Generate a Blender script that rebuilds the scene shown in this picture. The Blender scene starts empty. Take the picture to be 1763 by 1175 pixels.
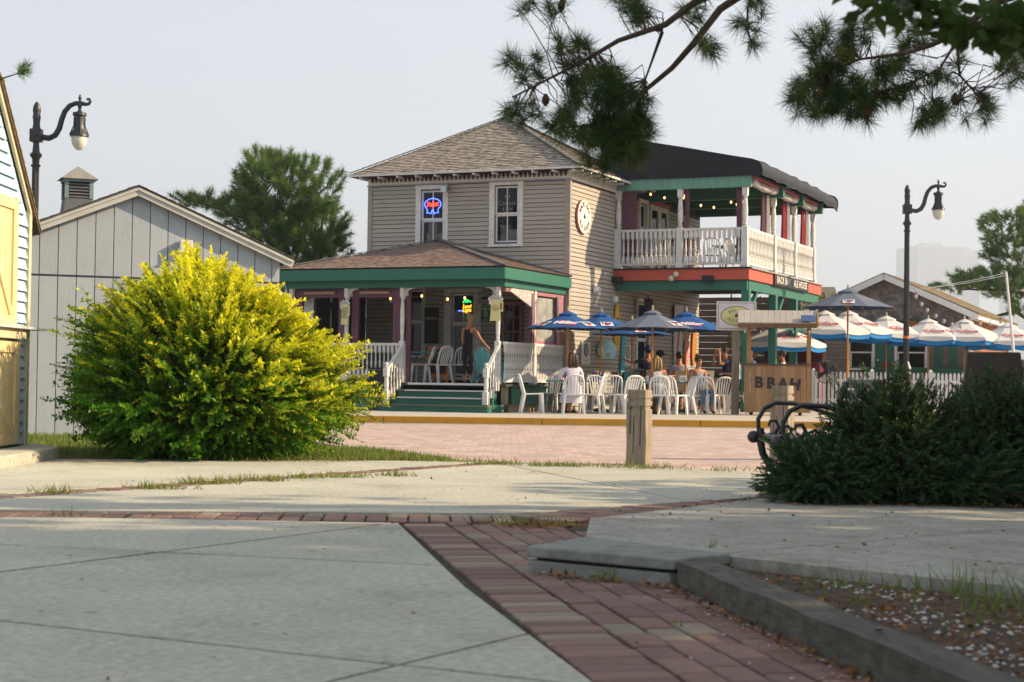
import bpy, math, random
import numpy as np
from mathutils import Vector, Matrix
random.seed(7)
RNG = np.random.default_rng(11)
sc = bpy.context.scene
COL = sc.collection
R = math.radians
PI = math.pi

# ------------------------------------------------------------------ camera
pitch, roll, cam_h = math.atan(67.5 / 2890), 0.0135, 0.85
Rw = Vector((1, 0, 0))
Up = Vector((0, -math.sin(pitch), math.cos(pitch)))
Fw = Vector((0, math.cos(pitch), math.sin(pitch)))
Xc = math.cos(roll) * Rw + math.sin(roll) * Up
Yc = -math.sin(roll) * Rw + math.cos(roll) * Up
cam_data = bpy.data.cameras.new('camera')
cam_data.lens = 59.0
cam_data.sensor_width = 36.0
cam_data.clip_start = 0.1
cam_data.clip_end = 20000
cam_data.dof.use_dof = True
cam_data.dof.focus_distance = 36.0
cam_data.dof.aperture_fstop = 6.3
cam = bpy.data.objects.new('camera', cam_data)
M3 = Matrix((Xc, Yc, -Fw)).transposed()
cam.matrix_world = Matrix.Translation((0, 0, cam_h)) @ M3.to_4x4()
COL.objects.link(cam)
sc.camera = cam

# ------------------------------------------------------------------ sky, sun, exposure
SUN_EL, SUN_AZ = R(28), R(2.5)          # azimuth measured from +X towards +Y
world = bpy.data.worlds.new('World')
sc.world = world
world.use_nodes = True
wn, wl = world.node_tree.nodes, world.node_tree.links
wn.clear()
sky = wn.new('ShaderNodeTexSky')
sky.sky_type = 'NISHITA'
sky.sun_disc = False
sky.sun_elevation = SUN_EL
sky.sun_rotation = R(90) - SUN_AZ
sky.air_density = 1.0
sky.dust_density = 0.6
sky.ozone_density = 1.0
hs = wn.new('ShaderNodeHueSaturation')
hs.inputs['Saturation'].default_value = 0.3
bg = wn.new('ShaderNodeBackground')
bg.inputs['Strength'].default_value = 0.1
wo = wn.new('ShaderNodeOutputWorld')
wl.new(sky.outputs[0], hs.inputs['Color'])
veil = wn.new('ShaderNodeMix')             # thin even cloud veil over the clear sky
veil.data_type = 'RGBA'
veil.inputs[0].default_value = 0.6
veil.inputs[7].default_value = (3.05, 3.3, 3.8, 1)
cn_ = wn.new('ShaderNodeTexNoise')          # the veil is slightly uneven, as thin cloud is
cn_.inputs['Scale'].default_value = 2.4
cn_.inputs['Detail'].default_value = 5
cc_ = wn.new('ShaderNodeTexCoord')
cm_ = wn.new('ShaderNodeMapRange')
cm_.inputs[1].default_value, cm_.inputs[2].default_value, cm_.inputs[3].default_value, cm_.inputs[4].default_value = 0.3, 0.7, 0.5, 0.72
wl.new(cc_.outputs['Generated'], cn_.inputs['Vector'])
wl.new(cn_.outputs[0], cm_.inputs[0])
wl.new(cm_.outputs[0], veil.inputs[0])
wl.new(hs.outputs[0], veil.inputs[6])
wl.new(veil.outputs[2], bg.inputs[0])
wl.new(bg.outputs[0], wo.inputs[0])
sun_data = bpy.data.lights.new('sun', 'SUN')
sun_data.energy = 4.2
sun_data.angle = R(0.6)
sun_data.color = (1.0, 0.76, 0.50)
sun = bpy.data.objects.new('sun', sun_data)
SD = Vector((math.cos(SUN_EL) * math.cos(SUN_AZ), math.cos(SUN_EL) * math.sin(SUN_AZ), math.sin(SUN_EL)))
sun.rotation_euler = (-SD).to_track_quat('-Z', 'Y').to_euler()
sun.location = SD * 60
COL.objects.link(sun)
sc.view_settings.view_transform = 'Standard'
sc.view_settings.look = 'None'
sc.view_settings.gamma = 1
sc.view_settings.exposure = 1.2
sc.render.engine = 'CYCLES'
sc.cycles.use_denoising = True
sc.cycles.max_bounces = 7
sc.cycles.transparent_max_bounces = 12
sc.cycles.volume_bounces = 0
HAZE = 0.00045

# ------------------------------------------------------------------ materials
MATS = {}


def mat(name, c, c2=None, scale=6.0, stretch=(1, 1, 1), rough=0.75, bump=0.15, bscale=None, rnd=0.0, spec=0.3,
        metal=0.0, emit=0.0, trans=0.0, dirt=None, dirt_scale=1.5, attr=None, coat=0.0, butt=None, spots=None):
    """procedural surface: two colours mixed by noise, optional dirt patches, per-object value change, fine relief"""
    if name in MATS:
        return MATS[name]
    m = bpy.data.materials.new(name)
    m.use_nodes = True
    n, l = m.node_tree.nodes, m.node_tree.links
    b = n['Principled BSDF']
    b.inputs['Roughness'].default_value = rough
    b.inputs['Specular IOR Level'].default_value = spec
    b.inputs['Metallic'].default_value = metal
    if coat:
        b.inputs['Coat Weight'].default_value = coat
    tc = n.new('ShaderNodeTexCoord')
    mp = n.new('ShaderNodeMapping')
    mp.inputs['Scale'].default_value = stretch
    l.new(tc.outputs['Object'], mp.inputs[0])
    nz = n.new('ShaderNodeTexNoise')
    nz.inputs['Scale'].default_value = scale
    nz.inputs['Detail'].default_value = 6
    nz.inputs['Roughness'].default_value = 0.62
    l.new(mp.outputs[0], nz.inputs['Vector'])
    if c2 is None:
        c2 = tuple(x * 0.82 for x in c)
    cr = n.new('ShaderNodeMapRange')
    cr.inputs[1].default_value, cr.inputs[2].default_value = 0.32, 0.68
    l.new(nz.outputs[0], cr.inputs[0])
    mx = n.new('ShaderNodeMix')
    mx.data_type = 'RGBA'
    mx.inputs[6].default_value = (*c, 1)
    mx.inputs[7].default_value = (*c2, 1)
    l.new(cr.outputs[0], mx.inputs[0])
    out = mx.outputs[2]
    if attr:
        at = n.new('ShaderNodeAttribute')
        at.attribute_name = 'tint'
        m3 = n.new('ShaderNodeMix')
        m3.data_type = 'RGBA'
        m3.inputs[7].default_value = (*attr, 1)
        l.new(at.outputs['Fac'], m3.inputs[0])
        l.new(out, m3.inputs[6])
        out = m3.outputs[2]
        if butt:                       # dark weathered end grain plus painted-in course shadows, marked by a negative value
            lt = n.new('ShaderNodeMath')
            lt.operation = 'LESS_THAN'
            lt.inputs[1].default_value = -0.5
            l.new(at.outputs['Fac'], lt.inputs[0])
            m6 = n.new('ShaderNodeMix')
            m6.data_type = 'RGBA'
            m6.inputs[7].default_value = (*butt, 1)
            l.new(lt.outputs[0], m6.inputs[0])
            l.new(out, m6.inputs[6])
            out = m6.outputs[2]
    if dirt:
        n2 = n.new('ShaderNodeTexNoise')
        n2.inputs['Scale'].default_value = dirt_scale
        n2.inputs['Detail'].default_value = 8
        n2.inputs['Roughness'].default_value = 0.7
        l.new(tc.outputs['Object'], n2.inputs['Vector'])
        r2 = n.new('ShaderNodeMapRange')
        r2.inputs[1].default_value, r2.inputs[2].default_value = 0.52, 0.72
        r2.inputs[4].default_value = 0.8
        l.new(n2.outputs[0], r2.inputs[0])
        m4 = n.new('ShaderNodeMix')
        m4.data_type = 'RGBA'
        m4.inputs[7].default_value = (*dirt, 1)
        l.new(r2.outputs[0], m4.inputs[0])
        l.new(out, m4.inputs[6])
        out = m4.outputs[2]
    if spots:                          # gum spots, speckle and hairline cracks of old paving
        vo = n.new('ShaderNodeTexVoronoi')
        vo.inputs['Scale'].default_value = spots
        vo.inputs['Randomness'].default_value = 1.0
        l.new(tc.outputs['Object'], vo.inputs['Vector'])
        n6 = n.new('ShaderNodeTexNoise')
        n6.inputs['Scale'].default_value = 45
        n6.inputs['Detail'].default_value = 3
        l.new(tc.outputs['Object'], n6.inputs['Vector'])
        ad = n.new('ShaderNodeMath')
        ad.operation = 'MULTIPLY_ADD'
        ad.inputs[1].default_value, ad.inputs[2].default_value = 0.05, 0.0
        l.new(n6.outputs[0], ad.inputs[0])
        sb = n.new('ShaderNodeMath')
        sb.operation = 'ADD'
        l.new(vo.outputs['Distance'], sb.inputs[0])
        l.new(ad.outputs[0], sb.inputs[1])
        r6 = n.new('ShaderNodeMapRange')
        r6.inputs[1].default_value, r6.inputs[2].default_value, r6.inputs[3].default_value, r6.inputs[4].default_value = 0.075, 0.115, 0.7, 0.0
        l.new(sb.outputs[0], r6.inputs[0])
        m7 = n.new('ShaderNodeMix')
        m7.data_type = 'RGBA'
        m7.inputs[7].default_value = (c2[0] * 0.35, c2[1] * 0.35, c2[2] * 0.35, 1)
        l.new(r6.outputs[0], m7.inputs[0])
        l.new(out, m7.inputs[6])
        r7 = n.new('ShaderNodeMapRange')
        r7.inputs[1].default_value, r7.inputs[2].default_value, r7.inputs[3].default_value, r7.inputs[4].default_value = 0.28, 0.72, 0.74, 1.2
        n7 = n.new('ShaderNodeTexNoise')
        n7.inputs['Scale'].default_value = 28
        n7.inputs['Detail'].default_value = 5
        l.new(tc.outputs['Object'], n7.inputs['Vector'])
        l.new(n7.outputs[0], r7.inputs[0])
        h7 = n.new('ShaderNodeHueSaturation')
        l.new(r7.outputs[0], h7.inputs['Value'])
        l.new(m7.outputs[2], h7.inputs['Color'])
        out = h7.outputs[0]
    if rnd:
        oi = n.new('ShaderNodeObjectInfo')
        r3 = n.new('ShaderNodeMapRange')
        r3.inputs[3].default_value, r3.inputs[4].default_value = 1 - rnd, 1 + rnd
        l.new(oi.outputs['Random'], r3.inputs[0])
        h3 = n.new('ShaderNodeHueSaturation')
        l.new(r3.outputs[0], h3.inputs['Value'])
        l.new(out, h3.inputs['Color'])
        out = h3.outputs[0]
    l.new(out, b.inputs['Base Color'])
    if emit:
        l.new(out, b.inputs['Emission Color'])
        b.inputs['Emission Strength'].default_value = emit
    if bump:
        n5 = n.new('ShaderNodeTexNoise')
        n5.inputs['Scale'].default_value = bscale or scale * 4
        n5.inputs['Detail'].default_value = 4
        l.new(mp.outputs[0], n5.inputs['Vector'])
        bp = n.new('ShaderNodeBump')
        bp.inputs['Strength'].default_value = bump
        bp.inputs['Distance'].default_value = 0.01
        l.new(n5.outputs[0], bp.inputs['Height'])
        l.new(bp.outputs[0], b.inputs['Normal'])
    if trans:
        tr = n.new('ShaderNodeBsdfTranslucent')
        l.new(out, tr.inputs[0])
        ms = n.new('ShaderNodeMixShader')
        ms.inputs[0].default_value = trans
        o = n['Material Output']
        l.new(b.outputs[0], ms.inputs[1])
        l.new(tr.outputs[0], ms.inputs[2])
        l.new(ms.outputs[0], o.inputs[0])
    MATS[name] = m
    return m


def glass(name, tint=(0.01, 0.012, 0.014), alpha=0.3, rough=0.03):
    """window pane: clear mirror-like sheet that lets some of the inside show"""
    if name in MATS:
        return MATS[name]
    m = bpy.data.materials.new(name)
    m.use_nodes = True
    n, l = m.node_tree.nodes, m.node_tree.links
    b = n['Principled BSDF']
    b.inputs['Base Color'].default_value = (*tint, 1)
    b.inputs['Roughness'].default_value = rough
    b.inputs['Specular IOR Level'].default_value = 0.5
    t = n.new('ShaderNodeBsdfTransparent')
    ms = n.new('ShaderNodeMixShader')
    ms.inputs[0].default_value = alpha
    l.new(t.outputs[0], ms.inputs[1])
    l.new(b.outputs[0], ms.inputs[2])
    l.new(ms.outputs[0], n['Material Output'].inputs[0])
    MATS[name] = m
    return m


# ------------------------------------------------------------------ mesh helpers
class MB:
    def __init__(s):
        s.v, s.f, s.m, s.cur, s.xf = [], [], [], 0, None

    def add(s, vs, fs):
        k = len(s.v)
        if s.xf is not None:
            vs = [tuple(s.xf @ Vector(p)) for p in vs]
        s.v += [tuple(p) for p in vs]
        s.f += [tuple(i + k for i in q) for q in fs]
        s.m += [s.cur] * len(fs)
        return s

    def hexa(s, p):
        return s.add(p, [(0, 3, 2, 1), (4, 5, 6, 7), (0, 1, 5, 4), (1, 2, 6, 5), (2, 3, 7, 6), (3, 0, 4, 7)])

    def box(s, x0, y0, z0, x1, y1, z1):
        return s.hexa([(x0, y0, z0), (x1, y0, z0), (x1, y1, z0), (x0, y1, z0),
                       (x0, y0, z1), (x1, y0, z1), (x1, y1, z1), (x0, y1, z1)])

    def bar(s, p, q, w, h, up=(0, 0, 1)):
        """rectangular bar from p to q, w wide sideways, h along up"""
        p, q, up = Vector(p), Vector(q), Vector(up)
        d = (q - p).normalized()
        sd = d.cross(up)
        if sd.length < 1e-4:
            sd = d.cross(Vector((1, 0, 0)))
        sd.normalize()
        uu = sd.cross(d).normalized()
        a, b = sd * w / 2, uu * h / 2
        return s.hexa([p - a - b, p + a - b, q + a - b, q - a - b, p - a + b, p + a + b, q + a + b, q - a + b])

    def tube(s, pts, r, n=8):
        pts = [Vector(p) for p in pts]
        rr = r if isinstance(r, (list, tuple)) else [r] * len(pts)
        t0 = (pts[1] - pts[0]).normalized()
        nx = t0.orthogonal().normalized()
        vs, fs = [], []
        for i, p in enumerate(pts):
            t = (pts[min(i + 1, len(pts) - 1)] - pts[max(i - 1, 0)]).normalized()
            nx = (nx - t * nx.dot(t))
            nx = nx.normalized() if nx.length > 1e-5 else t.orthogonal().normalized()
            ny = t.cross(nx)
            for k in range(n):
                a = 2 * PI * k / n
                vs.append(p + (nx * math.cos(a) + ny * math.sin(a)) * rr[i])
        for i in range(len(pts) - 1):
            for k in range(n):
                k2 = (k + 1) % n
                fs.append((i * n + k, i * n + k2, (i + 1) * n + k2, (i + 1) * n + k))
        fs.append(tuple(range(n - 1, -1, -1)))
        fs.append(tuple((len(pts) - 1) * n + k for k in range(n)))
        return s.add(vs, fs)

    def lathe(s, prof, n=12, c=(0, 0, 0), phase=0.0):
        vs, fs = [], []
        for r, z in prof:
            for k in range(n):
                a = 2 * PI * k / n + phase
                vs.append((c[0] + r * math.cos(a), c[1] + r * math.sin(a), c[2] + z))
        for i in range(len(prof) - 1):
            for k in range(n):
                k2 = (k + 1) % n
                fs.append((i * n + k, i * n + k2, (i + 1) * n + k2, (i + 1) * n + k))
        fs.append(tuple(range(n - 1, -1, -1)))
        fs.append(tuple((len(prof) - 1) * n + k for k in range(n)))
        return s.add(vs, fs)

    def prism(s, poly, z0, z1):
        n = len(poly)
        zz0 = z0 if isinstance(z0, (list, tuple)) else [z0] * n
        zz1 = z1 if isinstance(z1, (list, tuple)) else [z1] * n
        vs = [(p[0], p[1], zz0[i]) for i, p in enumerate(poly)] + [(p[0], p[1], zz1[i]) for i, p in enumerate(poly)]
        fs = [tuple(range(n - 1, -1, -1)), tuple(range(n, 2 * n))]
        fs += [(i, (i + 1) % n, n + (i + 1) % n, n + i) for i in range(n)]
        return s.add(vs, fs)

    def ball(s, c, r, n=10, m=7):
        rx, ry, rz = r if isinstance(r, (list, tuple)) else (r, r, r)
        vs = [(c[0], c[1], c[2] - rz)]
        for i in range(1, m):
            t = PI * i / m
            for k in range(n):
                a = 2 * PI * k / n
                vs.append((c[0] + rx * math.sin(t) * math.cos(a), c[1] + ry * math.sin(t) * math.sin(a), c[2] - rz * math.cos(t)))
        vs.append((c[0], c[1], c[2] + rz))
        fs = [(0, 1 + (k + 1) % n, 1 + k) for k in range(n)]
        for i in range(m - 2):
            for k in range(n):
                a, b = 1 + i * n + k, 1 + i * n + (k + 1) % n
                fs.append((a, b, b + n, a + n))
        e = len(vs) - 1
        fs += [(e, e - n + k, e - n + (k + 1) % n) for k in range(n)]
        return s.add(vs, fs)

    def mesh(s, name, mats, smooth=False):
        me = bpy.data.meshes.new(name)
        me.from_pydata(s.v, [], s.f)
        for m_ in (mats if isinstance(mats, (list, tuple)) else [mats]):
            me.materials.append(m_)
        if isinstance(mats, (list, tuple)) and len(mats) > 1:
            me.polygons.foreach_set('material_index', s.m)
        if smooth:
            me.shade_smooth()
            try:
                me.set_sharp_from_angle(angle=R(40))
            except Exception:
                pass
        me.update()
        return me

    def build(s, name, mats, parent=None, smooth=False, loc=None, rz=None, bevel=0.0):
        return obj(name, s.mesh(name, mats, smooth), parent, loc, rz, bevel)


def obj(name, me, parent=None, loc=None, rz=None, bevel=0.0):
    o = bpy.data.objects.new(name, me)
    COL.objects.link(o)
    if parent:
        o.parent = parent
    if loc is not None:
        o.location = loc
    if rz is not None:
        o.rotation_euler = (0, 0, rz)
    if bevel:
        b = o.modifiers.new('edge', 'BEVEL')
        b.width = bevel
        b.segments = 2
    return o


def tag(o, label=None, cat=None, group=None, kind=None):
    if label:
        o['label'] = label
    if cat:
        o['category'] = cat
    if group:
        o['group'] = group
    if kind:
        o['kind'] = kind
    return o


def thing(name, label, cat, loc=(0, 0, 0), rz=0.0, group=None):
    o = bpy.data.objects.new(name, None)
    o.empty_display_size = 0.1
    COL.objects.link(o)
    o.location = loc
    o.rotation_euler = (0, 0, rz)
    return tag(o, label, cat, group)


def dup(root, loc, rz, label=None, group=None):
    """copy of a thing with its parts and sub-parts; the copies share mesh data"""
    r = root.copy()
    COL.objects.link(r)
    r.location, r.rotation_euler = loc, (0, 0, rz)
    tag(r, label, None, group)
    for ch in KIDS(root):
        c = ch.copy()
        COL.objects.link(c)
        c.parent = r
        for g in KIDS(ch):
            d = g.copy()
            COL.objects.link(d)
            d.parent = c
    return r


def KIDS(o):
    return list(o.children)


def text(name, s, size, m, parent, M, shear=0.0, bold=0.0, ext=0.003, space=1.0, line=1.0):
    cu = bpy.data.curves.new(name, 'FONT')
    cu.body, cu.size, cu.shear, cu.offset, cu.extrude = s, size, shear, bold, ext
    cu.align_x, cu.align_y = 'CENTER', 'CENTER'
    cu.space_character, cu.space_line = space, line
    cu.resolution_u = 3
    t = bpy.data.objects.new('t', cu)
    me = bpy.data.meshes.new_from_object(t)
    bpy.data.objects.remove(t)
    me.name = name
    me.materials.clear()
    me.materials.append(m)
    o = obj(name, me, parent)
    o.matrix_local = M
    return o


def frame(o, x, y):
    """matrix with origin o, local x axis along x, local y along y"""
    x, y = Vector(x).normalized(), Vector(y)
    z = x.cross(y).normalized()
    y = z.cross(x).normalized()
    m = Matrix((x, y, z)).transposed().to_4x4()
    m.translation = Vector(o)
    return m


def arc_text(s, rad, size, m, parent, O, X, Y, a0, a1, squash=1.0, inward=True, name='lettering'):
    """letters set one by one along an arc in the plane (O, X, Y), joined into one lettering mesh"""
    vs, fs = [], []
    for i, ch in enumerate(s):
        if ch == ' ':
            continue
        t = a0 + (a1 - a0) * (i / (len(s) - 1))
        p = Vector(O) + Vector(X) * (rad * math.cos(t)) + Vector(Y) * (rad * squash * math.sin(t))
        d = t - PI / 2 if inward else t + PI / 2
        ax = Vector(X) * math.cos(d) + Vector(Y) * math.sin(d)
        ay = Vector(X) * -math.sin(d) + Vector(Y) * math.cos(d)
        o = text('t', ch, size, m, None, frame(p, ax, ay), ext=0.002, bold=0.002)
        k = len(vs)
        mw = frame(p, ax, ay)
        vs += [tuple(mw @ v.co) for v in o.data.vertices]
        fs += [tuple(j + k for j in pl.vertices) for pl in o.data.polygons]
        bpy.data.objects.remove(o)
    b = MB()
    b.v, b.f, b.m = vs, fs, [0] * len(fs)
    return b.build(name, m, parent)


def quads_mesh(name, V, mats, tint=None, nper=4, mi=None):
    """V: (n, nper, 3) array of separate small faces"""
    n = len(V)
    me = bpy.data.meshes.new(name)
    me.vertices.add(n * nper)
    me.vertices.foreach_set('co', np.asarray(V, dtype=np.float32).ravel())
    me.loops.add(n * nper)
    me.loops.foreach_set('vertex_index', np.arange(n * nper, dtype=np.int32))
    me.polygons.add(n)
    me.polygons.foreach_set('loop_start', np.arange(0, n * nper, nper, dtype=np.int32))
    for m_ in (mats if isinstance(mats, (list, tuple)) else [mats]):
        me.materials.append(m_)
    if mi is not None:
        me.polygons.foreach_set('material_index', np.asarray(mi, dtype=np.int32))
    if tint is not None:
        a = me.attributes.new('tint', 'FLOAT', 'FACE')
        a.data.foreach_set('value', np.asarray(tint, dtype=np.float32))
    me.update(calc_edges=True)
    return me


def nrm(a):
    return a / np.maximum(np.linalg.norm(a, axis=-1, keepdims=True), 1e-9)


def leaf_quads(Pt, Dr, Nm, L, W):
    """diamond leaves: base, side, tip, side"""
    Dr = nrm(Dr)
    S = nrm(np.cross(Dr, Nm))
    L, W = np.asarray(L)[:, None], np.asarray(W)[:, None]
    mid = Pt + Dr * L * 0.45
    up = nrm(np.cross(S, Dr)) * W * 0.15
    return np.stack([Pt, mid + S * W / 2 + up, Pt + Dr * L, mid - S * W / 2 + up], axis=1)


def rects_minus(x0, x1, z0, z1, holes):
    xs = sorted({x0, x1, *[h[0] for h in holes], *[h[1] for h in holes]})
    zs = sorted({z0, z1, *[h[2] for h in holes], *[h[3] for h in holes]})
    out = []
    for j in range(len(zs) - 1):
        run = None
        for i in range(len(xs) - 1):
            cx, cz = (xs[i] + xs[i + 1]) / 2, (zs[j] + zs[j + 1]) / 2
            inside = x0 < cx < x1 and z0 < cz < z1
            if inside and not any(h[0] < cx < h[1] and h[2] < cz < h[3] for h in holes):
                run = (run[0] if run else xs[i], xs[i + 1])
            elif run:
                out.append((*run, zs[j], zs[j + 1]))
                run = None
        if run:
            out.append((*run, zs[j], zs[j + 1]))
    return out


def siding(parent, m, P, X, Nn, x0, x1, z0, z1, pitch, holes=(), proud=0.02, name='plank'):
    """lapped boards, each its own object; P origin of the wall line, X along it, Nn outward"""
    P, X, Nn = Vector(P), Vector(X), Vector(Nn)
    z = z0
    while z < z1 - 0.01:
        zt = min(z + pitch, z1)
        segs = [(x0, x1)]
        for h in holes:
            if h[2] < (z + zt) / 2 < h[3]:
                segs = [q for a, b in segs for q in ((a, min(b, h[0])), (max(a, h[1]), b)) if q[1] - q[0] > 0.02]
        for a, b in segs:
            mb = MB()
            w = random.uniform(-0.002, 0.002)
            c = []
            for x in (a, b):
                o = P + X * x
                c += [o + Vector((0, 0, z - 0.006 + w)), o + Nn * (proud + w) + Vector((0, 0, z - 0.006 + w)),
                      o + Nn * 0.006 + Vector((0, 0, zt - 0.02)), o + Vector((0, 0, zt - 0.02))]
            mb.hexa([c[0], c[4], c[5], c[1], c[3], c[7], c[6], c[2]])
            mb.build(name, m, parent)
        z += pitch


def shingles(mb, E0, E1, T0, T1, course, wid, th=0.012, tints=None, trim=None):
    """courses of single shingles on the slope E0-E1 (eave) to T0-T1 (top); random widths and butts"""
    E0, E1, T0, T1 = map(Vector, (E0, E1, T0, T1))
    nrmv = (E1 - E0).cross(T0 - E0).normalized()
    if nrmv.z < 0:
        nrmv = -nrmv
    H = ((T0 + T1) / 2 - (E0 + E1) / 2).length
    nc = max(2, int(H / course))
    for i in range(nc):
        t0, t1 = i / nc, min(1.0, (i + 1.25) / nc)
        a0, a1 = E0.lerp(T0, t0), E1.lerp(T1, t0)
        b0, b1 = E0.lerp(T0, t1), E1.lerp(T1, t1)
        Lw = (a1 - a0).length
        if Lw < 0.05:
            continue
        x = -random.uniform(0, wid)
        while x < Lw:
            w = wid * random.uniform(0.6, 1.4)
            s0, s1 = max(0, x) / Lw, min(Lw, x + w - 0.004) / Lw
            x += w
            if s1 <= s0:
                continue
            k = random.uniform(-0.3, 0.3) / nc * 0.22
            lift = nrmv * (th * random.uniform(0.9, 1.5))
            d0, d1 = (T0 - E0) * k, (T1 - E1) * k
            p0, p1 = a0.lerp(a1, s0) + d0, a0.lerp(a1, s1) + d1
            q0, q1 = b0.lerp(b1, s0), b0.lerp(b1, s1)
            lo = nrmv * 0.002
            mb.add([p0 + lift, p1 + lift, q1 + lo, q0 + lo, p0, p1], [(0, 1, 2, 3), (4, 5, 1, 0), (4, 0, 3), (5, 2, 1)])
            tv = random.random()
            mb.tints += [tv, -0.9, tv, tv]


def tinted(mb, name, m, parent=None):
    o = mb.build(name, m, parent)
    a = o.data.attributes.new('tint', 'FLOAT', 'FACE')
    a.data.foreach_set('value', mb.tints)
    return o


def TMB():
    b = MB()
    b.tints = []
    return b


# ------------------------------------------------------------------ shared materials
WHITE = mat('white_paint', (0.72, 0.72, 0.72), (0.62, 0.62, 0.60), scale=9, rough=0.55, bump=0.05)
OLDWHITE = mat('old_white_paint', (0.70, 0.70, 0.68), (0.55, 0.54, 0.50), scale=14, rough=0.65, bump=0.15, dirt=(0.40, 0.37, 0.32), dirt_scale=6)
RESIN = mat('white_resin', (0.74, 0.74, 0.72), (0.68, 0.68, 0.66), rough=0.4, bump=0.0)
CREAM = mat('cream_paint', (0.66, 0.62, 0.53), (0.58, 0.54, 0.45), rough=0.6, bump=0.05)
TAUPE = mat('taupe_siding', (0.385, 0.352, 0.297), (0.345, 0.316, 0.267), scale=3, stretch=(1, 1, 6), rough=0.6, bump=0.12, rnd=0.07, dirt=(0.30, 0.275, 0.245), dirt_scale=1.6)
TAUPE_TRIM = mat('taupe_trim', (0.345, 0.305, 0.265), rough=0.6, bump=0.05)
GREEN = mat('green_paint', (0.024, 0.13, 0.094), (0.028, 0.145, 0.10), scale=4, rough=0.5, bump=0.08, dirt=(0.06, 0.15, 0.11), dirt_scale=9)
TEALGREEN = mat('weathered_green_beam', (0.16, 0.33, 0.27), (0.10, 0.25, 0.19), scale=3, stretch=(6, 1, 1), rough=0.7, bump=0.15)
REDF = mat('brick_red_paint', (0.52, 0.10, 0.065), (0.46, 0.09, 0.058), scale=3, rough=0.6, bump=0.05)
PLUM = mat('plum_paint', (0.14, 0.055, 0.085), (0.11, 0.045, 0.07), rough=0.6, bump=0.03)
PINKRED = mat('faded_red_trim', (0.34, 0.09, 0.10), (0.30, 0.11, 0.12), rough=0.6, bump=0.05)
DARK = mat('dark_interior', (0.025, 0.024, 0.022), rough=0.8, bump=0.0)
BLACK = mat('black_metal', (0.018, 0.018, 0.02), (0.026, 0.026, 0.028), scale=20, rough=0.42, bump=0.05, spec=0.5)
BLACKP = mat('black_plastic', (0.015, 0.015, 0.016), rough=0.45, bump=0.0)
PANE = glass('window_pane')
WOODPOLE = mat('varnished_pole', (0.52, 0.22, 0.035), (0.42, 0.16, 0.02), scale=5, stretch=(4, 4, 0.5), rough=0.4, bump=0.05)
SHAKE = mat('weathered_shake', (0.30, 0.245, 0.19), (0.20, 0.165, 0.135), scale=12, rough=0.9, bump=0.3, attr=(0.47, 0.41, 0.335), butt=(0.075, 0.064, 0.055))
SHAKE2 = mat('brown_shake', (0.31, 0.205, 0.16), (0.20, 0.145, 0.12), scale=12, rough=0.9, bump=0.3, attr=(0.33, 0.245, 0.20), butt=(0.09, 0.068, 0.058))
OLDWOOD = mat('grey_old_wood', (0.34, 0.29, 0.22), (0.19, 0.165, 0.125), scale=4, stretch=(5, 5, 0.5), rough=0.85, bump=0.5, dirt=(0.16, 0.16, 0.10), dirt_scale=3)
TANWOOD = mat('tan_plank', (0.36, 0.22, 0.12), (0.27, 0.155, 0.08), scale=3, stretch=(9, 9, 0.5), rough=0.75, bump=0.3, rnd=0.16)
LEADGREY = mat('grey_metal', (0.25, 0.26, 0.27), rough=0.4, metal=0.6, bump=0.0)
# ================================================================== SETTING: ground, plaza, street, kerb
CONC = mat('plaza_concrete', (0.455, 0.45, 0.375), (0.38, 0.38, 0.315), scale=1.1, rough=0.9, bump=0.3, bscale=90, rnd=0.05, dirt=(0.23, 0.22, 0.17), dirt_scale=0.7, spots=3.4)
CONC2 = mat('rough_concrete', (0.37, 0.36, 0.31), (0.28, 0.275, 0.235), scale=2.2, rough=0.92, bump=0.4, bscale=70, dirt=(0.19, 0.165, 0.125), dirt_scale=2.0, spots=3.2)
WALKC = mat('sidewalk_concrete', (0.46, 0.42, 0.36), (0.38, 0.35, 0.30), scale=1.5, rough=0.9, bump=0.15, bscale=40)
SOIL = mat('dark_soil', (0.085, 0.06, 0.04), (0.045, 0.032, 0.022), scale=9, rough=0.95, bump=0.6, bscale=40)
MORTAR = mat('mossy_joint', (0.055, 0.05, 0.03), (0.035, 0.028, 0.02), scale=7, rough=0.95, bump=0.4, dirt=(0.10, 0.13, 0.025), dirt_scale=4)
BRICK = mat('paver_brick', (0.235, 0.14, 0.115), (0.175, 0.115, 0.095), scale=7, rough=0.9, bump=0.35, bscale=60, rnd=0.22, dirt=(0.20, 0.165, 0.12), dirt_scale=2.2)
BRICK_TAN = mat('tan_paver', (0.27, 0.225, 0.165), (0.22, 0.18, 0.135), scale=7, rough=0.9, bump=0.35, bscale=60, rnd=0.15)
TURF = mat('turf_soil', (0.10, 0.13, 0.03), (0.08, 0.075, 0.03), scale=8, rough=0.95, bump=0.5)


def sheet(name, poly, z, m, kind='structure', label=None):
    b = MB()
    b.add([(x, y, z) for x, y in poly], [tuple(range(len(poly)))])
    o = b.build(name, m)
    return tag(o, label, None, None, kind)


sheet('ground', [(-3000, -200), (3000, -200), (3000, 3600), (-3000, 3600)], -0.06, mat('far_ground', (0.15, 0.15, 0.09), (0.20, 0.17, 0.11), scale=0.05, rough=0.95, bump=0.0))

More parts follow.
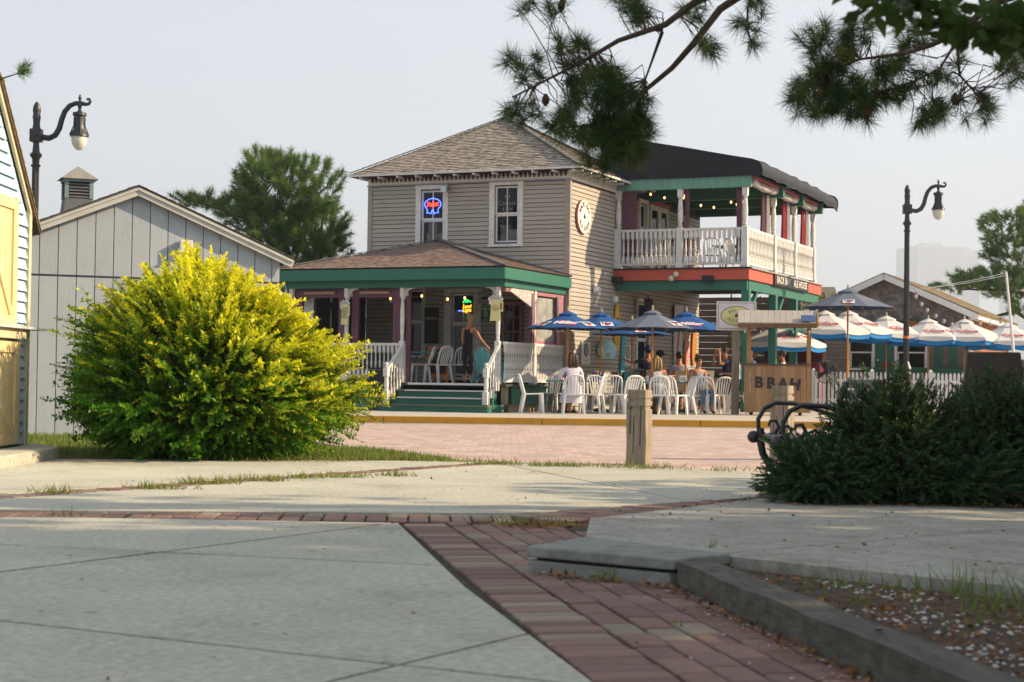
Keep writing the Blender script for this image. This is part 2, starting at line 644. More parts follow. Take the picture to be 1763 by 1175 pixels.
# brick street: fine courses run with the carriageway, too flat to the eye to be picked apart
STREET = bpy.data.materials.new('street_brick')
STREET.use_nodes = True
_n, _l = STREET.node_tree.nodes, STREET.node_tree.links
_tc, _bt, _nz, _mx = _n.new('ShaderNodeTexCoord'), _n.new('ShaderNodeTexBrick'), _n.new('ShaderNodeTexNoise'), _n.new('ShaderNodeMix')
_bt.inputs['Color1'].default_value = (0.52, 0.385, 0.345, 1)
_bt.inputs['Color2'].default_value = (0.37, 0.265, 0.235, 1)
_bt.inputs['Mortar'].default_value = (0.33, 0.29, 0.255, 1)
_bt.inputs['Scale'].default_value = 1.0
_bt.inputs['Mortar Size'].default_value = 0.012
_bt.inputs['Brick Width'].default_value = 0.21
_bt.inputs['Row Height'].default_value = 0.43
_l.new(_tc.outputs['Object'], _bt.inputs['Vector'])
_nz.inputs['Scale'].default_value = 0.8
_nz.inputs['Detail'].default_value = 9
_nz.inputs['Roughness'].default_value = 0.75
_mp = _n.new('ShaderNodeMapping')
_mp.inputs['Scale'].default_value = (0.5, 2.6, 1)
_l.new(_tc.outputs['Object'], _mp.inputs[0])
_l.new(_mp.outputs[0], _nz.inputs['Vector'])
_mx.data_type = 'RGBA'
_mx.inputs[7].default_value = (0.45, 0.395, 0.345, 1)
_mr = _n.new('ShaderNodeMapRange')
_mr.inputs[1].default_value, _mr.inputs[2].default_value, _mr.inputs[4].default_value = 0.4, 0.75, 0.75
_l.new(_nz.outputs[0], _mr.inputs[0])
_l.new(_mr.outputs[0], _mx.inputs[0])
_l.new(_bt.outputs['Color'], _mx.inputs[6])
_l.new(_mx.outputs[2], _n['Principled BSDF'].inputs['Base Color'])
_n['Principled BSDF'].inputs['Roughness'].default_value = 0.9
_n['Principled BSDF'].inputs['Specular IOR Level'].default_value = 0.15
_bp = _n.new('ShaderNodeBump')
_bp.inputs['Strength'].default_value = 0.4
_bp.inputs['Distance'].default_value = 0.006
_bp.invert = True
_l.new(_bt.outputs['Fac'], _bp.inputs['Height'])
_l.new(_bp.outputs[0], _n['Principled BSDF'].inputs['Normal'])
sheet('street', [(-3.9, 32.35), (-3.1, 24), (-1.95, 20.4), (-0.45, 17.72), (2.45, 16.28), (60, 16.0), (60, 32.35)], -0.006, STREET)
sheet('gutter_strip', [(-30, 31.95), (60, 31.95), (60, 32.34), (-30, 32.34)], -0.001, WALKC)
sheet('sidewalk', [(-40, 32.44), (70, 32.44), (70, 80), (-40, 80)], 0.127, WALKC)
CURBY = mat('yellow_kerb_paint', (0.55, 0.29, 0.03), (0.46, 0.235, 0.03), scale=5, rough=0.7, bump=0.15, dirt=(0.33, 0.22, 0.10), dirt_scale=5)
kerb = tag(MB().box(-30, 32.42, -0.05, 60, 32.46, 0.12).build('kerb', WALKC), None, None, None, 'structure')
x = -29.9
while x < 40:
    w = 3.05
    b = MB()
    b.box(x, 32.30, -0.05, x + w - 0.012, 32.418, 0.131)
    for q in (2, 5):
        pass
    o = b.build('kerb_stone', [CURBY], kerb, bevel=0.012)
    x += w

# ---- plaza slabs: convex regions cut along the real joints, gaps left open
def clip(poly, p, q, off):
    """keep the part of poly to the left of p->q, moved inwards by off"""
    p, q = Vector(p), Vector(q)
    d = (q - p).normalized()
    nn = Vector((-d.y, d.x))
    c = p + nn * off
    out = []
    for i in range(len(poly)):
        a, b = Vector(poly[i]), Vector(poly[(i + 1) % len(poly)])
        da, db = (a - c).dot(nn), (b - c).dot(nn)
        if da >= 0:
            out.append(tuple(a))
        if da * db < 0:
            out.append(tuple(a.lerp(b, da / (da - db))))
    return out


def cut(polys, p, q, gap=0.028):
    out = []
    for g in polys:
        for s in (clip(g, p, q, gap / 2), clip(g, q, p, gap / 2)):
            if len(s) > 2:
                out.append(s)
    return out


plaza = sheet('concrete_plaza', [(-9, 1.5), (1.6, 1.5), (1.9, 12.6), (4.5, 15.2), (4.5, 16.1), (2.42, 16.27), (-0.47, 17.7), (-1.75, 20.3), (-9, 18)], -0.034, MORTAR)
R1 = [[(-9, 9.72), (-9, 1.5), (0.78, 1.5), (0.24, 4.764), (-0.181, 6.923), (-0.66, 9.93), (-2.5, 10.0)]]
for p, q in (((-1.751, 5.805), (-0.318, 5.01)), ((-2.528, 8.355), (-0.499, 7.76)), ((-2.179, 7.209), (-0.796, 9.726)), ((-0.508, 4.708), (0.059, 5.649))):
    R1 = cut(R1, p, q)
R2 = [[(-9, 10.24), (-2.5, 10.49), (0.05, 10.74), (1.98, 12.72), (4.5, 15.2), (4.5, 16.08), (2.42, 16.25), (-0.5, 17.66), (-1.8, 17.36), (-5, 16.85), (-9, 16.5)]]
R2a = [clip(R2[0], (-3.85, 11.5), (-0.35, 17.3), 0.0)]
R2b = [clip(R2[0], (0.02, 17.3), (-3.45, 11.35), 0.0)]
R2a = cut(R2a, (-4.8, 13.4), (-2.0, 14.0))
R2b = cut(cut(R2b, (-3, 12.6), (3, 13.9)), (0.2, 16), (1.3, 12))
for g in R1 + R2a + R2b:
    MB().prism(g, -0.04, 0.0 + random.uniform(-0.002, 0.002)).build('slab', CONC, plaza)

# ---- brick pavers, one object each
def brick_mesh(L, W, H, m):
    b = MB()
    c = 0.006
    b.hexa([(-L / 2, -W / 2, -H), (L / 2, -W / 2, -H), (L / 2, W / 2, -H), (-L / 2, W / 2, -H),
            (-L / 2, -W / 2, -c), (L / 2, -W / 2, -c), (L / 2, W / 2, -c), (-L / 2, W / 2, -c)])
    b.f.pop(1)
    b.m.pop(1)
    k = [(-L / 2 + c, -W / 2 + c, 0), (L / 2 - c, -W / 2 + c, 0), (L / 2 - c, W / 2 - c, 0), (-L / 2 + c, W / 2 - c, 0)]
    b.v += k
    b.f += [(8, 9, 10, 11), (4, 5, 9, 8), (5, 6, 10, 9), (6, 7, 11, 10), (7, 4, 8, 11)]
    b.m += [0] * 5
    return b.mesh('brick', m)


BR = [brick_mesh(0.246, 0.115, 0.05, m) for m in (BRICK, BRICK_TAN)]


def lay(parent, x, y, rz, z=0.0):
    o = obj('brick', BR[1 if random.random() < 0.2 else 0], parent, (x, y, z + random.uniform(-0.004, 0.003)), rz + random.uniform(-0.012, 0.012))
    o.rotation_euler[0] = random.uniform(-0.012, 0.012)
    return o


path = sheet('brick_path', [(-0.66, 9.95), (-0.181, 6.923), (0.24, 4.764), (0.70, 2.0), (1.6, 2.0), (1.15, 4.6), (0.78, 7.05), (0.38, 8.0), (0.50, 9.6), (0.1, 10.3)], -0.018, MORTAR)
pa, pb = Vector((-0.635, 9.90)), Vector((0.315, 4.33))
pd = (pb - pa).normalized()
pn = Vector((-pd.y, pd.x))              # to the right-hand side when walking towards the viewer
def path_right(y):
    pts = [(9.9, 0.12), (9.5, 0.46), (8.0, 0.36), (7.55, 0.07), (7.0, 0.70), (4.85, 1.06), (3.0, 1.4)]
    for (y0, x0), (y1, x1) in zip(pts, pts[1:]):
        if y1 <= y <= y0:
            return x0 + (x1 - x0) * (y - y0) / (y1 - y0)
    return 0.1
s = 0.07
while s < 7.0:
    c = pa + pd * s + pn * 0.135
    lay(path, c.x, c.y, math.atan2(pn.y, pn.x))
    s += 0.1295
for k in range(8):
    s = 0.05 + 0.13 * (k % 2)
    while s < 7.0:
        c = pa + pd * s + pn * (0.27 + 0.065 + k * 0.129)
        if c.x < path_right(c.y) + 0.03:
            lay(path, c.x, c.y, math.atan2(pd.y, pd.x))
        s += 0.2595


def brick_band(name, pts, rows):
    b = sheet(name, [(pts[0][0] - 0.3, pts[0][1] - 0.3), (pts[0][0] - 0.3, pts[0][1] + 0.3)], -0.5, MORTAR) if False else MB()
    pts = [Vector(p) for p in pts]
    for p, q in zip(pts, pts[1:]):
        d = (q - p).normalized()
        nn = Vector((-d.y, d.x)) * rows * 0.131
        b.add([(*(p - nn), -0.017), (*(q - nn), -0.017), (*(q + nn), -0.017), (*(p + nn), -0.017)], [(0, 1, 2, 3)])
    par = tag(b.build(name, MORTAR), None, None, None, 'structure')
    for p, q in zip(pts, pts[1:]):
        d = (q - p).normalized()
        nn = Vector((-d.y, d.x))
        for r_ in range(rows):
            s_ = 0.06
            while s_ < (q - p).length:
                c = p + d * s_ + nn * ((r_ - (rows - 1) / 2) * 0.258)
                lay(par, c.x, c.y, math.atan2(nn.y, nn.x))
                s_ += 0.1295


brick_band('brick_band', [(-3.5, 10.14), (-2.3, 10.25), (0.02, 10.38)], 2)
brick_band('brick_band', [(0.14, 10.45), (1.74, 12.18)], 2)
brick_band('brick_band', [(-3.65, 11.4), (-0.25, 17.15)], 1)

# ---- raised concrete walk beyond the timbers, falling away towards the band
RW = [(0.36, 8.02), (0.985, 7.28), (1.815, 6.44), (6.0, 2.35), (9, 4), (9, 12.55), (1.86, 12.32), (0.46, 9.62)]
RZ = [0.098, 0.098, 0.098, 0.098, 0.05, 0.02, 0.012, 0.012]
walk = tag(MB().prism([(x + (0.03 if x < 5 else 0), y + 0.02) for x, y in RW], -0.05, [z - 0.02 for z in RZ]).build('raised_walk', MORTAR), None, None, None, 'structure')


def zwalk(x, y):
    t = (Vector((x, y)) - Vector((1.0, 7.25))).dot(Vector((0.50, 0.866))) / 4.6
    return 0.098 - 0.083 * max(0.0, min(1.0, t))


pcs = cut(cut([RW], (1.03, 7.55), (3.05, 9.75), 0.014), (0.6, 9.0), (2.5, 6.9), 0.012)
for g in pcs:
    g2 = []
    for i in range(len(g)):            # finer outline so that the fall of the surface is followed
        a, b = Vector(g[i]), Vector(g[(i + 1) % len(g)])
        g2 += [tuple(a), tuple((a + b) / 2)]
    MB().prism(g2, -0.04, [zwalk(*p) for p in g2]).build('slab', CONC2, walk)

# ---- planting bed with shell gravel, timber edging and plank step
bed = sheet('planting_bed', [(0.98, 7.22), (1.82, 6.38), (6, 2.25), (3.5, 1.4), (1.7, 1.4), (1.22, 4.4), (0.84, 6.8)], 0.055, SOIL)
TIMBER = mat('old_timber', (0.11, 0.105, 0.085), (0.05, 0.05, 0.04), scale=5, stretch=(6, 0.6, 6), rough=0.9, bump=0.6, bscale=12, dirt=(0.15, 0.145, 0.115), dirt_scale=6)
STEPM = mat('weathered_step', (0.26, 0.27, 0.245), (0.19, 0.20, 0.175), scale=3, stretch=(1, 5, 5), rough=0.85, bump=0.4, dirt=(0.11, 0.12, 0.085), dirt_scale=4)
tb = thing('edging_timber', 'long dark weathered timber edging the planting bed of shell gravel', 'timber', (0.70, 7.0, 0))
b = MB()
tp, tq = Vector((0, 0)), Vector((0.74, -4.6))
n_ = 14
dd = (tq - tp).normalized()
nn = Vector((-dd.y, dd.x)) * 0.155
for i in range(n_):
    a_, c_ = tp.lerp(tq, i / n_), tp.lerp(tq, (i + 1) / n_)
    z0, z1 = (0.105 + 0.004 * math.sin(i * 2.1) + 0.02 * i / n_), (0.105 + 0.004 * math.sin((i + 1) * 2.1) + 0.02 * (i + 1) / n_)
    w0, w1 = 0.004 * math.sin(i * 3.3), 0.004 * math.sin((i + 1) * 3.3)
    b.hexa([(a_.x + w0, a_.y, -0.04), (c_.x + w1, c_.y, -0.04), (c_.x + nn.x, c_.y + nn.y, -0.04), (a_.x + nn.x, a_.y + nn.y, -0.04),
            (a_.x + w0, a_.y, z0), (c_.x + w1, c_.y, z1), (c_.x + nn.x, c_.y + nn.y, z1), (a_.x + nn.x, a_.y + nn.y, z0)])
b.build('timber_body', TIMBER, tb)
MB().lathe([(0.012, 0.0), (0.012, 0.008), (0.0, 0.009)], 8, (0.40, -2.0, 0.121)).build('spike_head', BLACK, tb)
st = thing('plank_step', 'grey two layer plank step beside the brick path with a dark gap between', 'step', (0.075, 7.5, 0))
pl = [(0, 0), (0.615, -0.475), (0.885, -0.205), (0.285, 0.50)]
MB().prism([(0.012, 0.0), (0.60, -0.455), (0.885, -0.205), (0.285, 0.50)], -0.03, 0.05).build('lower_plank', STEPM, st, bevel=0.006)
MB().prism(pl, 0.064, 0.112).build('upper_plank', STEPM, st, bevel=0.008)
MB().prism([(0.05, 0.01), (0.57, -0.39), (0.84, -0.18), (0.28, 0.46)], 0.05, 0.064).build('spacer', DARK, st)
# low concrete kerb of the blue shed
tag(MB().prism([(-9, 13.2), (-4.55, 13.2), (-4.55, 16.95), (-4.95, 17.75), (-9, 17.75)], -0.04, 0.11).build('shed_slab', CONC, bevel=0.012), None, None, None, 'structure')
# turf
sheet('turf', [(-9, 17.2), (-4.9, 17.2), (-4.5, 16.95), (-1.7, 17.45), (-0.62, 17.55), (-0.6, 17.72), (-2.05, 20.4), (-3.2, 24), (-4.0, 32.2), (-30, 32.2), (-30, 17.6)], 0.004, TURF)
# ================================================================== THE ALE HOUSE (local axes: x along the front, y going back)
TH = math.atan(1269 / 2890)
OX, OY = 1.3566, 40.7837
H = thing('ale_house', 'taupe clapboard ale house with shake hip roof, green trimmed porch and black canopied balcony', 'building', (OX, OY, 0), -TH)
HM = Matrix.Translation((OX, OY, 0)) @ Matrix.Rotation(-TH, 4, 'Z')


def HW(a, b, z):
    return tuple(HM @ Vector((a, b, z)))


X_, Y_, Z_ = Vector((1, 0, 0)), Vector((0, 1, 0)), Vector((0, 0, 1))
# ---- walls
holes = [(-4.05, -3.42, 4.12, 5.62), (-2.0, -1.37, 4.26, 5.66), (-4.47, -3.97, 1.5, 3.1), (-3.15, -2.53, 0.95, 3.0), (-1.86, -1.26, 1.74, 2.72)]
b = MB()
for x0, x1, z0, z1 in rects_minus(-5.53, 0, 0.1, 6.0, holes):
    b.box(x0, 0.0, z0, x1, 0.14, z1)
GAPM = mat('lap_shade_line', (0.05, 0.045, 0.04), rough=0.9)  # dark core colour stands in for the shade line under each lap
wall = b.build('front_wall', GAPM, H)
trim_h = [(-4.2, -3.3, 4.0, 5.8), (-2.15, -1.24, 4.12, 5.8), (-4.58, -3.88, 1.4, 3.2), (-3.37, -2.4, 0.8, 3.14), (-1.95, -1.17, 1.66, 2.80)]
siding(wall, TAUPE, (0, 0, 0), X_, -Y_, -5.45, -0.08, 0.80, 5.76, 0.108, trim_h)
MB().box(-5.56, -0.035, 0.76, -5.44, 0.12, 5.76).build('corner_board', TAUPE_TRIM, H)
MB().box(-0.10, -0.035, 0.76, 0.03, -0.001, 5.76).build('corner_board', TAUPE_TRIM, H)
side_holes = [(5.1, 5.75, 4.4, 5.7), (5.9, 7.5, 3.78, 5.78), (5.05, 5.95, 1.0, 3.0)]
b = MB()
for y0, y1, z0, z1 in rects_minus(0.14, 10.6, 0.1, 6.0, side_holes):
    b.box(-0.14, y0, z0, 0, y1, z1)
side = b.build('side_wall', GAPM, H)
siding(side, TAUPE, (0, 0, 0), Y_, X_, 0.03, 10.55, 0.13, 5.76, 0.108, side_holes, proud=0.022)
MB().box(-0.001, -0.036, 0.13, 0.032, 0.06, 5.76).build('corner_board', TAUPE_TRIM, H)
MB().box(-5.53, 0.14, 0.1, -5.39, 10.6, 6.0).build('back_wall', TAUPE_TRIM, H)
MB().box(-5.39, 10.46, 0.1, -0.14, 10.6, 6.0).build('back_wall', TAUPE_TRIM, H)
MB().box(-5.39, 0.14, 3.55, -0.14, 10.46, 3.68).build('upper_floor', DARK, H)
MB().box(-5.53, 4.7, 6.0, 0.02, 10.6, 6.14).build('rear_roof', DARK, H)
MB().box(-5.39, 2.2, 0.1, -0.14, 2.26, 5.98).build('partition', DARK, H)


def window(a0, a1, z0, z1, y=0.0, casing=0.14, mull=True, m=WHITE, sill=True, axis='x', mid=0.5, pane=PANE):
    """sash window on the front (axis x, facing -y) or side wall (axis y, facing +x)"""
    w = bpy.data.objects.new('window', None)
    w.empty_display_size = 0.1
    COL.objects.link(w)
    w.parent = H
    if axis == 'y':
        w.rotation_euler = (0, 0, PI / 2)
    c = casing
    b = MB()
    b.box(a0 - c, y - 0.03, z0 - 0.04, a0, y + 0.06, z1 + 0.02)
    b.box(a1, y - 0.03, z0 - 0.04, a1 + c, y + 0.06, z1 + 0.02)
    b.box(a0 - c - 0.01, y - 0.034, z1 + 0.021, a1 + c + 0.01, y + 0.06, z1 + 0.13)
    b.build('casing', OLDWHITE, w, bevel=0.004)
    if sill:
        MB().box(a0 - c - 0.02, y - 0.06, z0 - 0.11, a1 + c + 0.02, y + 0.05, z0 - 0.041).build('sill', OLDWHITE, w)
    zm = z0 + (z1 - z0) * mid
    for q0, q1, yy in ((zm, z1, y + 0.05), (z0, zm, y + 0.075)):
        s_ = 0.045
        b = MB()
        b.box(a0, yy, q0, a0 + s_, yy + 0.03, q1)
        b.box(a1 - s_, yy, q0, a1, yy + 0.03, q1)
        b.box(a0 + s_, yy, q1 - s_, a1 - s_, yy + 0.03, q1)
        b.box(a0 + s_, yy, q0, a1 - s_, yy + 0.03, q0 + s_)
        if mull:
            xm = (a0 + a1) / 2
            b.box(xm - 0.012, yy + 0.002, q0 + s_, xm + 0.012, yy + 0.028, q1 - s_)
        b.build('sash', m, w)
        MB().box(a0 + s_ * 0.8, yy + 0.012, q0 + s_ * 0.8, a1 - s_ * 0.8, yy + 0.018, q1 - s_ * 0.8).build('pane', pane, w)
    return w


window(-4.05, -3.42, 4.12, 5.62)
window(-2.0, -1.37, 4.26, 5.66)
window(-4.47, -3.97, 1.5, 3.1, casing=0.1, mull=False)
window(-3.15, -2.53, 0.95, 3.0, casing=0.2, mid=0.63)
# side windows: axis y means local x -> +y and local -y -> +x
window(5.15, 5.7, 4.4, 5.7, casing=0.1, axis='y', mull=False, sill=False)
window(5.05, 5.95, 1.0, 3.0, casing=0.1, axis='y', mull=False)
for y0 in (5.92, 6.71):                                            # french doors on the balcony
    d = MB()
    d.box(0.0, y0, 3.78, 0.05, y0 + 0.11, 5.75)
    d.box(0.0, y0 + 0.65, 3.78, 0.05, y0 + 0.76, 5.75)
    d.box(0.0, y0 + 0.11, 5.62, 0.05, y0 + 0.65, 5.75)
    d.box(0.0, y0 + 0.11, 3.78, 0.05, y0 + 0.65, 4.0)
    d = d.build('balcony_door', CREAM, H)
    MB().box(0.01, y0 + 0.11, 4.0, 0.02, y0 + 0.65, 5.62).build('pane', PANE, d)
    MB().tube([(0.06, y0 + 0.7, 4.75), (0.11, y0 + 0.7, 4.75), (0.11, y0 + 0.6, 4.75)], 0.012, 6).build('handle', LEADGREY, d)
MB().box(-0.01, 5.86, 5.76, 0.07, 7.54, 5.87).build('door_head', PINKRED, H)
# cardboard boxes behind the upper panes
BOXW = mat('white_carton', (0.62, 0.62, 0.58), (0.55, 0.55, 0.52), rough=0.8, bump=0.0)
inside = [(-4.0, 0.25, 4.16, -3.72, 0.55, 4.55, BOXW), (-3.98, 0.3, 4.56, -3.74, 0.56, 4.86, BOXW), (-3.69, 0.28, 4.16, -3.45, 0.52, 4.55, BOXW),
          (-1.97, 0.3, 4.28, -1.74, 0.56, 4.72, BOXW), (-1.72, 0.24, 4.32, -1.42, 0.5, 4.60, BOXW),
          (-1.78, 0.22, 4.26, -1.40, 0.5, 4.315, mat('red_carton', (0.4, 0.06, 0.04), rough=0.7)), (-3.66, 0.2, 4.16, -3.58, 0.26, 4.27, mat('brown_carton', (0.35, 0.2, 0.09), rough=0.8))]
for i, (x0, y0, z0, x1, y1, z1, m) in enumerate(inside):
    o = thing('carton', ['white carton low in the upper window under the neon ribbon sign', 'white carton topmost of the stack behind the neon ribbon window',
                         'white carton beside the stack behind the neon ribbon window', 'tall white carton in the upper window with the dark sign',
                         'white carton sitting on a red box in the upper window', 'flat red carton under a white one in the upper window',
                         'small brown carton on the sill of the neon ribbon window'][i], 'box', HW((x0 + x1) / 2, (y0 + y1) / 2, z0), -TH)
    dx, dy, dz = (x1 - x0) / 2, (y1 - y0) / 2, z1 - z0
    MB().box(-dx, -dy, 0, dx, dy, dz).build('carton_body', m, o, bevel=0.004)
    MB().box(-0.025, -dy - 0.001, dz - 0.06, 0.025, dy + 0.001, dz + 0.001).build('tape', mat('carton_tape', (0.42, 0.36, 0.26), rough=0.4), o)
MB().box(-4.1, 0.16, 4.05, -3.35, 0.62, 4.155).build('window_shelf', DARK, H)
MB().box(-2.05, 0.16, 4.15, -1.3, 0.62, 4.255).build('window_shelf', DARK, H)
# ---- frieze with drops, soffit, rafters
MB().box(-5.55, -0.05, 5.765, 0.05, -0.002, 5.96).build('frieze_board', CREAM, H)
MB().box(-5.57, -0.075, 5.755, 0.07, -0.051, 5.79).build('frieze_cap', mat('lead_cap', (0.30, 0.33, 0.34), rough=0.5), H)
MB().box(0.031, -0.04, 5.765, 0.06, 4.66, 5.84).build('frieze_board', CREAM, H)
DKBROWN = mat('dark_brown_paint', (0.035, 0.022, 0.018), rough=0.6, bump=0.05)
b = MB()
n_drop = 46
for i in range(n_drop):
    x = -5.48 + 5.45 * (i + 0.5) / n_drop
    b.cur = 0
    pts = [(x - 0.04, 5.97), (x - 0.04, 5.90)] + [(x + 0.036 * math.sin(t), 5.885 - 0.04 * math.cos(t)) for t in np.linspace(-PI / 2, PI / 2, 6)] + [(x + 0.04, 5.90), (x + 0.04, 5.97)]
    b.xf = Matrix(((1, 0, 0, 0), (0, 0, 1, 0), (0, 1, 0, 0), (0, 0, 0, 1)))
    b.prism(pts, -0.068, -0.052)
    b.cur = 1
    b.prism([(x + 0.011 * math.cos(t), 5.882 + 0.011 * math.sin(t)) for t in np.linspace(0, 2 * PI, 7)[:-1]], -0.071, -0.069)
    b.xf = None
tag(b.build('drop_trim', [DKBROWN, CREAM], H), None, None, None, 'stuff')
b = MB()
for i in range(46):
    y = 0.02 + i * 0.1
    b.box(0.045, y, 5.80, 0.07, y + 0.05, 5.98)
tag(b.build('comb_trim', CREAM, H), None, None, None, 'stuff')
EV = [(-5.9, -0.42), (0.45, -0.42), (0.45, 5.1), (-5.9, 5.1)]
AP = Vector((-2.75, 2.34, 7.76))
b = MB()
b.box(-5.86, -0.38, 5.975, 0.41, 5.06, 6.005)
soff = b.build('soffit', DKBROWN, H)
for i in range(12):
    x = -5.6 + i * 0.53
    MB().bar((x, -0.40, 5.945), (x, 0.0, 5.945), 0.05, 0.05).build('rafter_end', OLDWHITE, H)
for i in range(9):
    y = -0.2 + i * 0.58
    MB().bar((0.42, y, 5.945), (0.06, y, 5.945), 0.05, 0.05).build('rafter_end', OLDWHITE, H)
b = MB()
for i in range(4):
    p, q = EV[i], EV[(i + 1) % 4]
    b.add([(*p, 6.01), (*q, 6.01), tuple(AP)], [(0, 1, 2)])
roof = b.build('roof', SHAKE, H)
s_ = TMB()
for i in range(4):
    p, q = Vector((*EV[i], 6.02)), Vector((*EV[(i + 1) % 4], 6.02))
    shingles(s_, p, q, AP, AP, 0.098, 0.12, 0.016)
tag(tinted(s_, 'shingle_courses', SHAKE, roof), None, None, None, 'stuff')
HIPM = mat('grey_hip_cap', (0.17, 0.17, 0.165), (0.10, 0.105, 0.105), scale=8, rough=0.8, bump=0.2)
for i in range(4):
    p = Vector((*EV[i], 6.04))
    n_ = 24
    b = MB()
    for k in range(n_):
        a0, a1 = p.lerp(AP, k / n_), p.lerp(AP, (k + 1.15) / n_)
        b.bar(a0 + Z_ * 0.045, a1 + Z_ * 0.03, 0.17, 0.02)
    b.build('hip_cap', HIPM, roof)
MB().lathe([(0.03, 0), (0.05, 0.03), (0.02, 0.07), (0.0, 0.09)], 8, (AP.x, AP.y, AP.z + 0.03)).build('finial', HIPM, roof)
b = MB()
for i in range(4):
    p, q = EV[i], EV[(i + 1) % 4]
    b.bar((*p, 6.005), (*q, 6.005), 0.03, 0.05)
b.build('eave_board', OLDWHITE, H)
# flood light under the front eave
fl = thing('flood_light', 'square grey flood light under the eave beside the neon ribbon window', 'light', HW(-3.28, -0.12, 5.62), -TH)
MB().hexa([(-0.1, -0.16, -0.1), (0.1, -0.16, -0.1), (0.08, 0.0, -0.04), (-0.08, 0.0, -0.04), (-0.1, -0.12, 0.08), (0.1, -0.12, 0.08), (0.08, 0.02, 0.06), (-0.08, 0.02, 0.06)]).build('housing', LEADGREY, fl)
MB().box(-0.08, -0.175, -0.09, 0.08, -0.161, 0.06).build('lens', mat('lamp_lens', (0.5, 0.56, 0.55), rough=0.15, bump=0), fl)
MB().box(-0.03, 0.0, 0.05, 0.03, 0.05, 0.16).build('bracket', LEADGREY, fl)

# ---- porch
FZ = 0.76
DECKG = mat('porch_floor_paint', (0.06, 0.075, 0.055), (0.045, 0.055, 0.045), scale=6, rough=0.7)
b = MB()
for i in range(36):
    y = -3.68 + i * 0.102
    b.box(-5.7, y, 0.70, 0.0, y + 0.098, FZ)
tag(b.build('porch_floor', DECKG, H), None, None, None, 'stuff')
MB().box(-5.7, -3.66, 0.45, -2.6, -3.6, 0.695).build('porch_skirt', GREEN, H)
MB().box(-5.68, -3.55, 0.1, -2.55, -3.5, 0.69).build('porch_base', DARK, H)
LATT = mat('tan_block', (0.42, 0.35, 0.25), (0.33, 0.28, 0.20), scale=6, rough=0.9, bump=0.3)
MB().box(-0.2, -3.5, 0.1, -0.06, 0.0, 0.69).build('foundation', LATT, H)
# steps
for i, (zt, y0, y1, xa, xb) in enumerate([(0.285, -4.62, -4.28, -2.72, -0.03), (0.445, -4.3, -3.98, -2.58, -0.2), (0.605, -4.0, -3.66, -2.55, -0.24)]):
    t = MB().box(xa, y0 + 0.03, 0.1, xb, y1 + 0.02, zt - 0.035).build('step', GREEN, H)
    MB().box(xa - 0.02, y0, zt - 0.034, xb + 0.02, y1 + 0.03, zt).build('tread', mat('tread_paint', (0.10, 0.13, 0.10), (0.17, 0.14, 0.10), scale=5, rough=0.8), t)
    if i:
        MB().box(xa + 0.18, y0 - 0.004, zt - 0.025, xb - 0.12, y0 + 0.05, zt + 0.004).build('nosing', WHITE, t)
MB().box(-2.45, -3.70, 0.72, -0.45, -3.64, 0.768).build('nosing', WHITE, H)
# porch roof
PE = [Vector((-5.86, -4.02, 3.37)), Vector((0.10, -4.02, 3.37)), Vector((0.10, 0.0, 3.37)), Vector((-5.86, 0.0, 3.37))]
PA = Vector((-3.5, -0.03, 4.33))
b = MB()
b.add([PE[0], PE[1], PA], [(0, 1, 2)]).add([PE[1], PE[2], PA], [(0, 1, 2)]).add([PE[3], PE[0], PA], [(0, 1, 2)])
proof = b.build('porch_roof', SHAKE2, H)
s_ = TMB()
up = Z_ * 0.012
shingles(s_, PE[0] + up, PE[1] + up, PA, PA, 0.105, 0.12, 0.010)
shingles(s_, PE[1] + up, PE[2] + up, PA, PA, 0.105, 0.12, 0.010)
shingles(s_, PE[3] + up, PE[0] + up, PA, PA, 0.105, 0.12, 0.016)
tag(tinted(s_, 'shingle_courses', SHAKE2, proof), None, None, None, 'stuff')
for p in (PE[0], PE[1]):
    b = MB()
    for k in range(20):
        b.bar(p.lerp(PA, k / 20) + Z_ * 0.05, p.lerp(PA, (k + 1.15) / 20) + Z_ * 0.035, 0.15, 0.018)
    b.build('hip_cap', HIPM, proof)
b = MB()
for q in (PE[2], PE[3]):
    b.bar(q + Z_ * 0.03 - Y_ * 0.03, PA + Z_ * 0.03 - Y_ * 0.03, 0.05, 0.05)
b.build('flashing', HIPM, proof)
b = MB()
b.box(-5.84, -4.0, 3.10, 0.08, -3.95, 3.355)
b.build('porch_fascia', GREEN, H, bevel=0.004)
MB().box(0.03, -3.949, 3.10, 0.08, 0.0, 3.355).build('porch_fascia', GREEN, H, bevel=0.004)
MB().box(-5.84, -3.949, 3.10, -5.79, 0.0, 3.355).build('porch_fascia', GREEN, H, bevel=0.004)
MB().box(-5.72, -3.72, 2.94, -0.04, -3.58, 3.16).build('porch_beam', GREEN, H, bevel=0.004)
MB().box(-0.18, -3.579, 2.94, -0.04, -0.02, 3.16).build('porch_beam', GREEN, H, bevel=0.004)
MB().box(-5.72, -3.579, 2.94, -5.58, -0.02, 3.16).build('porch_beam', GREEN, H, bevel=0.004)
MB().box(-5.78, -3.94, 3.17, 0.02, -0.02, 3.2).build('porch_ceiling', mat('ceiling_board', (0.06, 0.055, 0.05), rough=0.8), H)


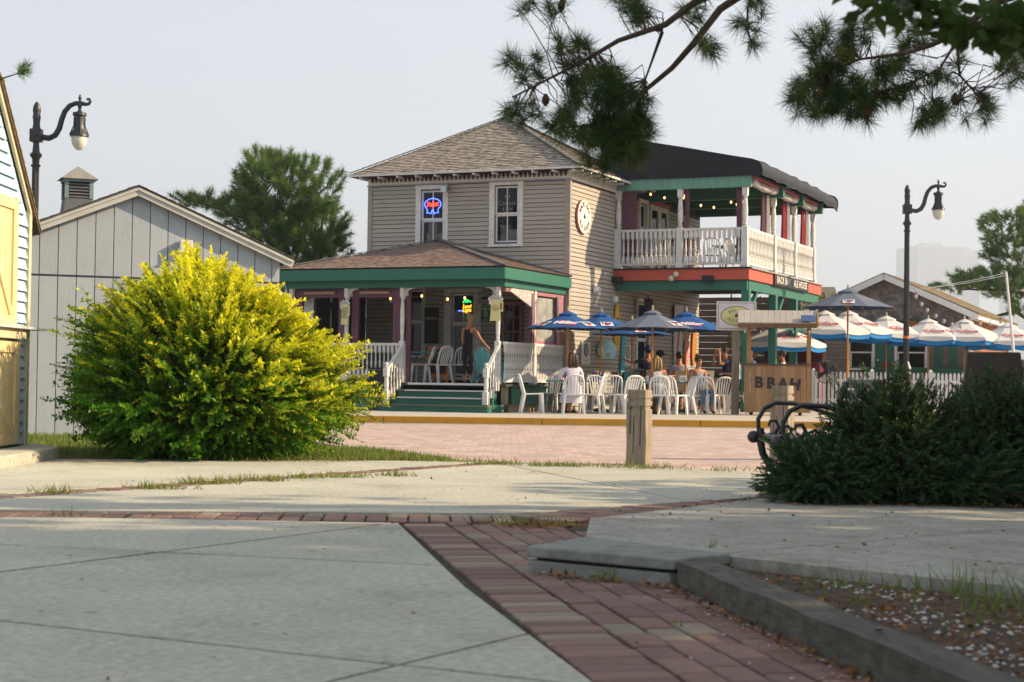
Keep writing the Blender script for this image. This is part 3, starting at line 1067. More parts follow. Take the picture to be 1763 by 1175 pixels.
def post_mesh(z0, z1, zr, w=0.12):
    """turned post: square foot to just over the rail, turned shaft, square head"""
    b = MB()
    h_ = w / 2
    b.box(-h_, -h_, z0, h_, h_, zr)
    b.box(-h_ - 0.015, -h_ - 0.015, z0, h_ + 0.015, h_ + 0.015, z0 + 0.16)
    sh = z1 - 0.2 - zr
    pr = [(h_ * 0.95, 0), (h_ * 0.6, 0.03), (h_ * 0.85, 0.06), (h_ * 0.6, 0.10), (h_ * 0.8, 0.16), (h_ * 0.92, sh * 0.5), (h_ * 0.72, sh * 0.85), (h_ * 0.55, sh - 0.07), (h_ * 0.9, sh - 0.03), (h_ * 0.7, sh)]
    b.lathe([(r_, zr + z_) for r_, z_ in pr], 10)
    b.box(-h_ * 0.85, -h_ * 0.85, z1 - 0.2, h_ * 0.85, h_ * 0.85, z1)
    return b.mesh('turned_post', OLDWHITE)


pm = post_mesh(FZ, 2.94, 1.72, 0.115)
for x, y in ((-5.6, -3.62), (-4.11, -3.62), (-2.65, -3.62), (-0.24, -3.62), (-0.11, -1.88), (-5.62, -1.8)):
    obj('porch_post', pm, H, (x, y, 0))
for x, sg in ((-2.65, 1), (-0.24, -1), (-4.11, 1)):              # fretwork brackets
    b = MB()
    for rr in (0.22, 0.15):
        b.tube([(x + sg * (0.06 + rr * (1 - math.cos(t))), -3.62, 2.93 - rr * (1 - math.sin(t)) * 1.0) for t in np.linspace(0, PI / 2, 7)], 0.013, 6)
    b.tube([(x + sg * 0.06, -3.62, 2.925), (x + sg * 0.3, -3.62, 2.925)], 0.013, 6)
    b.tube([(x + sg * 0.06, -3.62, 2.68), (x + sg * 0.06, -3.62, 2.93)], 0.013, 6)
    for k in range(3):
        b.tube([(x + sg * (0.12 + 0.022 * math.cos(t)), -3.62, 2.87 - k * 0.05 + 0.022 * math.sin(t)) for t in np.linspace(0, 6.2, 8)], 0.008, 5)
    b.build('bracket', OLDWHITE, H)


def baluster_mesh(h_, w=0.042, seg=8):
    b = MB()
    q = w / 2
    b.box(-q, -q, 0, q, q, h_ * 0.2)
    b.box(-q, -q, h_ * 0.78, q, q, h_)
    b.lathe([(q * 0.6, h_ * 0.2), (q, h_ * 0.23), (q * 0.5, h_ * 0.27), (q * 0.95, h_ * 0.4), (q * 0.6, h_ * 0.55), (q * 0.45, h_ * 0.72), (q, h_ * 0.75), (q * 0.7, h_ * 0.78)], 6)
    return b.mesh('baluster', OLDWHITE)


def railing(p, q, z0, z1, n, bal, name='railing', post_w=0.0):
    p, q = Vector((*p, 0)), Vector((*q, 0))
    r_ = MB().bar(p + Z_ * (z1 - 0.03), q + Z_ * (z1 - 0.03), 0.085, 0.06).build(name, OLDWHITE, H)
    MB().bar(p + Z_ * (z0 + 0.03), q + Z_ * (z0 + 0.03), 0.06, 0.06).build('bottom_rail', OLDWHITE, r_)
    for i in range(n):
        c = p.lerp(q, (i + 0.5) / n)
        obj('baluster', bal, r_, (c.x, c.y, z0 + 0.06))
    return r_


bal1 = baluster_mesh(1.67 - 0.86 - 0.12, 0.06)
railing((-5.54, -3.62), (-4.17, -3.62), 0.86, 1.67, 12, bal1)
railing((-4.05, -3.62), (-2.72, -3.62), 0.86, 1.67, 12, bal1)
bal2 = baluster_mesh(1.71 - 0.80 - 0.12, 0.05)
railing((-0.11, -3.55), (-0.11, -1.95), 0.80, 1.71, 17, bal2)
railing((-0.11, -1.82), (-0.11, -0.05), 0.80, 1.71, 19, bal2)
# stair rails with ball newels
for x in (-2.62, -0.15):
    b = MB()
    b.box(-0.06, -0.06, 0.287, 0.06, 0.06, 0.58)
    b.lathe([(0.055, 0.58), (0.04, 0.62), (0.05, 0.66), (0.042, 0.9)], 8)
    b.box(-0.055, -0.055, 0.9, 0.055, 0.055, 1.1)
    b.lathe([(0.03, 1.1), (0.045, 1.115), (0.02, 1.13), (0.045, 1.165), (0.045, 1.19), (0.02, 1.22), (0.0, 1.225)], 10)
    b.build('newel_post', OLDWHITE, H, loc=(x, -4.42, 0))
    b = MB()
    b.bar((x, -4.40, 1.05), (x if x < -1 else -0.2, -3.66, 1.62), 0.07, 0.05)
    r_ = b.build('stair_railing', OLDWHITE, H)
    for k in range(5):
        t = (k + 0.6) / 5.4
        y = -4.40 + 0.74 * t
        zb = 0.287 if y < -4.3 else (0.447 if y < -4.0 else 0.607)
        b = MB()
        ht = 1.05 + 0.57 * t - 0.02 - zb
        b.box(-0.022, -0.022, zb, 0.022, 0.022, zb + ht * 0.25)
        b.lathe([(0.014, zb + ht * 0.25), (0.022, zb + ht * 0.3), (0.012, zb + ht * 0.4), (0.021, zb + ht * 0.55), (0.012, zb + ht * 0.7), (0.022, zb + ht * 0.75)], 6)
        b.box(-0.022, -0.022, zb + ht * 0.75, 0.022, 0.022, zb + ht)
        b.build('baluster', OLDWHITE, r_, loc=(x, y, 0))
MB().box(-0.26, -4.55, 0.13, -0.02, -3.72, 0.30).build('stair_cheek', GREEN, H)
# plum frames between the left posts, with rolled blinds
for a0, a1 in ((-5.52, -4.18), (-4.02, -2.74)):
    b = MB()
    b.box(a0, -3.55, 0.78, a0 + 0.17, -3.47, 2.93)
    b.box(a1 - 0.19, -3.55, 0.78, a1, -3.47, 2.93)
    b.box(a0 + 0.17, -3.548, 2.73, a1 - 0.19, -3.47, 2.93)
    b.build('plum_frame', PLUM, H)
    MB().tube([(a0 + 0.25, -3.60, 2.84), (a1 - 0.27, -3.60, 2.84)], 0.04, 8).build('rolled_blind', mat('tan_blind', (0.36, 0.22, 0.16), rough=0.7), H)
MB().box(-2.58, -3.55, 0.78, -2.49, -3.47, 2.93).build('plum_frame', PLUM, H)
# red window grid, clear vinyl and curtains on the side of the porch
b = MB()
RX0, RX1, RZ0, RZ1 = -1.93, -1.19, 1.68, 2.78
b.box(RX0, -0.05, RZ0, RX0 + 0.08, -0.002, RZ1)
b.box(RX1 - 0.08, -0.05, RZ0, RX1, -0.002, RZ1)
b.box(RX0 + 0.08, -0.05, RZ1 - 0.08, RX1 - 0.08, -0.002, RZ1)
b.box(RX0 + 0.08, -0.05, RZ0, RX1 - 0.08, -0.002, RZ0 + 0.08)
for k in (1, 2):
    xm, zm = RX0 + (RX1 - RX0) * k / 3, RZ0 + (RZ1 - RZ0) * k / 3
    b.box(xm - 0.015, -0.045, RZ0 + 0.08, xm + 0.015, -0.01, RZ1 - 0.08)
    b.box(RX0 + 0.08, -0.04, zm - 0.015, RX1 - 0.08, -0.012, zm + 0.015)
rw = b.build('red_window', PINKRED, H)
MB().box(RX0 + 0.08, -0.009, RZ0 + 0.08, RX1 - 0.08, -0.004, RZ1 - 0.08).build('pane', PANE, rw)
MB().box(-5.66, -2.5, 0.78, -5.58, -0.02, 2.93).build('light_block_panel', DARK, H)  # added panel, closes the porch end so less daylight gets in
b = MB()
b.box(-0.17, -3.55, 2.84, -0.08, -0.04, 2.93)
b.box(-0.17, -0.50, 1.70, -0.09, -0.06, 2.84)
b.box(-0.17, -1.80, 1.70, -0.09, -1.72, 2.84)
b.box(-0.17, -2.02, 1.70, -0.09, -1.95, 2.84)
b.box(-0.17, -1.72, 1.70, -0.10, -0.50, 1.78)
b.build('side_frame', mat('faded_pink_trim', (0.36, 0.16, 0.18), (0.30, 0.12, 0.14), rough=0.7), H)
VINYL = mat('cloudy_vinyl', (0.42, 0.42, 0.37), (0.20, 0.21, 0.20), scale=3.5, rough=0.25, bump=0.35, bscale=7, spec=0.5)
MB().box(-0.13, -1.70, 1.78, -0.12, -0.62, 2.80).build('vinyl_panel', VINYL, H)
b = MB()
b.hexa([(-0.06, -3.5, 2.84), (-0.02, -3.5, 2.84), (-0.02, -2.15, 2.84), (-0.06, -2.15, 2.84), (-0.06, -3.35, 2.92), (-0.02, -3.35, 2.92), (-0.02, -2.1, 2.92), (-0.06, -2.1, 2.92)])
b.add([(-0.05, -3.45, 2.86), (-0.05, -2.10, 2.50), (-0.05, -2.10, 2.86), (-0.02, -3.40, 2.84), (-0.02, -2.12, 2.52), (-0.02, -2.12, 2.84)], [(0, 1, 2), (5, 4, 3), (0, 3, 4, 1), (1, 4, 5, 2)])
b.build('gathered_vinyl', mat('milky_vinyl', (0.55, 0.52, 0.46), (0.35, 0.33, 0.30), scale=9, rough=0.3, bump=0.4), H)
b = MB()
for y0, w_ in ((-2.22, 0.2), (-0.66, 0.14)):
    for k in range(4):
        b.cur = k % 2
        b.tube([(-0.03, y0 + k * w_ / 4, 1.72), (-0.02, y0 + k * w_ / 4 + 0.01, 2.3), (-0.035, y0 + k * w_ / 4, 2.86)], w_ / 7, 6)
b.build('side_curtain', [PLUM, mat('grey_curtain', (0.45, 0.40, 0.40), rough=0.8)], H)
# green planked planter ledge under the side rail and brick pier
b = MB()
ledge = MB().box(-0.05, -3.40, 0.30, 0.02, -0.06, 0.68).build('planter_ledge', DARK, H)
for k in range(3):
    for y0, y1 in ((-3.42, -2.35), (-2.33, -1.2), (-1.18, -0.05)):
        MB().box(0.021, y0, 0.30 + k * 0.128, 0.07, y1, 0.30 + k * 0.128 + 0.122).build('plank', GREEN, ledge)
MB().box(-0.10, -3.44, 0.685, 0.12, -0.04, 0.72).build('ledge_cap', mat('dark_green_cap', (0.03, 0.075, 0.05), rough=0.6), H)
pier = MB().box(-0.28, -3.60, 0.1, -0.05, -3.42, 0.30).build('brick_pier', MORTAR, H)
for k in range(3):
    for j in range(2):
        MB().box(-0.29 + 0.125 * j, -3.615, 0.13 + k * 0.058, -0.175 + 0.125 * j, -3.405, 0.182 + k * 0.058).build('brick', mat('old_red_brick', (0.16, 0.06, 0.045), rough=0.9, rnd=0.2), pier)
# ceiling fan in the porch
cf = thing('ceiling_fan', 'tan ceiling fan with round light hanging under the porch ceiling', 'fan', HW(-3.95, -1.6, 2.80), -TH)
MB().lathe([(0.02, 0.4), (0.02, 0.14), (0.09, 0.12), (0.1, 0.04), (0.05, 0.0)], 10).build('motor', mat('tan_metal', (0.35, 0.27, 0.18), rough=0.5), cf)
for k in range(5):
    b = MB()
    a = k * 2 * PI / 5 + 0.3
    c_, s2 = math.cos(a), math.sin(a)
    b.hexa([(0.1 * c_ + 0.04 * s2, 0.1 * s2 - 0.04 * c_, 0.05), (0.62 * c_ + 0.07 * s2, 0.62 * s2 - 0.07 * c_, 0.04), (0.62 * c_ - 0.07 * s2, 0.62 * s2 + 0.07 * c_, 0.06), (0.1 * c_ - 0.04 * s2, 0.1 * s2 + 0.04 * c_, 0.07),
            (0.1 * c_ + 0.04 * s2, 0.1 * s2 - 0.04 * c_, 0.06), (0.62 * c_ + 0.07 * s2, 0.62 * s2 - 0.07 * c_, 0.05), (0.62 * c_ - 0.07 * s2, 0.62 * s2 + 0.07 * c_, 0.07), (0.1 * c_ - 0.04 * s2, 0.1 * s2 + 0.04 * c_, 0.08)])
    b.build('blade', mat('fan_blade', (0.42, 0.32, 0.20), rough=0.5), cf)
MB().ball((0, 0, -0.06), (0.12, 0.12, 0.07)).build('light_bowl', mat('milk_glass', (0.55, 0.50, 0.40), rough=0.3), cf)

# ---- balcony
BZ = 3.75
MB().box(0.03, 3.1, 3.47, 3.64, 3.16, BZ).build('balcony_fascia', REDF, H, bevel=0.004)
MB().box(3.581, 3.161, 3.47, 3.64, 10.9, BZ).build('balcony_fascia', REDF, H, bevel=0.004)
MB().box(0.03, 3.04, BZ + 0.002, 3.70, 3.20, BZ + 0.035).build('deck_edge', BLACKP, H)
MB().box(3.56, 3.201, BZ + 0.002, 3.70, 10.95, BZ + 0.035).build('deck_edge', mat('grey_edge', (0.3, 0.3, 0.28), rough=0.7), H)
b = MB()
for i in range(52):
    y = 3.2 + i * 0.148
    b.box(0.03, y, 3.70, 3.56, y + 0.142, BZ)
tag(b.build('balcony_floor', mat('deck_board', (0.16, 0.13, 0.11), rough=0.8), H), None, None, None, 'stuff')
MB().box(0.06, 3.2, 3.21, 3.56, 3.32, 3.469).build('balcony_beam', GREEN, H, bevel=0.005)
MB().box(3.46, 3.321, 3.21, 3.58, 10.8, 3.469).build('balcony_beam', GREEN, H, bevel=0.005)
b = MB()
for i in range(17):
    y = 3.5 + i * 0.43
    b.box(0.03, y, 3.5, 3.45, y + 0.05, 3.699)
tag(b.build('joist', mat('joist_wood', (0.10, 0.085, 0.07), rough=0.8), H), None, None, None, 'stuff')
for y in (3.26, 5.88, 8.09, 10.4):
    MB().box(3.43, y - 0.1, 0.1, 3.63, y + 0.1, 3.209).build('ground_post', GREEN, H, bevel=0.006)
for y in (3.45, 6.1):
    b = MB()
    b.bar((3.53, y, 2.55), (3.53, y + 0.75, 3.2), 0.09, 0.1)
    b.build('brace', GREEN, H)
b = MB()
b.bar((3.53, 3.36, 2.42), (3.53, 10.3, 2.42), 0.06, 0.16)
b.build('rail_beam', GREEN, H)
bpm = post_mesh(BZ, 5.81, 4.82, 0.16)
for x, y in ((0.09, 3.22), (1.78, 3.22), (3.49, 3.24), (3.52, 5.88), (3.52, 8.09), (3.52, 10.3)):
    obj('balcony_post', bpm, H, (x, y, 0))
bal3 = baluster_mesh(4.80 - 3.86 - 0.12, 0.075)
railing((0.18, 3.22), (1.69, 3.22), 3.86, 4.80, 12, bal3, 'balcony_railing')
railing((1.87, 3.22), (3.40, 3.22), 3.86, 4.80, 12, bal3, 'balcony_railing')
bal4 = baluster_mesh(4.80 - 3.86 - 0.12, 0.075)
for y0, y1 in ((3.34, 5.78), (5.98, 7.99), (8.19, 10.2)):
    railing((3.52, y0), (3.52, y1), 3.86, 4.80, int((y1 - y0) / 0.135), bal4, 'balcony_railing')
MB().box(-0.06, 3.13, 5.81, 3.66, 3.25, 6.10).build('canopy_beam', TEALGREEN, H, bevel=0.006)
for y in (5.88, 8.09, 10.3):
    MB().box(0.0, y - 0.09, 5.81, 3.80, y + 0.09, 6.12).build('canopy_beam', GREEN, H, bevel=0.006)
MB().box(3.44, 3.26, 6.121, 3.60, 11.2, 6.2).build('canopy_plate', LEADGREY, H)
# black tarp: slopes down from the house, rolled over the outer edge, closed front end
prof = [(-0.35, 7.30), (0.8, 7.07), (1.9, 6.86), (3.0, 6.64), (3.72, 6.50), (3.88, 6.44), (3.96, 6.34), (3.98, 6.2), (3.96, 6.07)]
TARP = mat('black_tarp', (0.010, 0.012, 0.018), (0.015, 0.017, 0.023), scale=3, rough=0.55, bump=0.8, bscale=4, spec=0.22)
b = MB()
ny = 22
ys = np.linspace(3.02, 11.55, ny)
vs, fs = [], []
for j, y in enumerate(ys):
    for i, (x, z) in enumerate(prof):
        wv = 0.022 * math.sin(j * 2.3 + i) + 0.03 * (math.sin(j * 0.9) ** 2) * (i > 4)
        yy = y if 0 < j < ny - 1 else y
        vs.append((x + (wv if i > 3 else 0), yy, z + wv * 0.5 - (0.10 * ((j / (ny - 1)) ** 6) if i > 3 else 0)))
npf = len(prof)
for j in range(ny - 1):
    for i in range(npf - 1):
        fs.append((j * npf + i, j * npf + i + 1, (j + 1) * npf + i + 1, (j + 1) * npf + i))
b.add(vs, fs)
b.add([(x, 3.02, z) for x, z in prof] + [(3.7, 3.06, 6.09), (2.0, 3.09, 6.08), (-0.35, 3.06, 6.1)], [tuple(range(len(prof) + 3))])
b.add([(x, 11.55, z) for x, z in prof] + [(3.7, 11.5, 6.09), (-0.35, 11.5, 6.1)], [tuple(range(len(prof) + 2))])
b.add([(-0.35, 3.02, 7.30), (-0.35, 11.55, 7.3), (-0.35, 11.5, 6.1), (-0.35, 3.06, 6.1)], [(0, 1, 2, 3)])
cn = b.build('canopy', TARP, H, smooth=True)
MB().box(0.05, 3.26, 6.205, 3.45, 11.3, 6.23).build('canopy_ceiling', mat('dark_green_ceiling', (0.03, 0.06, 0.045), rough=0.7), H)
# curtains of the balcony
b = MB()
b.box(0.17, 3.30, 4.0, 0.56, 3.34, 5.81)
b.build('balcony_curtain', PLUM, H)
for x0, x1 in ((1.88, 1.99), (3.24, 3.40)):
    b = MB()
    for k in range(3):
        xx = x0 + (x1 - x0) * (k + 0.5) / 3
        b.tube([(xx, 3.3, 3.9), (xx + 0.01, 3.3, 4.8), (xx, 3.3, 5.81)], (x1 - x0) / 5, 6)
    b.build('balcony_curtain', PLUM, H)
REDC = mat('red_curtain', (0.38, 0.03, 0.04), rough=0.8)
GRYC = mat('pale_curtain', (0.42, 0.37, 0.36), (0.34, 0.29, 0.29), rough=0.8)
for i, (y, c1, c2) in enumerate(((5.7, GRYC, PLUM), (7.85, GRYC, REDC), (10.0, GRYC, REDC))):
    for j, m in enumerate((c1, c2)):
        b = MB()
        for k in range(3):
            yy = y - 0.05 - j * 0.28 - k * 0.08
            b.tube([(3.42 - 0.05 * j, yy, 4.2), (3.43 - 0.05 * j, yy + 0.04, 5.0), (3.44 - 0.05 * j, yy, 5.85)], [0.045, 0.055, 0.035], 6)
        b.build('balcony_curtain', m, H)
for y0, y1 in ((3.36, 5.76), (6.0, 7.97), (8.2, 10.18)):           # rolled clear blinds with red hems
    b = MB()
    b.cur = 0
    b.tube([(3.6, y0 + (y1 - y0) * t, 5.98 - 0.05 * math.sin(t * PI) + 0.01 * math.sin(t * 19)) for t in np.linspace(0, 1, 9)], [0.10 + 0.012 * math.sin(k * 2) for k in range(9)], 8)
    b.cur = 1
    b.box(3.66, y0, 6.03, 3.70, y1, 6.10)
    b.build('rolled_blind', [mat('clear_roll', (0.50, 0.46, 0.42), (0.32, 0.28, 0.26), scale=8, rough=0.3, bump=0.5), mat('red_hem', (0.42, 0.10, 0.09), rough=0.6)], H)
for x in (0.02, 2.45):                                              # dark speakers on the red fascia
    sp = thing('speaker_box', 'small black speaker box on the red balcony fascia' + (' against the house wall' if x < 1 else ' near the corner post'), 'speaker', HW(x + 0.14, 3.03, 3.40), -TH)
    MB().box(-0.13, -0.09, 0, 0.13, 0.065, 0.17).build('cabinet', BLACKP, sp, bevel=0.01)
    MB().box(-0.11, -0.097, 0.02, 0.11, -0.091, 0.15).build('grille', DARK, sp)
sl = thing('spot_light', 'twin white spot lamps on the middle of the red balcony fascia', 'light', HW(1.68, 3.06, 3.56), -TH)
for dx, dz in ((-0.06, -0.05), (0.07, 0.05)):
    MB().ball((dx, -0.05, dz), (0.075, 0.09, 0.075)).build('lamp_head', mat('cream_lamp', (0.62, 0.58, 0.46), rough=0.4), sl)
MB().box(-0.03, 0.0, -0.03, 0.03, 0.045, 0.03).build('bracket', WHITE, sl)
wl_ = thing('wall_lamp', 'white twin flood lamp on the sunlit side wall', 'light', HW(0.03, 1.63, 3.16), -TH)
MB().ball((0.08, -0.04, 0.0), (0.08, 0.075, 0.09)).build('lamp_head', WHITE, wl_)
MB().ball((0.09, 0.12, 0.02), (0.06, 0.055, 0.065)).build('lamp_head', WHITE, wl_)
MB().box(0.0, -0.05, -0.06, 0.03, 0.08, 0.06).build('mount', WHITE, wl_)
wl2 = thing('wall_lamp', 'white lamp on the side wall under the green balcony beam', 'light', HW(0.03, 3.0, 2.98), -TH)
MB().ball((0.09, 0.0, 0.0), (0.08, 0.08, 0.09)).build('lamp_head', WHITE, wl2)
MB().box(0.0, -0.05, -0.06, 0.03, 0.05, 0.06).build('mount', WHITE, wl2)
# ================================================================== SHEDS
SD_ = Vector((0.9266, 0.376, 0))
shed = thing('grey_shed', 'long grey board sided shed with gable roof and louvred cupola', 'shed', (-6.35, 23.28, 0), math.atan2(0.376, 0.9266))
GREYW = mat('grey_shed_paint', (0.405, 0.45, 0.49), (0.37, 0.415, 0.455), scale=2.5, stretch=(8, 1, 0.6), rough=0.7, bump=0.35, bscale=14, rnd=0.04, dirt=(0.33, 0.36, 0.37), dirt_scale=2.4)
GROOVE = mat('board_gap', (0.12, 0.14, 0.17), rough=0.8)
gz = lambda t: 3.50 - abs(t - 1.1) * 0.418
DEP = 9.4
b = MB()
pts = [(-0.98, 0.0), (3.18, 0.0), (3.18, gz(3.18) - 0.06), (1.1, 3.44), (-0.98, gz(-0.98) - 0.06)]
b.add([(x, 0.02, z) for x, z in pts] + [(x, DEP, z) for x, z in pts], [(0, 1, 2, 3, 4), (9, 8, 7, 6, 5), (1, 6, 7, 2), (0, 4, 9, 5)])
b.build('wall', GROOVE, shed)
t = -0.98
while t < 3.17:
    t1 = min(t + 0.2525, 3.18)
    for z0, z1 in ((0.0, 2.205), (2.235, None)):
        zz0 = gz(t) - 0.07 if z1 is None else z1
        zz1 = gz(t1) - 0.07 if z1 is None else z1
        b = MB()
        e = 0.006
        top = [(t + e, zz0), (t1 - e, zz1)]
        if t < 1.1 < t1 and z1 is None:
            top = [(t + e, zz0), (1.1, 3.43), (t1 - e, zz1)]
        poly = [(t + e, z0), (t1 - e, z0)] + top[::-1]
        b.xf = Matrix(((1, 0, 0, 0), (0, 0, 1, 0), (0, 1, 0, 0), (0, 0, 0, 1)))
        b.prism(poly, 0.0, 0.018)
        b.build('board', GREYW, shed)
    t = t1
# roof with thin shingle edge and white rake
RAKE = mat('pale_rake', (0.55, 0.55, 0.52), (0.47, 0.47, 0.44), rough=0.7)
ASPH = mat('grey_asphalt_shingle', (0.10, 0.10, 0.10), (0.16, 0.155, 0.15), scale=8, rough=0.95, bump=0.4, attr=(0.2, 0.19, 0.18))
rf = MB()
for s_, e_ in ((1, 3.36), (-1, -1.16)):
    rf.add([(1.1, -0.10, 3.52), (e_, -0.10, 3.52 - abs(e_ - 1.1) * 0.418), (e_, DEP + 0.1, 3.52 - abs(e_ - 1.1) * 0.418), (1.1, DEP + 0.1, 3.52),
            (1.1, -0.10, 3.49), (e_, -0.10, 3.49 - abs(e_ - 1.1) * 0.418), (e_, DEP + 0.1, 3.49 - abs(e_ - 1.1) * 0.418), (1.1, DEP + 0.1, 3.49)],
           [(0, 1, 2, 3), (4, 7, 6, 5), (0, 4, 5, 1), (1, 5, 6, 2), (2, 6, 7, 3)])
rfo = rf.build('roof', ASPH, shed)
s_ = TMB()
for e_ in (3.36, -1.16):
    ez = 3.525 - abs(e_ - 1.1) * 0.418
    p0, p1 = (e_, -0.12, ez), (e_, DEP + 0.1, ez)
    shingles(s_, p0, p1, (1.1, -0.12, 3.53), (1.1, DEP + 0.1, 3.53), 0.14, 0.25, 0.01)
tag(tinted(s_, 'shingle_courses', ASPH, rfo), None, None, None, 'stuff')
for e_ in (3.35, -1.15):
    b = MB()
    b.bar((1.1, -0.095, 3.435), (e_, -0.095, 3.435 - abs(e_ - 1.1) * 0.418), 0.022, 0.10)
    b.bar((1.1, -0.11, 3.475), (e_, -0.11, 3.475 - abs(e_ - 1.1) * 0.418), 0.03, 0.035)
    b.build('rake_board', RAKE, shed)
cup = MB()
cup.hexa([(1.1 - 0.31, 6.3 - 0.31, 3.25), (1.1 + 0.31, 6.3 - 0.31, 3.25), (1.1 + 0.31, 6.3 + 0.31, 3.25), (1.1 - 0.31, 6.3 + 0.31, 3.25), (1.1 - 0.235, 6.3 - 0.235, 3.93), (1.1 + 0.235, 6.3 - 0.235, 3.93), (1.1 + 0.235, 6.3 + 0.235, 3.93), (1.1 - 0.235, 6.3 + 0.235, 3.93)])
cup = cup.build('cupola', mat('grey_cupola', (0.13, 0.14, 0.15), rough=0.8), shed)
for sx in (-1, 1):
    for sy in (-1, 1):
        MB().box(1.1 + sx * 0.212 - 0.033, 6.3 + sy * 0.212 - 0.033, 3.93, 1.1 + sx * 0.212 + 0.033, 6.3 + sy * 0.212 + 0.033, 4.22).build('cupola_post', mat('cupola_trim', (0.212, 0.29, 0.28), rough=0.8), cup)
MB().box(1.1 - 0.18, 6.3 - 0.18, 3.93, 1.1 + 0.18, 6.3 + 0.18, 4.22).build('cupola_core', DARK, cup)
for k in range(5):
    z = 3.945 + k * 0.055
    for ang in range(4):
        b = MB()
        b.xf = Matrix.Translation((1.1, 6.3, 0)) @ Matrix.Rotation(ang * PI / 2, 4, 'Z')
        b.hexa([(-0.175, -0.245, z), (0.175, -0.245, z), (0.175, -0.20, z + 0.03), (-0.175, -0.20, z + 0.03), (-0.175, -0.245, z + 0.014), (0.175, -0.245, z + 0.014), (0.175, -0.20, z + 0.044), (-0.175, -0.20, z + 0.044)])
        b.build('louvre', mat('louvre_grey', (0.14, 0.14, 0.14), rough=0.8), cup)
MB().box(1.1 - 0.26, 6.3 - 0.26, 4.225, 1.1 + 0.26, 6.3 + 0.26, 4.27).build('cupola_cornice', mat('cupola_trim', (0.3, 0.29, 0.28)), cup)
cr_ = MB()
cr_.add([(1.1 - 0.32, 6.3 - 0.32, 4.27), (1.1 + 0.32, 6.3 - 0.32, 4.27), (1.1 + 0.32, 6.3 + 0.32, 4.27), (1.1 - 0.32, 6.3 + 0.32, 4.27), (1.1, 6.3, 4.52)], [(0, 1, 4), (1, 2, 4), (2, 3, 4), (3, 0, 4), (3, 2, 1, 0)])
cr_.build('cupola_roof', mat('cupola_shingle', (0.26, 0.25, 0.23), (0.19, 0.185, 0.17), scale=9, rough=0.9, bump=0.3), cup)
wf = thing('wall_flood_light', 'small white flood light fixed on the grey shed wall above the golden shrub', 'light', tuple(Vector((-6.35, 23.28, 2.68)) + SD_ * 1.79 + Vector((0.376, -0.9266, 0)) * 0.01), math.atan2(0.376, 0.9266))
MB().box(-0.09, -0.10, -0.08, 0.09, 0.0, 0.10).build('lamp_box', WHITE, wf, bevel=0.01)
MB().box(-0.08, -0.12, -0.10, 0.08, -0.03, -0.081).build('visor', BLACKP, wf)

# blue shed: gable end faces right (+x); local axes: x = +y of the world, outward = +x of the world
bsh = thing('blue_shed', 'blue clapboard shed with pale yellow doors and steep gambrel roof', 'shed', (-5.05, 17.45, 0), 0)
BLUEP = mat('pale_blue_paint', (0.42, 0.58, 0.70), (0.34, 0.50, 0.62), scale=5, stretch=(1, 1, 3), rough=0.7, bump=0.2, dirt=(0.55, 0.58, 0.57), dirt_scale=12, rnd=0.05)
YELP = mat('pale_yellow_paint', (0.72, 0.57, 0.31), (0.66, 0.51, 0.26), scale=4, rough=0.65, bump=0.1, dirt=(0.66, 0.58, 0.40), dirt_scale=8)
gy = [(-4.6, 0.1), (0.0, 0.1), (0.0, 2.50), (-1.15, 3.60), (-2.3, 3.98), (-3.45, 3.60), (-4.6, 2.50)]
b = MB()
b.add([(-0.03, y, z) for y, z in gy] + [(-3.5, y, z) for y, z in gy], [(0, 1, 2, 3, 4, 5, 6), (13, 12, 11, 10, 9, 8, 7), (1, 8, 9, 2), (0, 6, 13, 7), (2, 9, 10, 3), (3, 10, 11, 4), (4, 11, 12, 5), (5, 12, 13, 6)])
bwall = b.build('wall', BLUEP, bsh)


def groof(y):
    return 2.66 + (-y) * 1.08 if y > -1.15 else 3.9 + (-1.15 - y) * 0.34


z = 0.14
while z < 3.55:
    y1 = -0.07 if z < 2.4 else -(z - 2.40) / 0.957 - 0.07
    y0 = -1.5
    b = MB()
    b.hexa([(-0.03, y0, z), (0.008 + 0.012, y0, z - 0.004), (0.02, y1, z - 0.006 + random.uniform(-0.006, 0.004)), (-0.03, y1, z), (-0.03, y0, z + 0.112), (-0.012, y0, z + 0.112), (-0.012, y1, z + 0.112), (-0.03, y1, z + 0.112)])
    b.build('clapboard', BLUEP, bwall)
    z += 0.112
CRM = mat('cream_trim', (0.66, 0.56, 0.38), (0.55, 0.47, 0.33), scale=7, rough=0.7, dirt=(0.40, 0.33, 0.24), dirt_scale=9)
MB().box(-0.02, -0.07, 0.1, 0.03, 0.02, 2.54).build('corner_board', CRM, bsh)
b = MB()
b.bar((0.02, 0.0, 2.53), (0.02, -1.17, 3.65), 0.03, 0.09, up=(0, 1, 1))
b.build('rake_board', CRM, bsh)
b = MB()
b.bar((0.02, -1.17, 3.65), (0.02, -2.3, 4.03), 0.03, 0.09)
b.build('rake_board', CRM, bsh)
OLDSH = mat('mossy_old_shingle', (0.19, 0.14, 0.09), (0.10, 0.08, 0.05), scale=14, rough=0.95, bump=0.5, attr=(0.30, 0.20, 0.10))
s_ = TMB()
shingles(s_, (0.07, 0.24, 2.34), (-3.6, 0.24, 2.34), (0.07, -1.19, 3.71), (-3.6, -1.19, 3.71), 0.13, 0.16, 0.02)
shingles(s_, (0.07, -1.15, 3.69), (-3.6, -1.15, 3.69), (0.07, -2.3, 4.09), (-3.6, -2.3, 4.09), 0.13, 0.16, 0.02)
b = MB()
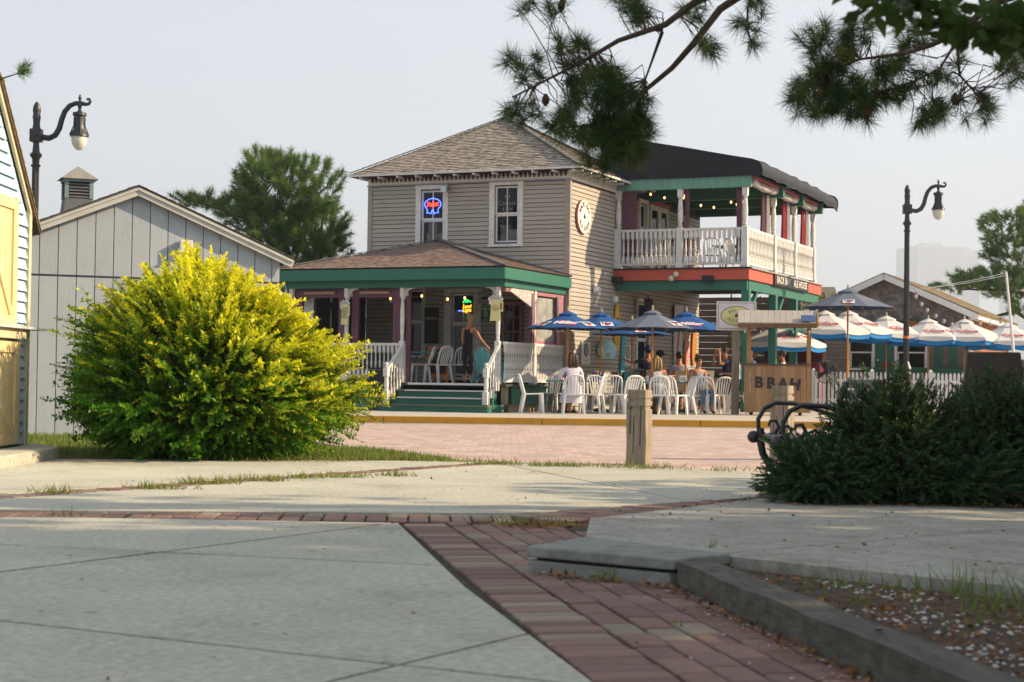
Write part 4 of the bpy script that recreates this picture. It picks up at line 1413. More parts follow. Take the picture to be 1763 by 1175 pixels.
b.hexa([(0.06, 0.23, 2.315), (0.06, -1.19, 3.68), (-3.6, -1.19, 3.68), (-3.6, 0.23, 2.315), (0.06, 0.23, 2.34), (0.06, -1.19, 3.705), (-3.6, -1.19, 3.705), (-3.6, 0.23, 2.34)])
rr_ = b.build('roof', OLDSH, bsh)
tag(tinted(s_, 'shingle_courses', OLDSH, rr_), None, None, None, 'stuff')
# doors, all on the face x = 0.03 ..; y runs away from the viewer
for nm, y0, y1, z0, z1 in (('loft_door', -1.5, -0.60, 1.33, 2.60), ('lower_door', -1.5, -0.44, 0.14, 1.17)):
    d = MB().box(0.0, y0, z0, 0.035, y1, z1).build(nm, YELP, bsh)
    MB().box(0.036, y1 - 0.11, z0, 0.06, y1, z1).build('stile', YELP, d)
    MB().box(0.036, y0, z1 - 0.11, 0.06, y1 - 0.111, z1).build('rail', YELP, d)
    MB().box(0.036, y0, z0, 0.06, y1 - 0.111, z0 + 0.1).build('rail', YELP, d)
    b = MB()
    b.bar((0.048, y1 - 0.12, z0 + 0.12), (0.048, y0, z1 - 0.3), 0.02, 0.09, up=(0, 1, 1))
    b.build('brace', YELP, d)
    for k in range(6):
        MB().box(0.0355, y0 + 0.15 * k, z0 + 0.1, 0.04, y0 + 0.15 * k + 0.14, z1 - 0.11).build('plank', YELP, d)
MB().box(0.0, -1.5, 1.20, 0.10, -0.33, 1.30).build('door_shelf', CRM, bsh)
MB().box(0.0, -1.5, 1.301, 0.16, 0.22, 1.325).build('shelf_board', OLDWHITE, bsh)
MB().box(0.0, -0.44, 0.14, 0.05, -0.36, 1.19).build('door_trim', CRM, bsh)
MB().box(0.0, -0.60, 1.33, 0.05, -0.52, 2.62).build('door_trim', CRM, bsh)

# ================================================================== LAMPS
def lamp_post(loc, label, top):
    """tall cast post with gooseneck arm, bell housing and teardrop globe; arm reaches +x"""
    t = thing('street_lamp', label, 'lamp', loc, 0, 'black gooseneck street lamps')
    s = top / 6.65
    b = MB()
    b.lathe([(0.22, 0), (0.22, 0.12), (0.19, 0.18), (0.17, 0.7), (0.15, 1.0), (0.17, 1.05), (0.12, 1.12), (0.16, 1.2), (0.13, 1.28), (0.085, 1.4)], 14)
    b.build('base', BLACK, t, smooth=True)
    b = MB()
    n = 16
    prof = [(0.082, 1.4), (0.07, 5.0)]
    vs, fs = [], []
    for r_, z_ in prof:
        for k in range(2 * n):
            a = PI * k / n
            q = r_ * (1.0 if k % 2 else 0.88)
            vs.append((q * math.cos(a), q * math.sin(a), z_))
    for k in range(2 * n):
        k2 = (k + 1) % (2 * n)
        fs.append((k, k2, 2 * n + k2, 2 * n + k))
    b.add(vs, fs)
    b.build('fluted_pole', BLACK, t)
    b = MB()
    b.lathe([(0.09, 5.0), (0.10, 5.03), (0.07, 5.06), (0.075, 5.16), (0.12, 5.22), (0.12, 5.25), (0.075, 5.30), (0.06, 5.46), (0.065, 5.5)], 14)
    b.build('collar', BLACK, t, smooth=True)
    MB().box(-0.115, -0.1, 5.5, 0.115, 0.1, 5.76).build('arm_block', BLACK, t, bevel=0.012)
    MB().lathe([(0.045, 0), (0.045, 0.02), (0.02, 0.03)], 8).build('boss', BLACK, t, loc=(0, -0.1, 5.63)).rotation_euler = (PI / 2, 0, 0)
    b = MB()
    b.lathe([(0.085, 5.76), (0.07, 5.86), (0.075, 5.95), (0.085, 6.0), (0.07, 6.06), (0.085, 6.13), (0.07, 6.22), (0.03, 6.30), (0.0, 6.31)], 12)
    b.build('finial', BLACK, t, smooth=True)
    arm = [(0.1, 5.60), (0.26, 5.58), (0.38, 5.64), (0.46, 5.78), (0.50, 5.95), (0.56, 6.12), (0.66, 6.24), (0.78, 6.29), (0.90, 6.29), (0.98, 6.27), (1.04, 6.28), (1.07, 6.33), (1.05, 6.38), (1.0, 6.37)]
    b = MB()
    b.tube([(x, 0, z) for x, z in arm], [0.06, 0.062, 0.062, 0.06, 0.058, 0.055, 0.052, 0.048, 0.045, 0.04, 0.034, 0.03, 0.028, 0.03], 8)
    b.build('gooseneck', BLACK, t, smooth=True)
    b = MB()
    b.lathe([(0.03, 6.44), (0.04, 6.40), (0.02, 6.36), (0.045, 6.33), (0.06, 6.24), (0.035, 6.18), (0.035, 6.12), (0.06, 6.10), (0.06, 6.08)], 10, (0.86, 0, 0))
    b.lathe([(0.0, 6.50), (0.02, 6.49), (0.025, 6.46), (0.01, 6.44)], 8, (0.86, 0, 0))
    b.build('hanger', BLACK, t, smooth=True)
    b = MB()
    b.lathe([(0.06, 6.08), (0.145, 6.06), (0.15, 5.99), (0.115, 5.97), (0.11, 5.75), (0.13, 5.66), (0.17, 5.58), (0.20, 5.52), (0.205, 5.49), (0.17, 5.485)], 14, (0.86, 0, 0))
    b.build('bell_housing', BLACK, t, smooth=True)
    for k in range(4):
        a = k * PI / 2 + 0.4
        b = MB()
        b.tube([(0.86 + 0.115 * math.cos(a), 0.115 * math.sin(a), 5.95), (0.86 + 0.118 * math.cos(a), 0.118 * math.sin(a), 5.75), (0.86 + 0.205 * math.cos(a), 0.205 * math.sin(a), 5.52)], 0.014, 5)
        b.build('housing_rib', BLACK, t)
    b = MB()
    b.lathe([(0.165, 5.485), (0.172, 5.40), (0.15, 5.30), (0.10, 5.21), (0.05, 5.17), (0.0, 5.16)], 14, (0.86, 0, 0))
    b.build('globe', mat('lamp_globe', (0.66, 0.66, 0.58), (0.60, 0.60, 0.52), rough=0.2, bump=0.0), t, smooth=True)
    for o in t.children:
        if o.name.split('.')[0] in ('hanger', 'bell_housing', 'housing_rib', 'globe'):
            for v in o.data.vertices:
                v.co.z = 6.30 + (v.co.z - 6.30) * 0.84
                v.co.x = 0.86 + (v.co.x - 0.86) * 0.92
        o.scale = (s, s, s)
        o.location = o.location * s
    return t


lamp_post((-9.55, 33.4, 0.0), 'black street lamp with gooseneck arm rising behind the grey shed', 6.62)
LR = lamp_post((10.76, 45.8, 0.127), 'black street lamp with orange band standing before the white umbrellas', 6.55)
MB().lathe([(0.085, 2.0), (0.088, 2.06), (0.085, 2.08)], 12).build('orange_band', mat('orange_tape', (0.75, 0.18, 0.03), rough=0.5), LR)

# ================================================================== BOLLARDS, BENCH, PLAQUE
def bollard(loc, rz, label, hgt):
    t = thing('wooden_bollard', label, 'bollard', loc, rz, 'weathered wooden bollards')
    w = 0.105
    rows = [(0, w), (0.03, w * 1.0), (0.25, w * 0.985), (0.45, w), (hgt - 0.205, w * 0.97), (hgt - 0.195, w * 0.86), (hgt - 0.175, w * 0.86), (hgt - 0.165, w * 0.97), (hgt - 0.125, w * 0.97), (hgt - 0.115, w * 0.84), (hgt - 0.095, w * 0.84), (hgt - 0.085, w * 0.96), (hgt - 0.01, w * 0.93), (hgt, w * 0.86)]
    b = MB()
    vs, fs = [], []
    for i, (z, q) in enumerate(rows):
        for k, (sx, sy) in enumerate(((-1, -1), (0, -1.0), (1, -1), (1.0, 0), (1, 1), (0, 1.0), (-1, 1), (-1.0, 0))):
            j = random.uniform(-0.006, 0.006)
            vs.append((sx * q + j, sy * q + random.uniform(-0.006, 0.006), z))
    for i in range(len(rows) - 1):
        for k in range(8):
            k2 = (k + 1) % 8
            fs.append((i * 8 + k, i * 8 + k2, i * 8 + 8 + k2, i * 8 + 8 + k))
    fs.append(tuple((len(rows) - 1) * 8 + k for k in range(8)))
    b.add(vs, fs)
    b.build('post_body', OLDWOOD, t)
    b = MB()
    for x, z0, z1 in ((-0.03, 0.12, 0.5), (0.045, 0.2, 0.62), (-0.065, 0.32, 0.6)):
        b.hexa([(x - 0.003, -w - 0.004, z0), (x + 0.003, -w - 0.004, z0), (x + 0.003, -w + 0.01, z0), (x - 0.003, -w + 0.01, z0), (x + 0.004, -w - 0.003, z1), (x + 0.008, -w - 0.003, z1), (x + 0.008, -w + 0.01, z1), (x + 0.004, -w + 0.01, z1)])
    b.build('drying_crack', DARK, t)
    return t


bollard((1.33, 17.38, -0.01), R(-24), 'grooved weathered wooden bollard standing alone at the edge of the brick street', 0.78)
bollard((3.05, 18.9, -0.01), R(-28), 'weathered wooden bollard with notched head behind the black bench arm', 0.84)

bn = thing('park_bench', 'black iron park bench half hidden by the dark evergreen shrubs', 'bench', (1.95, 12.05, 0.0), 0)
for k, yy in enumerate((0.0, 1.2)):
    b = MB()                                                        # scrolled end frame in the xz plane
    arm = [(0.60, 0.60), (0.45, 0.655), (0.28, 0.695), (0.14, 0.70), (0.05, 0.655), (0.0, 0.57), (0.005, 0.49), (0.06, 0.44), (0.13, 0.455), (0.165, 0.51), (0.14, 0.56), (0.095, 0.555), (0.085, 0.515)]
    b.tube([(x, yy, z) for x, z in arm], [0.018] * 9 + [0.017, 0.016, 0.014, 0.011], 8)
    curl = [(0.17, 0.44), (0.19, 0.50), (0.235, 0.52), (0.265, 0.49), (0.25, 0.45)]
    b.tube([(x, yy, z) for x, z in curl], 0.014, 7)
    b.tube([(x, yy, z) for x, z in [(0.02, 0.50), (0.02, 0.40), (0.04, 0.30), (0.10, 0.20), (0.16, 0.13), (0.12, 0.05), (0.05, 0.02), (-0.02, 0.012)]], [0.03, 0.032, 0.03, 0.028, 0.026, 0.026, 0.026, 0.028], 8)
    b.tube([(x, yy, z) for x, z in [(0.60, 0.42), (0.62, 0.60), (0.66, 0.78), (0.70, 0.87)]], 0.026, 8)
    b.tube([(x, yy, z) for x, z in [(0.60, 0.42), (0.56, 0.25), (0.62, 0.1), (0.68, 0.012)]], 0.028, 8)
    b.tube([(0.0, yy, 0.42), (0.62, yy, 0.40)], 0.028, 8)
    b.ball((-0.035, yy, 0.43), 0.05)
    b.build('end_frame', BLACK, bn, smooth=True)
for k in range(7):
    x = 0.02 + k * 0.083
    MB().box(x, -0.04, 0.425 + 0.004 * math.cos(k), x + 0.06, 1.24, 0.455).build('seat_slat', BLACK, bn, bevel=0.006)
for k in range(5):
    z = 0.50 + k * 0.082
    x = 0.615 + (z - 0.5) * 0.24
    b = MB()
    b.hexa([(x, -0.04, z), (x + 0.024, -0.04, z - 0.004), (x + 0.024, 1.24, z - 0.004), (x, 1.24, z), (x + 0.015, -0.04, z + 0.062), (x + 0.038, -0.04, z + 0.058), (x + 0.038, 1.24, z + 0.058), (x + 0.015, 1.24, z + 0.062)])
    b.build('back_slat', BLACK, bn)

pq = thing('plaque_stand', 'dark brown slanted plaque block rising behind the evergreen shrubs', 'plaque', (4.03, 14.0, 0.0), R(-10))
MB().hexa([(-0.34, -0.10, 0), (0.34, -0.10, 0), (0.34, 0.22, 0), (-0.34, 0.22, 0), (-0.22, 0.02, 1.14), (0.21, 0.02, 1.14), (0.21, 0.14, 1.14), (-0.22, 0.14, 1.14)]).build('plaque_block', mat('brown_plaque', (0.085, 0.065, 0.05), (0.06, 0.048, 0.04), rough=0.7), pq, bevel=0.01)
MB().box(0.22, 0.03, 0.0, 0.34, 0.13, 1.08).build('side_stone', mat('tan_stone', (0.42, 0.33, 0.24), rough=0.9), pq)

# ================================================================== SIGNS
CREAMS = mat('sign_cream', (0.80, 0.76, 0.66), rough=0.5, bump=0.02)
YELS = mat('sign_pale_yellow', (0.66, 0.60, 0.28), (0.60, 0.54, 0.24), scale=3, rough=0.5, bump=0.02)
GRNL = mat('sign_green_letters', (0.03, 0.11, 0.07), rough=0.5, bump=0)
GRNF = mat('sign_faded_letters', (0.30, 0.40, 0.30), rough=0.5, bump=0)
INK = mat('dark_ink', (0.03, 0.03, 0.03), rough=0.5, bump=0)


def ellipse(b, rx, rz, y0, y1, n=36, cx=0, cz=0):
    b.xf = Matrix(((1, 0, 0, 0), (0, 0, 1, 0), (0, 1, 0, 0), (0, 0, 0, 1)))
    b.prism([(cx + rx * math.cos(2 * PI * k / n), cz + rz * math.sin(2 * PI * k / n)) for k in range(n)], y0, y1)
    b.xf = None
    return b


def shamrock(parent, m, c, s, y):
    b = MB()
    for a in (90, 210, 330):
        ellipse(b, s * 0.42, s * 0.42, y - 0.004, y, 14, c[0] + 0.42 * s * math.cos(R(a)), c[1] + 0.42 * s * math.sin(R(a)))
    b.hexa([(c[0] - 0.06 * s, y - 0.004, c[1]), (c[0] + 0.06 * s, y - 0.004, c[1]), (c[0] + 0.06 * s, y, c[1]), (c[0] - 0.06 * s, y, c[1]),
            (c[0] + 0.1 * s, y - 0.004, c[1] - 0.95 * s), (c[0] + 0.25 * s, y - 0.004, c[1] - 0.95 * s), (c[0] + 0.25 * s, y, c[1] - 0.95 * s), (c[0] + 0.1 * s, y, c[1] - 0.95 * s)])
    return b.build('shamrock', m, parent)


# oval sign on the sunlit side wall: local x = +b of the house, outward = +a
ov = thing('oval_sign', 'oval cream wall sign with dark arched lettering and shamrock on the side clapboards', 'sign', HW(0.03, 0.80, 4.92), -TH + PI / 2)
ellipse(MB(), 0.462, 0.422, -0.05, -0.004).build('sign_edge', mat('sign_red_edge', (0.5, 0.09, 0.09), rough=0.6), ov)
ellipse(MB(), 0.455, 0.415, -0.056, -0.051).build('sign_face', CREAMS, ov)
arc_text('BACK BAY', 0.325, 0.17, INK, ov, (0, -0.06, 0), X_, Z_, R(155), R(25), 0.92)
arc_text('ALE HOUSE', 0.325, 0.16, INK, ov, (0, -0.06, 0), X_, Z_, R(208), R(332), 0.92, inward=False)
shamrock(ov, INK, (0, 0.01), 0.09, -0.057)
FX = frame((0, 0, 0), X_, Z_)
# fascia sign
fs_ = thing('fascia_sign', 'long black sign with white letters along the red balcony fascia', 'sign', HW(3.645, 7.3, 3.60), -TH + PI / 2)
MB().box(-1.85, -0.04, -0.14, -0.02, 0.0, 0.16).build('sign_board', BLACKP, fs_)
MB().box(0.02, -0.04, -0.14, 1.85, 0.0, 0.16).build('sign_board', BLACKP, fs_)
text('lettering', 'BACK BAY', 0.27, CREAMS, fs_, frame((-0.93, -0.042, 0.01), X_, Z_), bold=0.002, space=1.12)
text('lettering', 'ALE HOUSE', 0.27, CREAMS, fs_, frame((0.93, -0.042, 0.01), X_, Z_), bold=0.002, space=1.1)
# post sign
ps = thing('post_sign', 'white square sign with pale yellow oval and shamrock on a grey post', 'sign', (5.2, 39.0, 0.127), R(-1))
MB().box(-0.085, -0.06, 0, 0.085, 0.06, 2.0).build('post', OLDWOOD, ps)
ps_m = mat('sign_frame_white', (0.66, 0.66, 0.68), rough=0.5)
pb_ = MB()
pb_.box(-0.46, -0.11, 1.95, 0.46, -0.061, 2.62)
pb_ = pb_.build('sign_panel', ps_m, ps)
b = MB()
for q in ((-0.43, 1.98, 0.43, 1.995), (-0.43, 2.575, 0.43, 2.59), (-0.43, 1.996, -0.415, 2.574), (0.415, 1.996, 0.43, 2.574)):
    b.box(q[0], -0.114, q[1], q[2], -0.1105, q[3])
b.build('border', mat('sign_tan_border', (0.36, 0.26, 0.20), rough=0.6), ps)
ellipse(MB(), 0.365, 0.225, -0.117, -0.111, 36, 0.0, 2.285).build('oval_edge', mat('sign_brown_edge', (0.12, 0.07, 0.05), rough=0.6), ps)
ellipse(MB(), 0.35, 0.21, -0.121, -0.1175, 36, 0.0, 2.285).build('oval', YELS, ps)
arc_text('BACK BAY', 0.31, 0.105, GRNF, ps, (0, -0.124, 2.185), X_, Z_, R(122), R(58), 0.72)
arc_text('ALE HOUSE', 0.31, 0.105, GRNF, ps, (0, -0.124, 2.385), X_, Z_, R(234), R(306), 0.72, inward=False)
shamrock(ps, GRNL, (0, 2.295), 0.055, -0.1225)
# porch wall signs (facing -y of the house)
pk = thing('parking_sign', 'white parking sign with dark blue arrow on the porch back wall', 'sign', HW(-2.2, -0.045, 2.88), -TH)
MB().box(-0.22, -0.012, -0.14, 0.22, 0.012, 0.14).build('sign_board', mat('sign_offwhite', (0.42, 0.42, 0.40), rough=0.5), pk)
NAVYI = mat('navy_ink', (0.025, 0.04, 0.12), rough=0.5, bump=0)
text('lettering', 'Parking for', 0.075, NAVYI, pk, frame((0, -0.014, 0.095), X_, Z_))
text('lettering', 'Back Bay Ale House', 0.045, NAVYI, pk, frame((0, -0.014, -0.1), X_, Z_))
b = MB()
b.xf = Matrix(((1, 0, 0, 0), (0, 0, 1, 0), (0, 1, 0, 0), (0, 0, 0, 1)))
b.prism([(-0.13, 0.0), (-0.05, -0.05), (-0.05, -0.022), (0.12, -0.035), (0.12, 0.035), (-0.05, 0.022), (-0.05, 0.05)], -0.016, -0.013)
b.xf = None
b.build('arrow', NAVYI, pk)
ml = thing('mile_sign', 'green mile zero sign with white border on the porch back wall', 'sign', HW(-2.18, -0.045, 2.48), -TH)
MB().box(-0.14, -0.012, -0.22, 0.14, 0.012, 0.22).build('sign_edge', mat('sign_white', (0.6, 0.62, 0.6), rough=0.4), ml)
MB().box(-0.128, -0.016, -0.208, 0.128, -0.0125, 0.208).build('sign_face', mat('road_sign_green', (0.01, 0.16, 0.10), rough=0.4), ml)
SW = mat('sign_white', (0.6, 0.62, 0.6))
text('lettering', 'MILE', 0.105, SW, ml, frame((0, -0.018, 0.13), X_, Z_), bold=0.003)
text('lettering', '0', 0.22, SW, ml, frame((0, -0.018, -0.01), X_, Z_), bold=0.006)
text('lettering', 'KEYS', 0.06, SW, ml, frame((0, -0.018, -0.155), X_, Z_))
# beer-glass shaped signs on the posts
for i, (a, z, rot) in enumerate(((-4.11, 2.36, -0.35), (-0.27, 2.44, 0.35))):
    g = thing('glass_sign', ['pale yellow beer glass shaped sign with stacked words on the porch post', 'pale yellow beer glass shaped sign with ring on the post by the steps'][i], 'sign', HW(a, -3.70, z), -TH + rot)
    b = MB()
    b.xf = Matrix(((1, 0, 0, 0), (0, 0, 1, 0), (0, 1, 0, 0), (0, 0, 0, 1)))
    b.prism([(-0.13, -0.27), (0.13, -0.27), (0.12, -0.22), (0.10, 0.10), (0.12, 0.22), (-0.12, 0.22), (-0.10, 0.10), (-0.12, -0.22)], -0.02, 0.0)
    b.prism([(0.105, -0.06), (0.17, -0.06), (0.17, 0.17), (0.115, 0.17), (0.115, 0.13), (0.14, 0.13), (0.14, -0.02), (0.107, -0.02)], -0.018, -0.002)
    b.xf = None
    b.build('glass_shape', YELS, g)
    b = MB()
    for k in range(7):
        ellipse(b, 0.05, 0.045 + 0.01 * (k % 2), -0.026, -0.001, 12, -0.12 + 0.04 * k, 0.22 + 0.02 * (k % 3))
    ellipse(b, 0.03, 0.05, -0.026, -0.001, 10, -0.12, 0.14)
    b.build('foam', OLDWHITE, g)
    if i == 0:
        text('lettering', 'COLD\nBEER\nAND\nFOOD', 0.075, INK, g, frame((0, -0.021, 0.0), X_, Z_), line=0.9)
    else:
        b = MB()
        b.tube([(0.07 * math.cos(t), -0.021, 0.02 + 0.07 * math.sin(t)) for t in np.linspace(0, 2 * PI, 20)], 0.006, 5)
        b.build('ring', mat('sign_olive', (0.3, 0.3, 0.1), rough=0.5), g)
        text('lettering', 'COLD\nBEER', 0.05, mat('sign_olive', (0.3, 0.3, 0.1)), g, frame((0, -0.021, 0.02), X_, Z_), line=0.9)
# dark menu board with yellow strip between the windows
mb_ = thing('menu_board', 'black menu board with yellow strip on the porch back wall', 'board', HW(-3.68, -0.05, 2.2), -TH)
MB().box(-0.19, -0.02, -0.45, 0.19, 0.015, 0.45).build('board_panel', DARK, mb_)
MB().box(-0.16, -0.024, 0.15, 0.16, -0.0205, 0.21).build('yellow_strip', mat('dull_yellow', (0.22, 0.20, 0.04), rough=0.6), mb_)


# neon signs inside the panes
def neon(name, c, e):
    m = bpy.data.materials.new(name)
    m.use_nodes = True
    q = m.node_tree.nodes['Principled BSDF']
    q.inputs['Base Color'].default_value = (*c, 1)
    q.inputs['Emission Color'].default_value = (*c, 1)
    q.inputs['Emission Strength'].default_value = e
    return m


NR, NB, NG, NO = neon('neon_red', (1, 0.03, 0.02), 3.0), neon('neon_blue', (0.05, 0.12, 1.0), 2.6), neon('neon_green', (0.02, 1.0, 0.1), 1.4), neon('neon_orange', (1.0, 0.35, 0.02), 1.3)
n1 = thing('neon_ribbon_sign', 'lit red script neon inside a blue ribbon outline in the upper window', 'neon sign', HW(-3.73, 0.046, 5.23), -TH)
b = MB()
n1.scale = (0.82, 1, 0.86)
pts = [(0.28 * math.sin(t), 0.17 * math.cos(t) + 0.04) for t in np.linspace(-2.3, 2.3, 26)]
b.tube([(x, -0.02, z) for x, z in pts + [(0.18, -0.13), (0.20, -0.22), (0.14, -0.20), (0.06, -0.24), (0.02, -0.13), (-0.02, -0.13), (-0.06, -0.24), (-0.14, -0.20), (-0.20, -0.22), (-0.18, -0.13), pts[0]]], 0.013, 6)
b.build('ribbon_outline', NB, n1)
text('lettering', 'Pabst', 0.20, NR, n1, frame((0, -0.035, 0.04), (1, 0, 0.08), Z_), shear=0.25, bold=0.001, ext=0.006, space=0.95)
n2 = thing('unlit_neon_sign', 'unlit grey tube lettering with small crown in the other upper window', 'neon sign', HW(-1.685, 0.046, 5.2), -TH)
GT = mat('grey_tube', (0.30, 0.31, 0.30), rough=0.3)
text('lettering', 'Corona', 0.155, GT, n2, frame((0, -0.02, 0.03), X_, Z_), bold=-0.002)
text('lettering', 'Light', 0.14, GT, n2, frame((0.03, -0.02, -0.11), X_, Z_), bold=-0.002)
b = MB()
b.tube([(-0.02, -0.02, 0.14), (-0.05, -0.02, 0.24), (-0.01, -0.02, 0.2), (0.02, -0.02, 0.27), (0.05, -0.02, 0.2), (0.09, -0.02, 0.24), (0.06, -0.02, 0.14)], 0.008, 5)
b.build('crown_tube', GT, n2)
n3 = thing('palm_neon_sign', 'green and orange neon words in the porch window beside the mile sign', 'neon sign', HW(-2.74, 0.046, 2.62), -TH)
b = MB()
for k in range(5):
    a = R(20 + k * 35)
    b.tube([(0.0, -0.02, 0.16), (0.06 * math.cos(a), -0.02, 0.17 + 0.06 * math.sin(a)), (0.12 * math.cos(a), -0.02, 0.15 + 0.05 * math.sin(a))], 0.012, 5)
b.build('palm_tubes', NG, n3)
text('lettering', 'Land\nLight', 0.12, NO, n3, frame((0, -0.02, 0.01), X_, Z_), shear=0.2, bold=0.004, line=0.8)
b = MB()
b.tube([(-0.24, -0.02, -0.05), (-0.12, -0.02, -0.05)], 0.011, 5)
b.build('blue_dash', NB, n3)
# ================================================================== FURNITURE
SZ = 0.127                                                           # level of the far sidewalk


def make_chair():
    t = thing('resin_chair', 'white resin chair', 'chair', (0, 0, 0), 0)
    b = MB()
    b.hexa([(-0.20, -0.20, 0.405), (0.20, -0.20, 0.405), (0.22, 0.22, 0.42), (-0.22, 0.22, 0.42), (-0.20, -0.20, 0.435), (0.20, -0.20, 0.435), (0.22, 0.22, 0.45), (-0.22, 0.22, 0.45)])
    b.build('seat', RESIN, t, bevel=0.012)
    for sx in (-1, 1):
        for sy, yo in ((1, 0.22), (-1, -0.27)):
            b = MB()
            x0, y0, x1, y1 = sx * 0.195, sy * 0.19, sx * 0.235, yo
            b.hexa([(x1 - 0.018, y1 - 0.02, 0), (x1 + 0.018, y1 - 0.02, 0), (x1 + 0.018, y1 + 0.02, 0), (x1 - 0.018, y1 + 0.02, 0),
                    (x0 - 0.028, y0 - 0.032, 0.42), (x0 + 0.028, y0 - 0.032, 0.42), (x0 + 0.028, y0 + 0.032, 0.42), (x0 - 0.028, y0 + 0.032, 0.42)])
            b.build('leg', RESIN, t)
    b = MB()
    pts = [(-0.205, -0.19, 0.42), (-0.205, -0.235, 0.58), (-0.20, -0.275, 0.72), (-0.17, -0.30, 0.81), (-0.10, -0.315, 0.845), (0, -0.32, 0.852), (0.10, -0.315, 0.845), (0.17, -0.30, 0.81), (0.20, -0.275, 0.72), (0.205, -0.235, 0.58), (0.205, -0.19, 0.42)]
    b.tube(pts, [0.024] * 3 + [0.022, 0.024, 0.026, 0.024, 0.022] + [0.024] * 3, 6)
    b.build('back_frame', RESIN, t, smooth=True)
    for k in range(5):
        x = -0.13 + k * 0.065
        b = MB()
        b.hexa([(x * 0.8 - 0.014, -0.19, 0.43), (x * 0.8 + 0.014, -0.19, 0.43), (x * 0.8 + 0.014, -0.175, 0.43), (x * 0.8 - 0.014, -0.175, 0.43),
                (x - 0.013, -0.315, 0.83 - abs(x) * 0.15), (x + 0.013, -0.315, 0.83 - abs(x) * 0.15), (x + 0.013, -0.30, 0.83 - abs(x) * 0.15), (x - 0.013, -0.30, 0.83 - abs(x) * 0.15)])
        b.build('back_slat', RESIN, t)
    return t


chair0 = make_chair()
_first = [True]


def place_chair(x, y, rz, label, z=SZ, group='white resin chairs'):
    if _first[0]:
        _first[0] = False
        chair0.location, chair0.rotation_euler = (x, y, z), (0, 0, rz)
        return tag(chair0, label, None, group)
    return dup(chair0, (x, y, z), rz, label, group)


W = R(90)
for x, y, rz, lb in [
        (0.47, 37.05, -W + 0.1, 'empty white resin chair in profile beside the green planter ledge'),
        (0.93, 39.1, PI - 0.4, 'white resin chair tucked between the side railing and the seated woman in white'),
        (1.37, 37.05, 0.05, 'white resin chair holding the woman in white'),
        (1.80, 37.7, W - 0.3, 'white resin chair turned sideways next to the woman in white'),
        (2.28, 38.3, 0.1, 'white resin chair with its back to the kerb at the table with the blue caddy'),
        (2.60, 37.55, 0.5, 'white resin chair angled away just behind the lone bollard'),
        (2.85, 39.0, PI - 0.2, 'white resin chair on the far side of the table behind the lone bollard'),
        (3.28, 37.45, 0.0, 'white resin chair square to the kerb under the grey blue umbrella'),
        (3.63, 37.6, -0.6, 'white resin chair angled beside another under the grey blue umbrella'),
        (3.86, 38.1, W + 0.3, 'white resin chair in profile behind the woman in jeans'),
        (4.32, 39.0, 0.0, 'white resin chair holding the woman in jeans'),
        (2.02, 38.75, PI + 0.3, 'white resin chair beyond the sideways chair next to the woman in white'),
        (3.02, 39.9, -0.3, 'white resin chair beyond the two chairs under the grey blue umbrella'),
        (4.62, 39.4, -0.4, 'white resin chair between the woman in jeans and the sign post'),
        (4.95, 39.9, 0.3, 'white resin chair half hidden by the grey sign post'),
        (5.32, 39.6, W, 'white resin chair between the sign post and the plank stand')]:
    place_chair(x, y, rz, lb)
for a, b_, rz, lb in [(-2.75, -2.35, PI / 2 + 0.2, 'white resin chair beside the post at the top of the steps'), (-2.3, -2.45, W - 0.35, 'white resin chair in front of the orange framed easel'),
                      (-1.95, -2.0, 0.1 + PI, 'white resin chair facing out between the easel and the standing woman'), (-1.3, -1.6, -0.4, 'white resin chair behind the standing woman'),
                      (-3.4, -2.4, 0.4, 'white resin chair behind the front porch railing')]:
    q = HW(a, b_, FZ)
    place_chair(q[0], q[1], rz - TH, lb, FZ + 0.003)
for a, b_, rz, lb in [(2.3, 4.3, 0.3, 'white resin chair at the teal table up on the balcony'), (2.95, 4.5, -0.8, 'white resin chair by the corner post up on the balcony'), (0.95, 4.2, 0.2, 'white resin chair by the plum curtain up on the balcony')]:
    q = HW(a, b_, BZ + 0.005)
    place_chair(q[0], q[1], rz - TH, lb, BZ + 0.005)

TEALTOP = mat('teal_table_edge', (0.10, 0.30, 0.30), rough=0.5)
STEEL = mat('steel_tube', (0.42, 0.43, 0.44), rough=0.35, metal=0.8, bump=0.0)


def table(x, y, label, z=SZ, w=0.95, d=0.75, top=None, rz=0.0, m=None):
    t = thing('folding_table', label, 'table', (x, y, z), rz, 'patio tables')
    MB().box(-w / 2, -d / 2, 0.705, w / 2, d / 2, 0.735).build('table_top', m or mat('table_white', (0.55, 0.60, 0.60), rough=0.45), t)
    b = MB()
    for q in ((-w / 2 - 0.006, -d / 2 - 0.006, w / 2 + 0.006, -d / 2 - 0.0005), (-w / 2 - 0.006, d / 2 + 0.0005, w / 2 + 0.006, d / 2 + 0.006)):
        b.box(q[0], q[1], 0.70, q[2], q[3], 0.737)
    b.build('edge_band', TEALTOP, t)
    for sx in (-1, 1):
        for sg in (-1, 1):
            MB().tube([(sx * w * 0.36, sg * d * 0.42, 0.0), (sx * w * 0.3, -sg * d * 0.38, 0.70)], 0.014, 6).build('leg', STEEL, t)
    MB().tube([(-w * 0.33, 0, 0.36), (w * 0.33, 0, 0.36)], 0.01, 6).build('stretcher', STEEL, t)
    return t


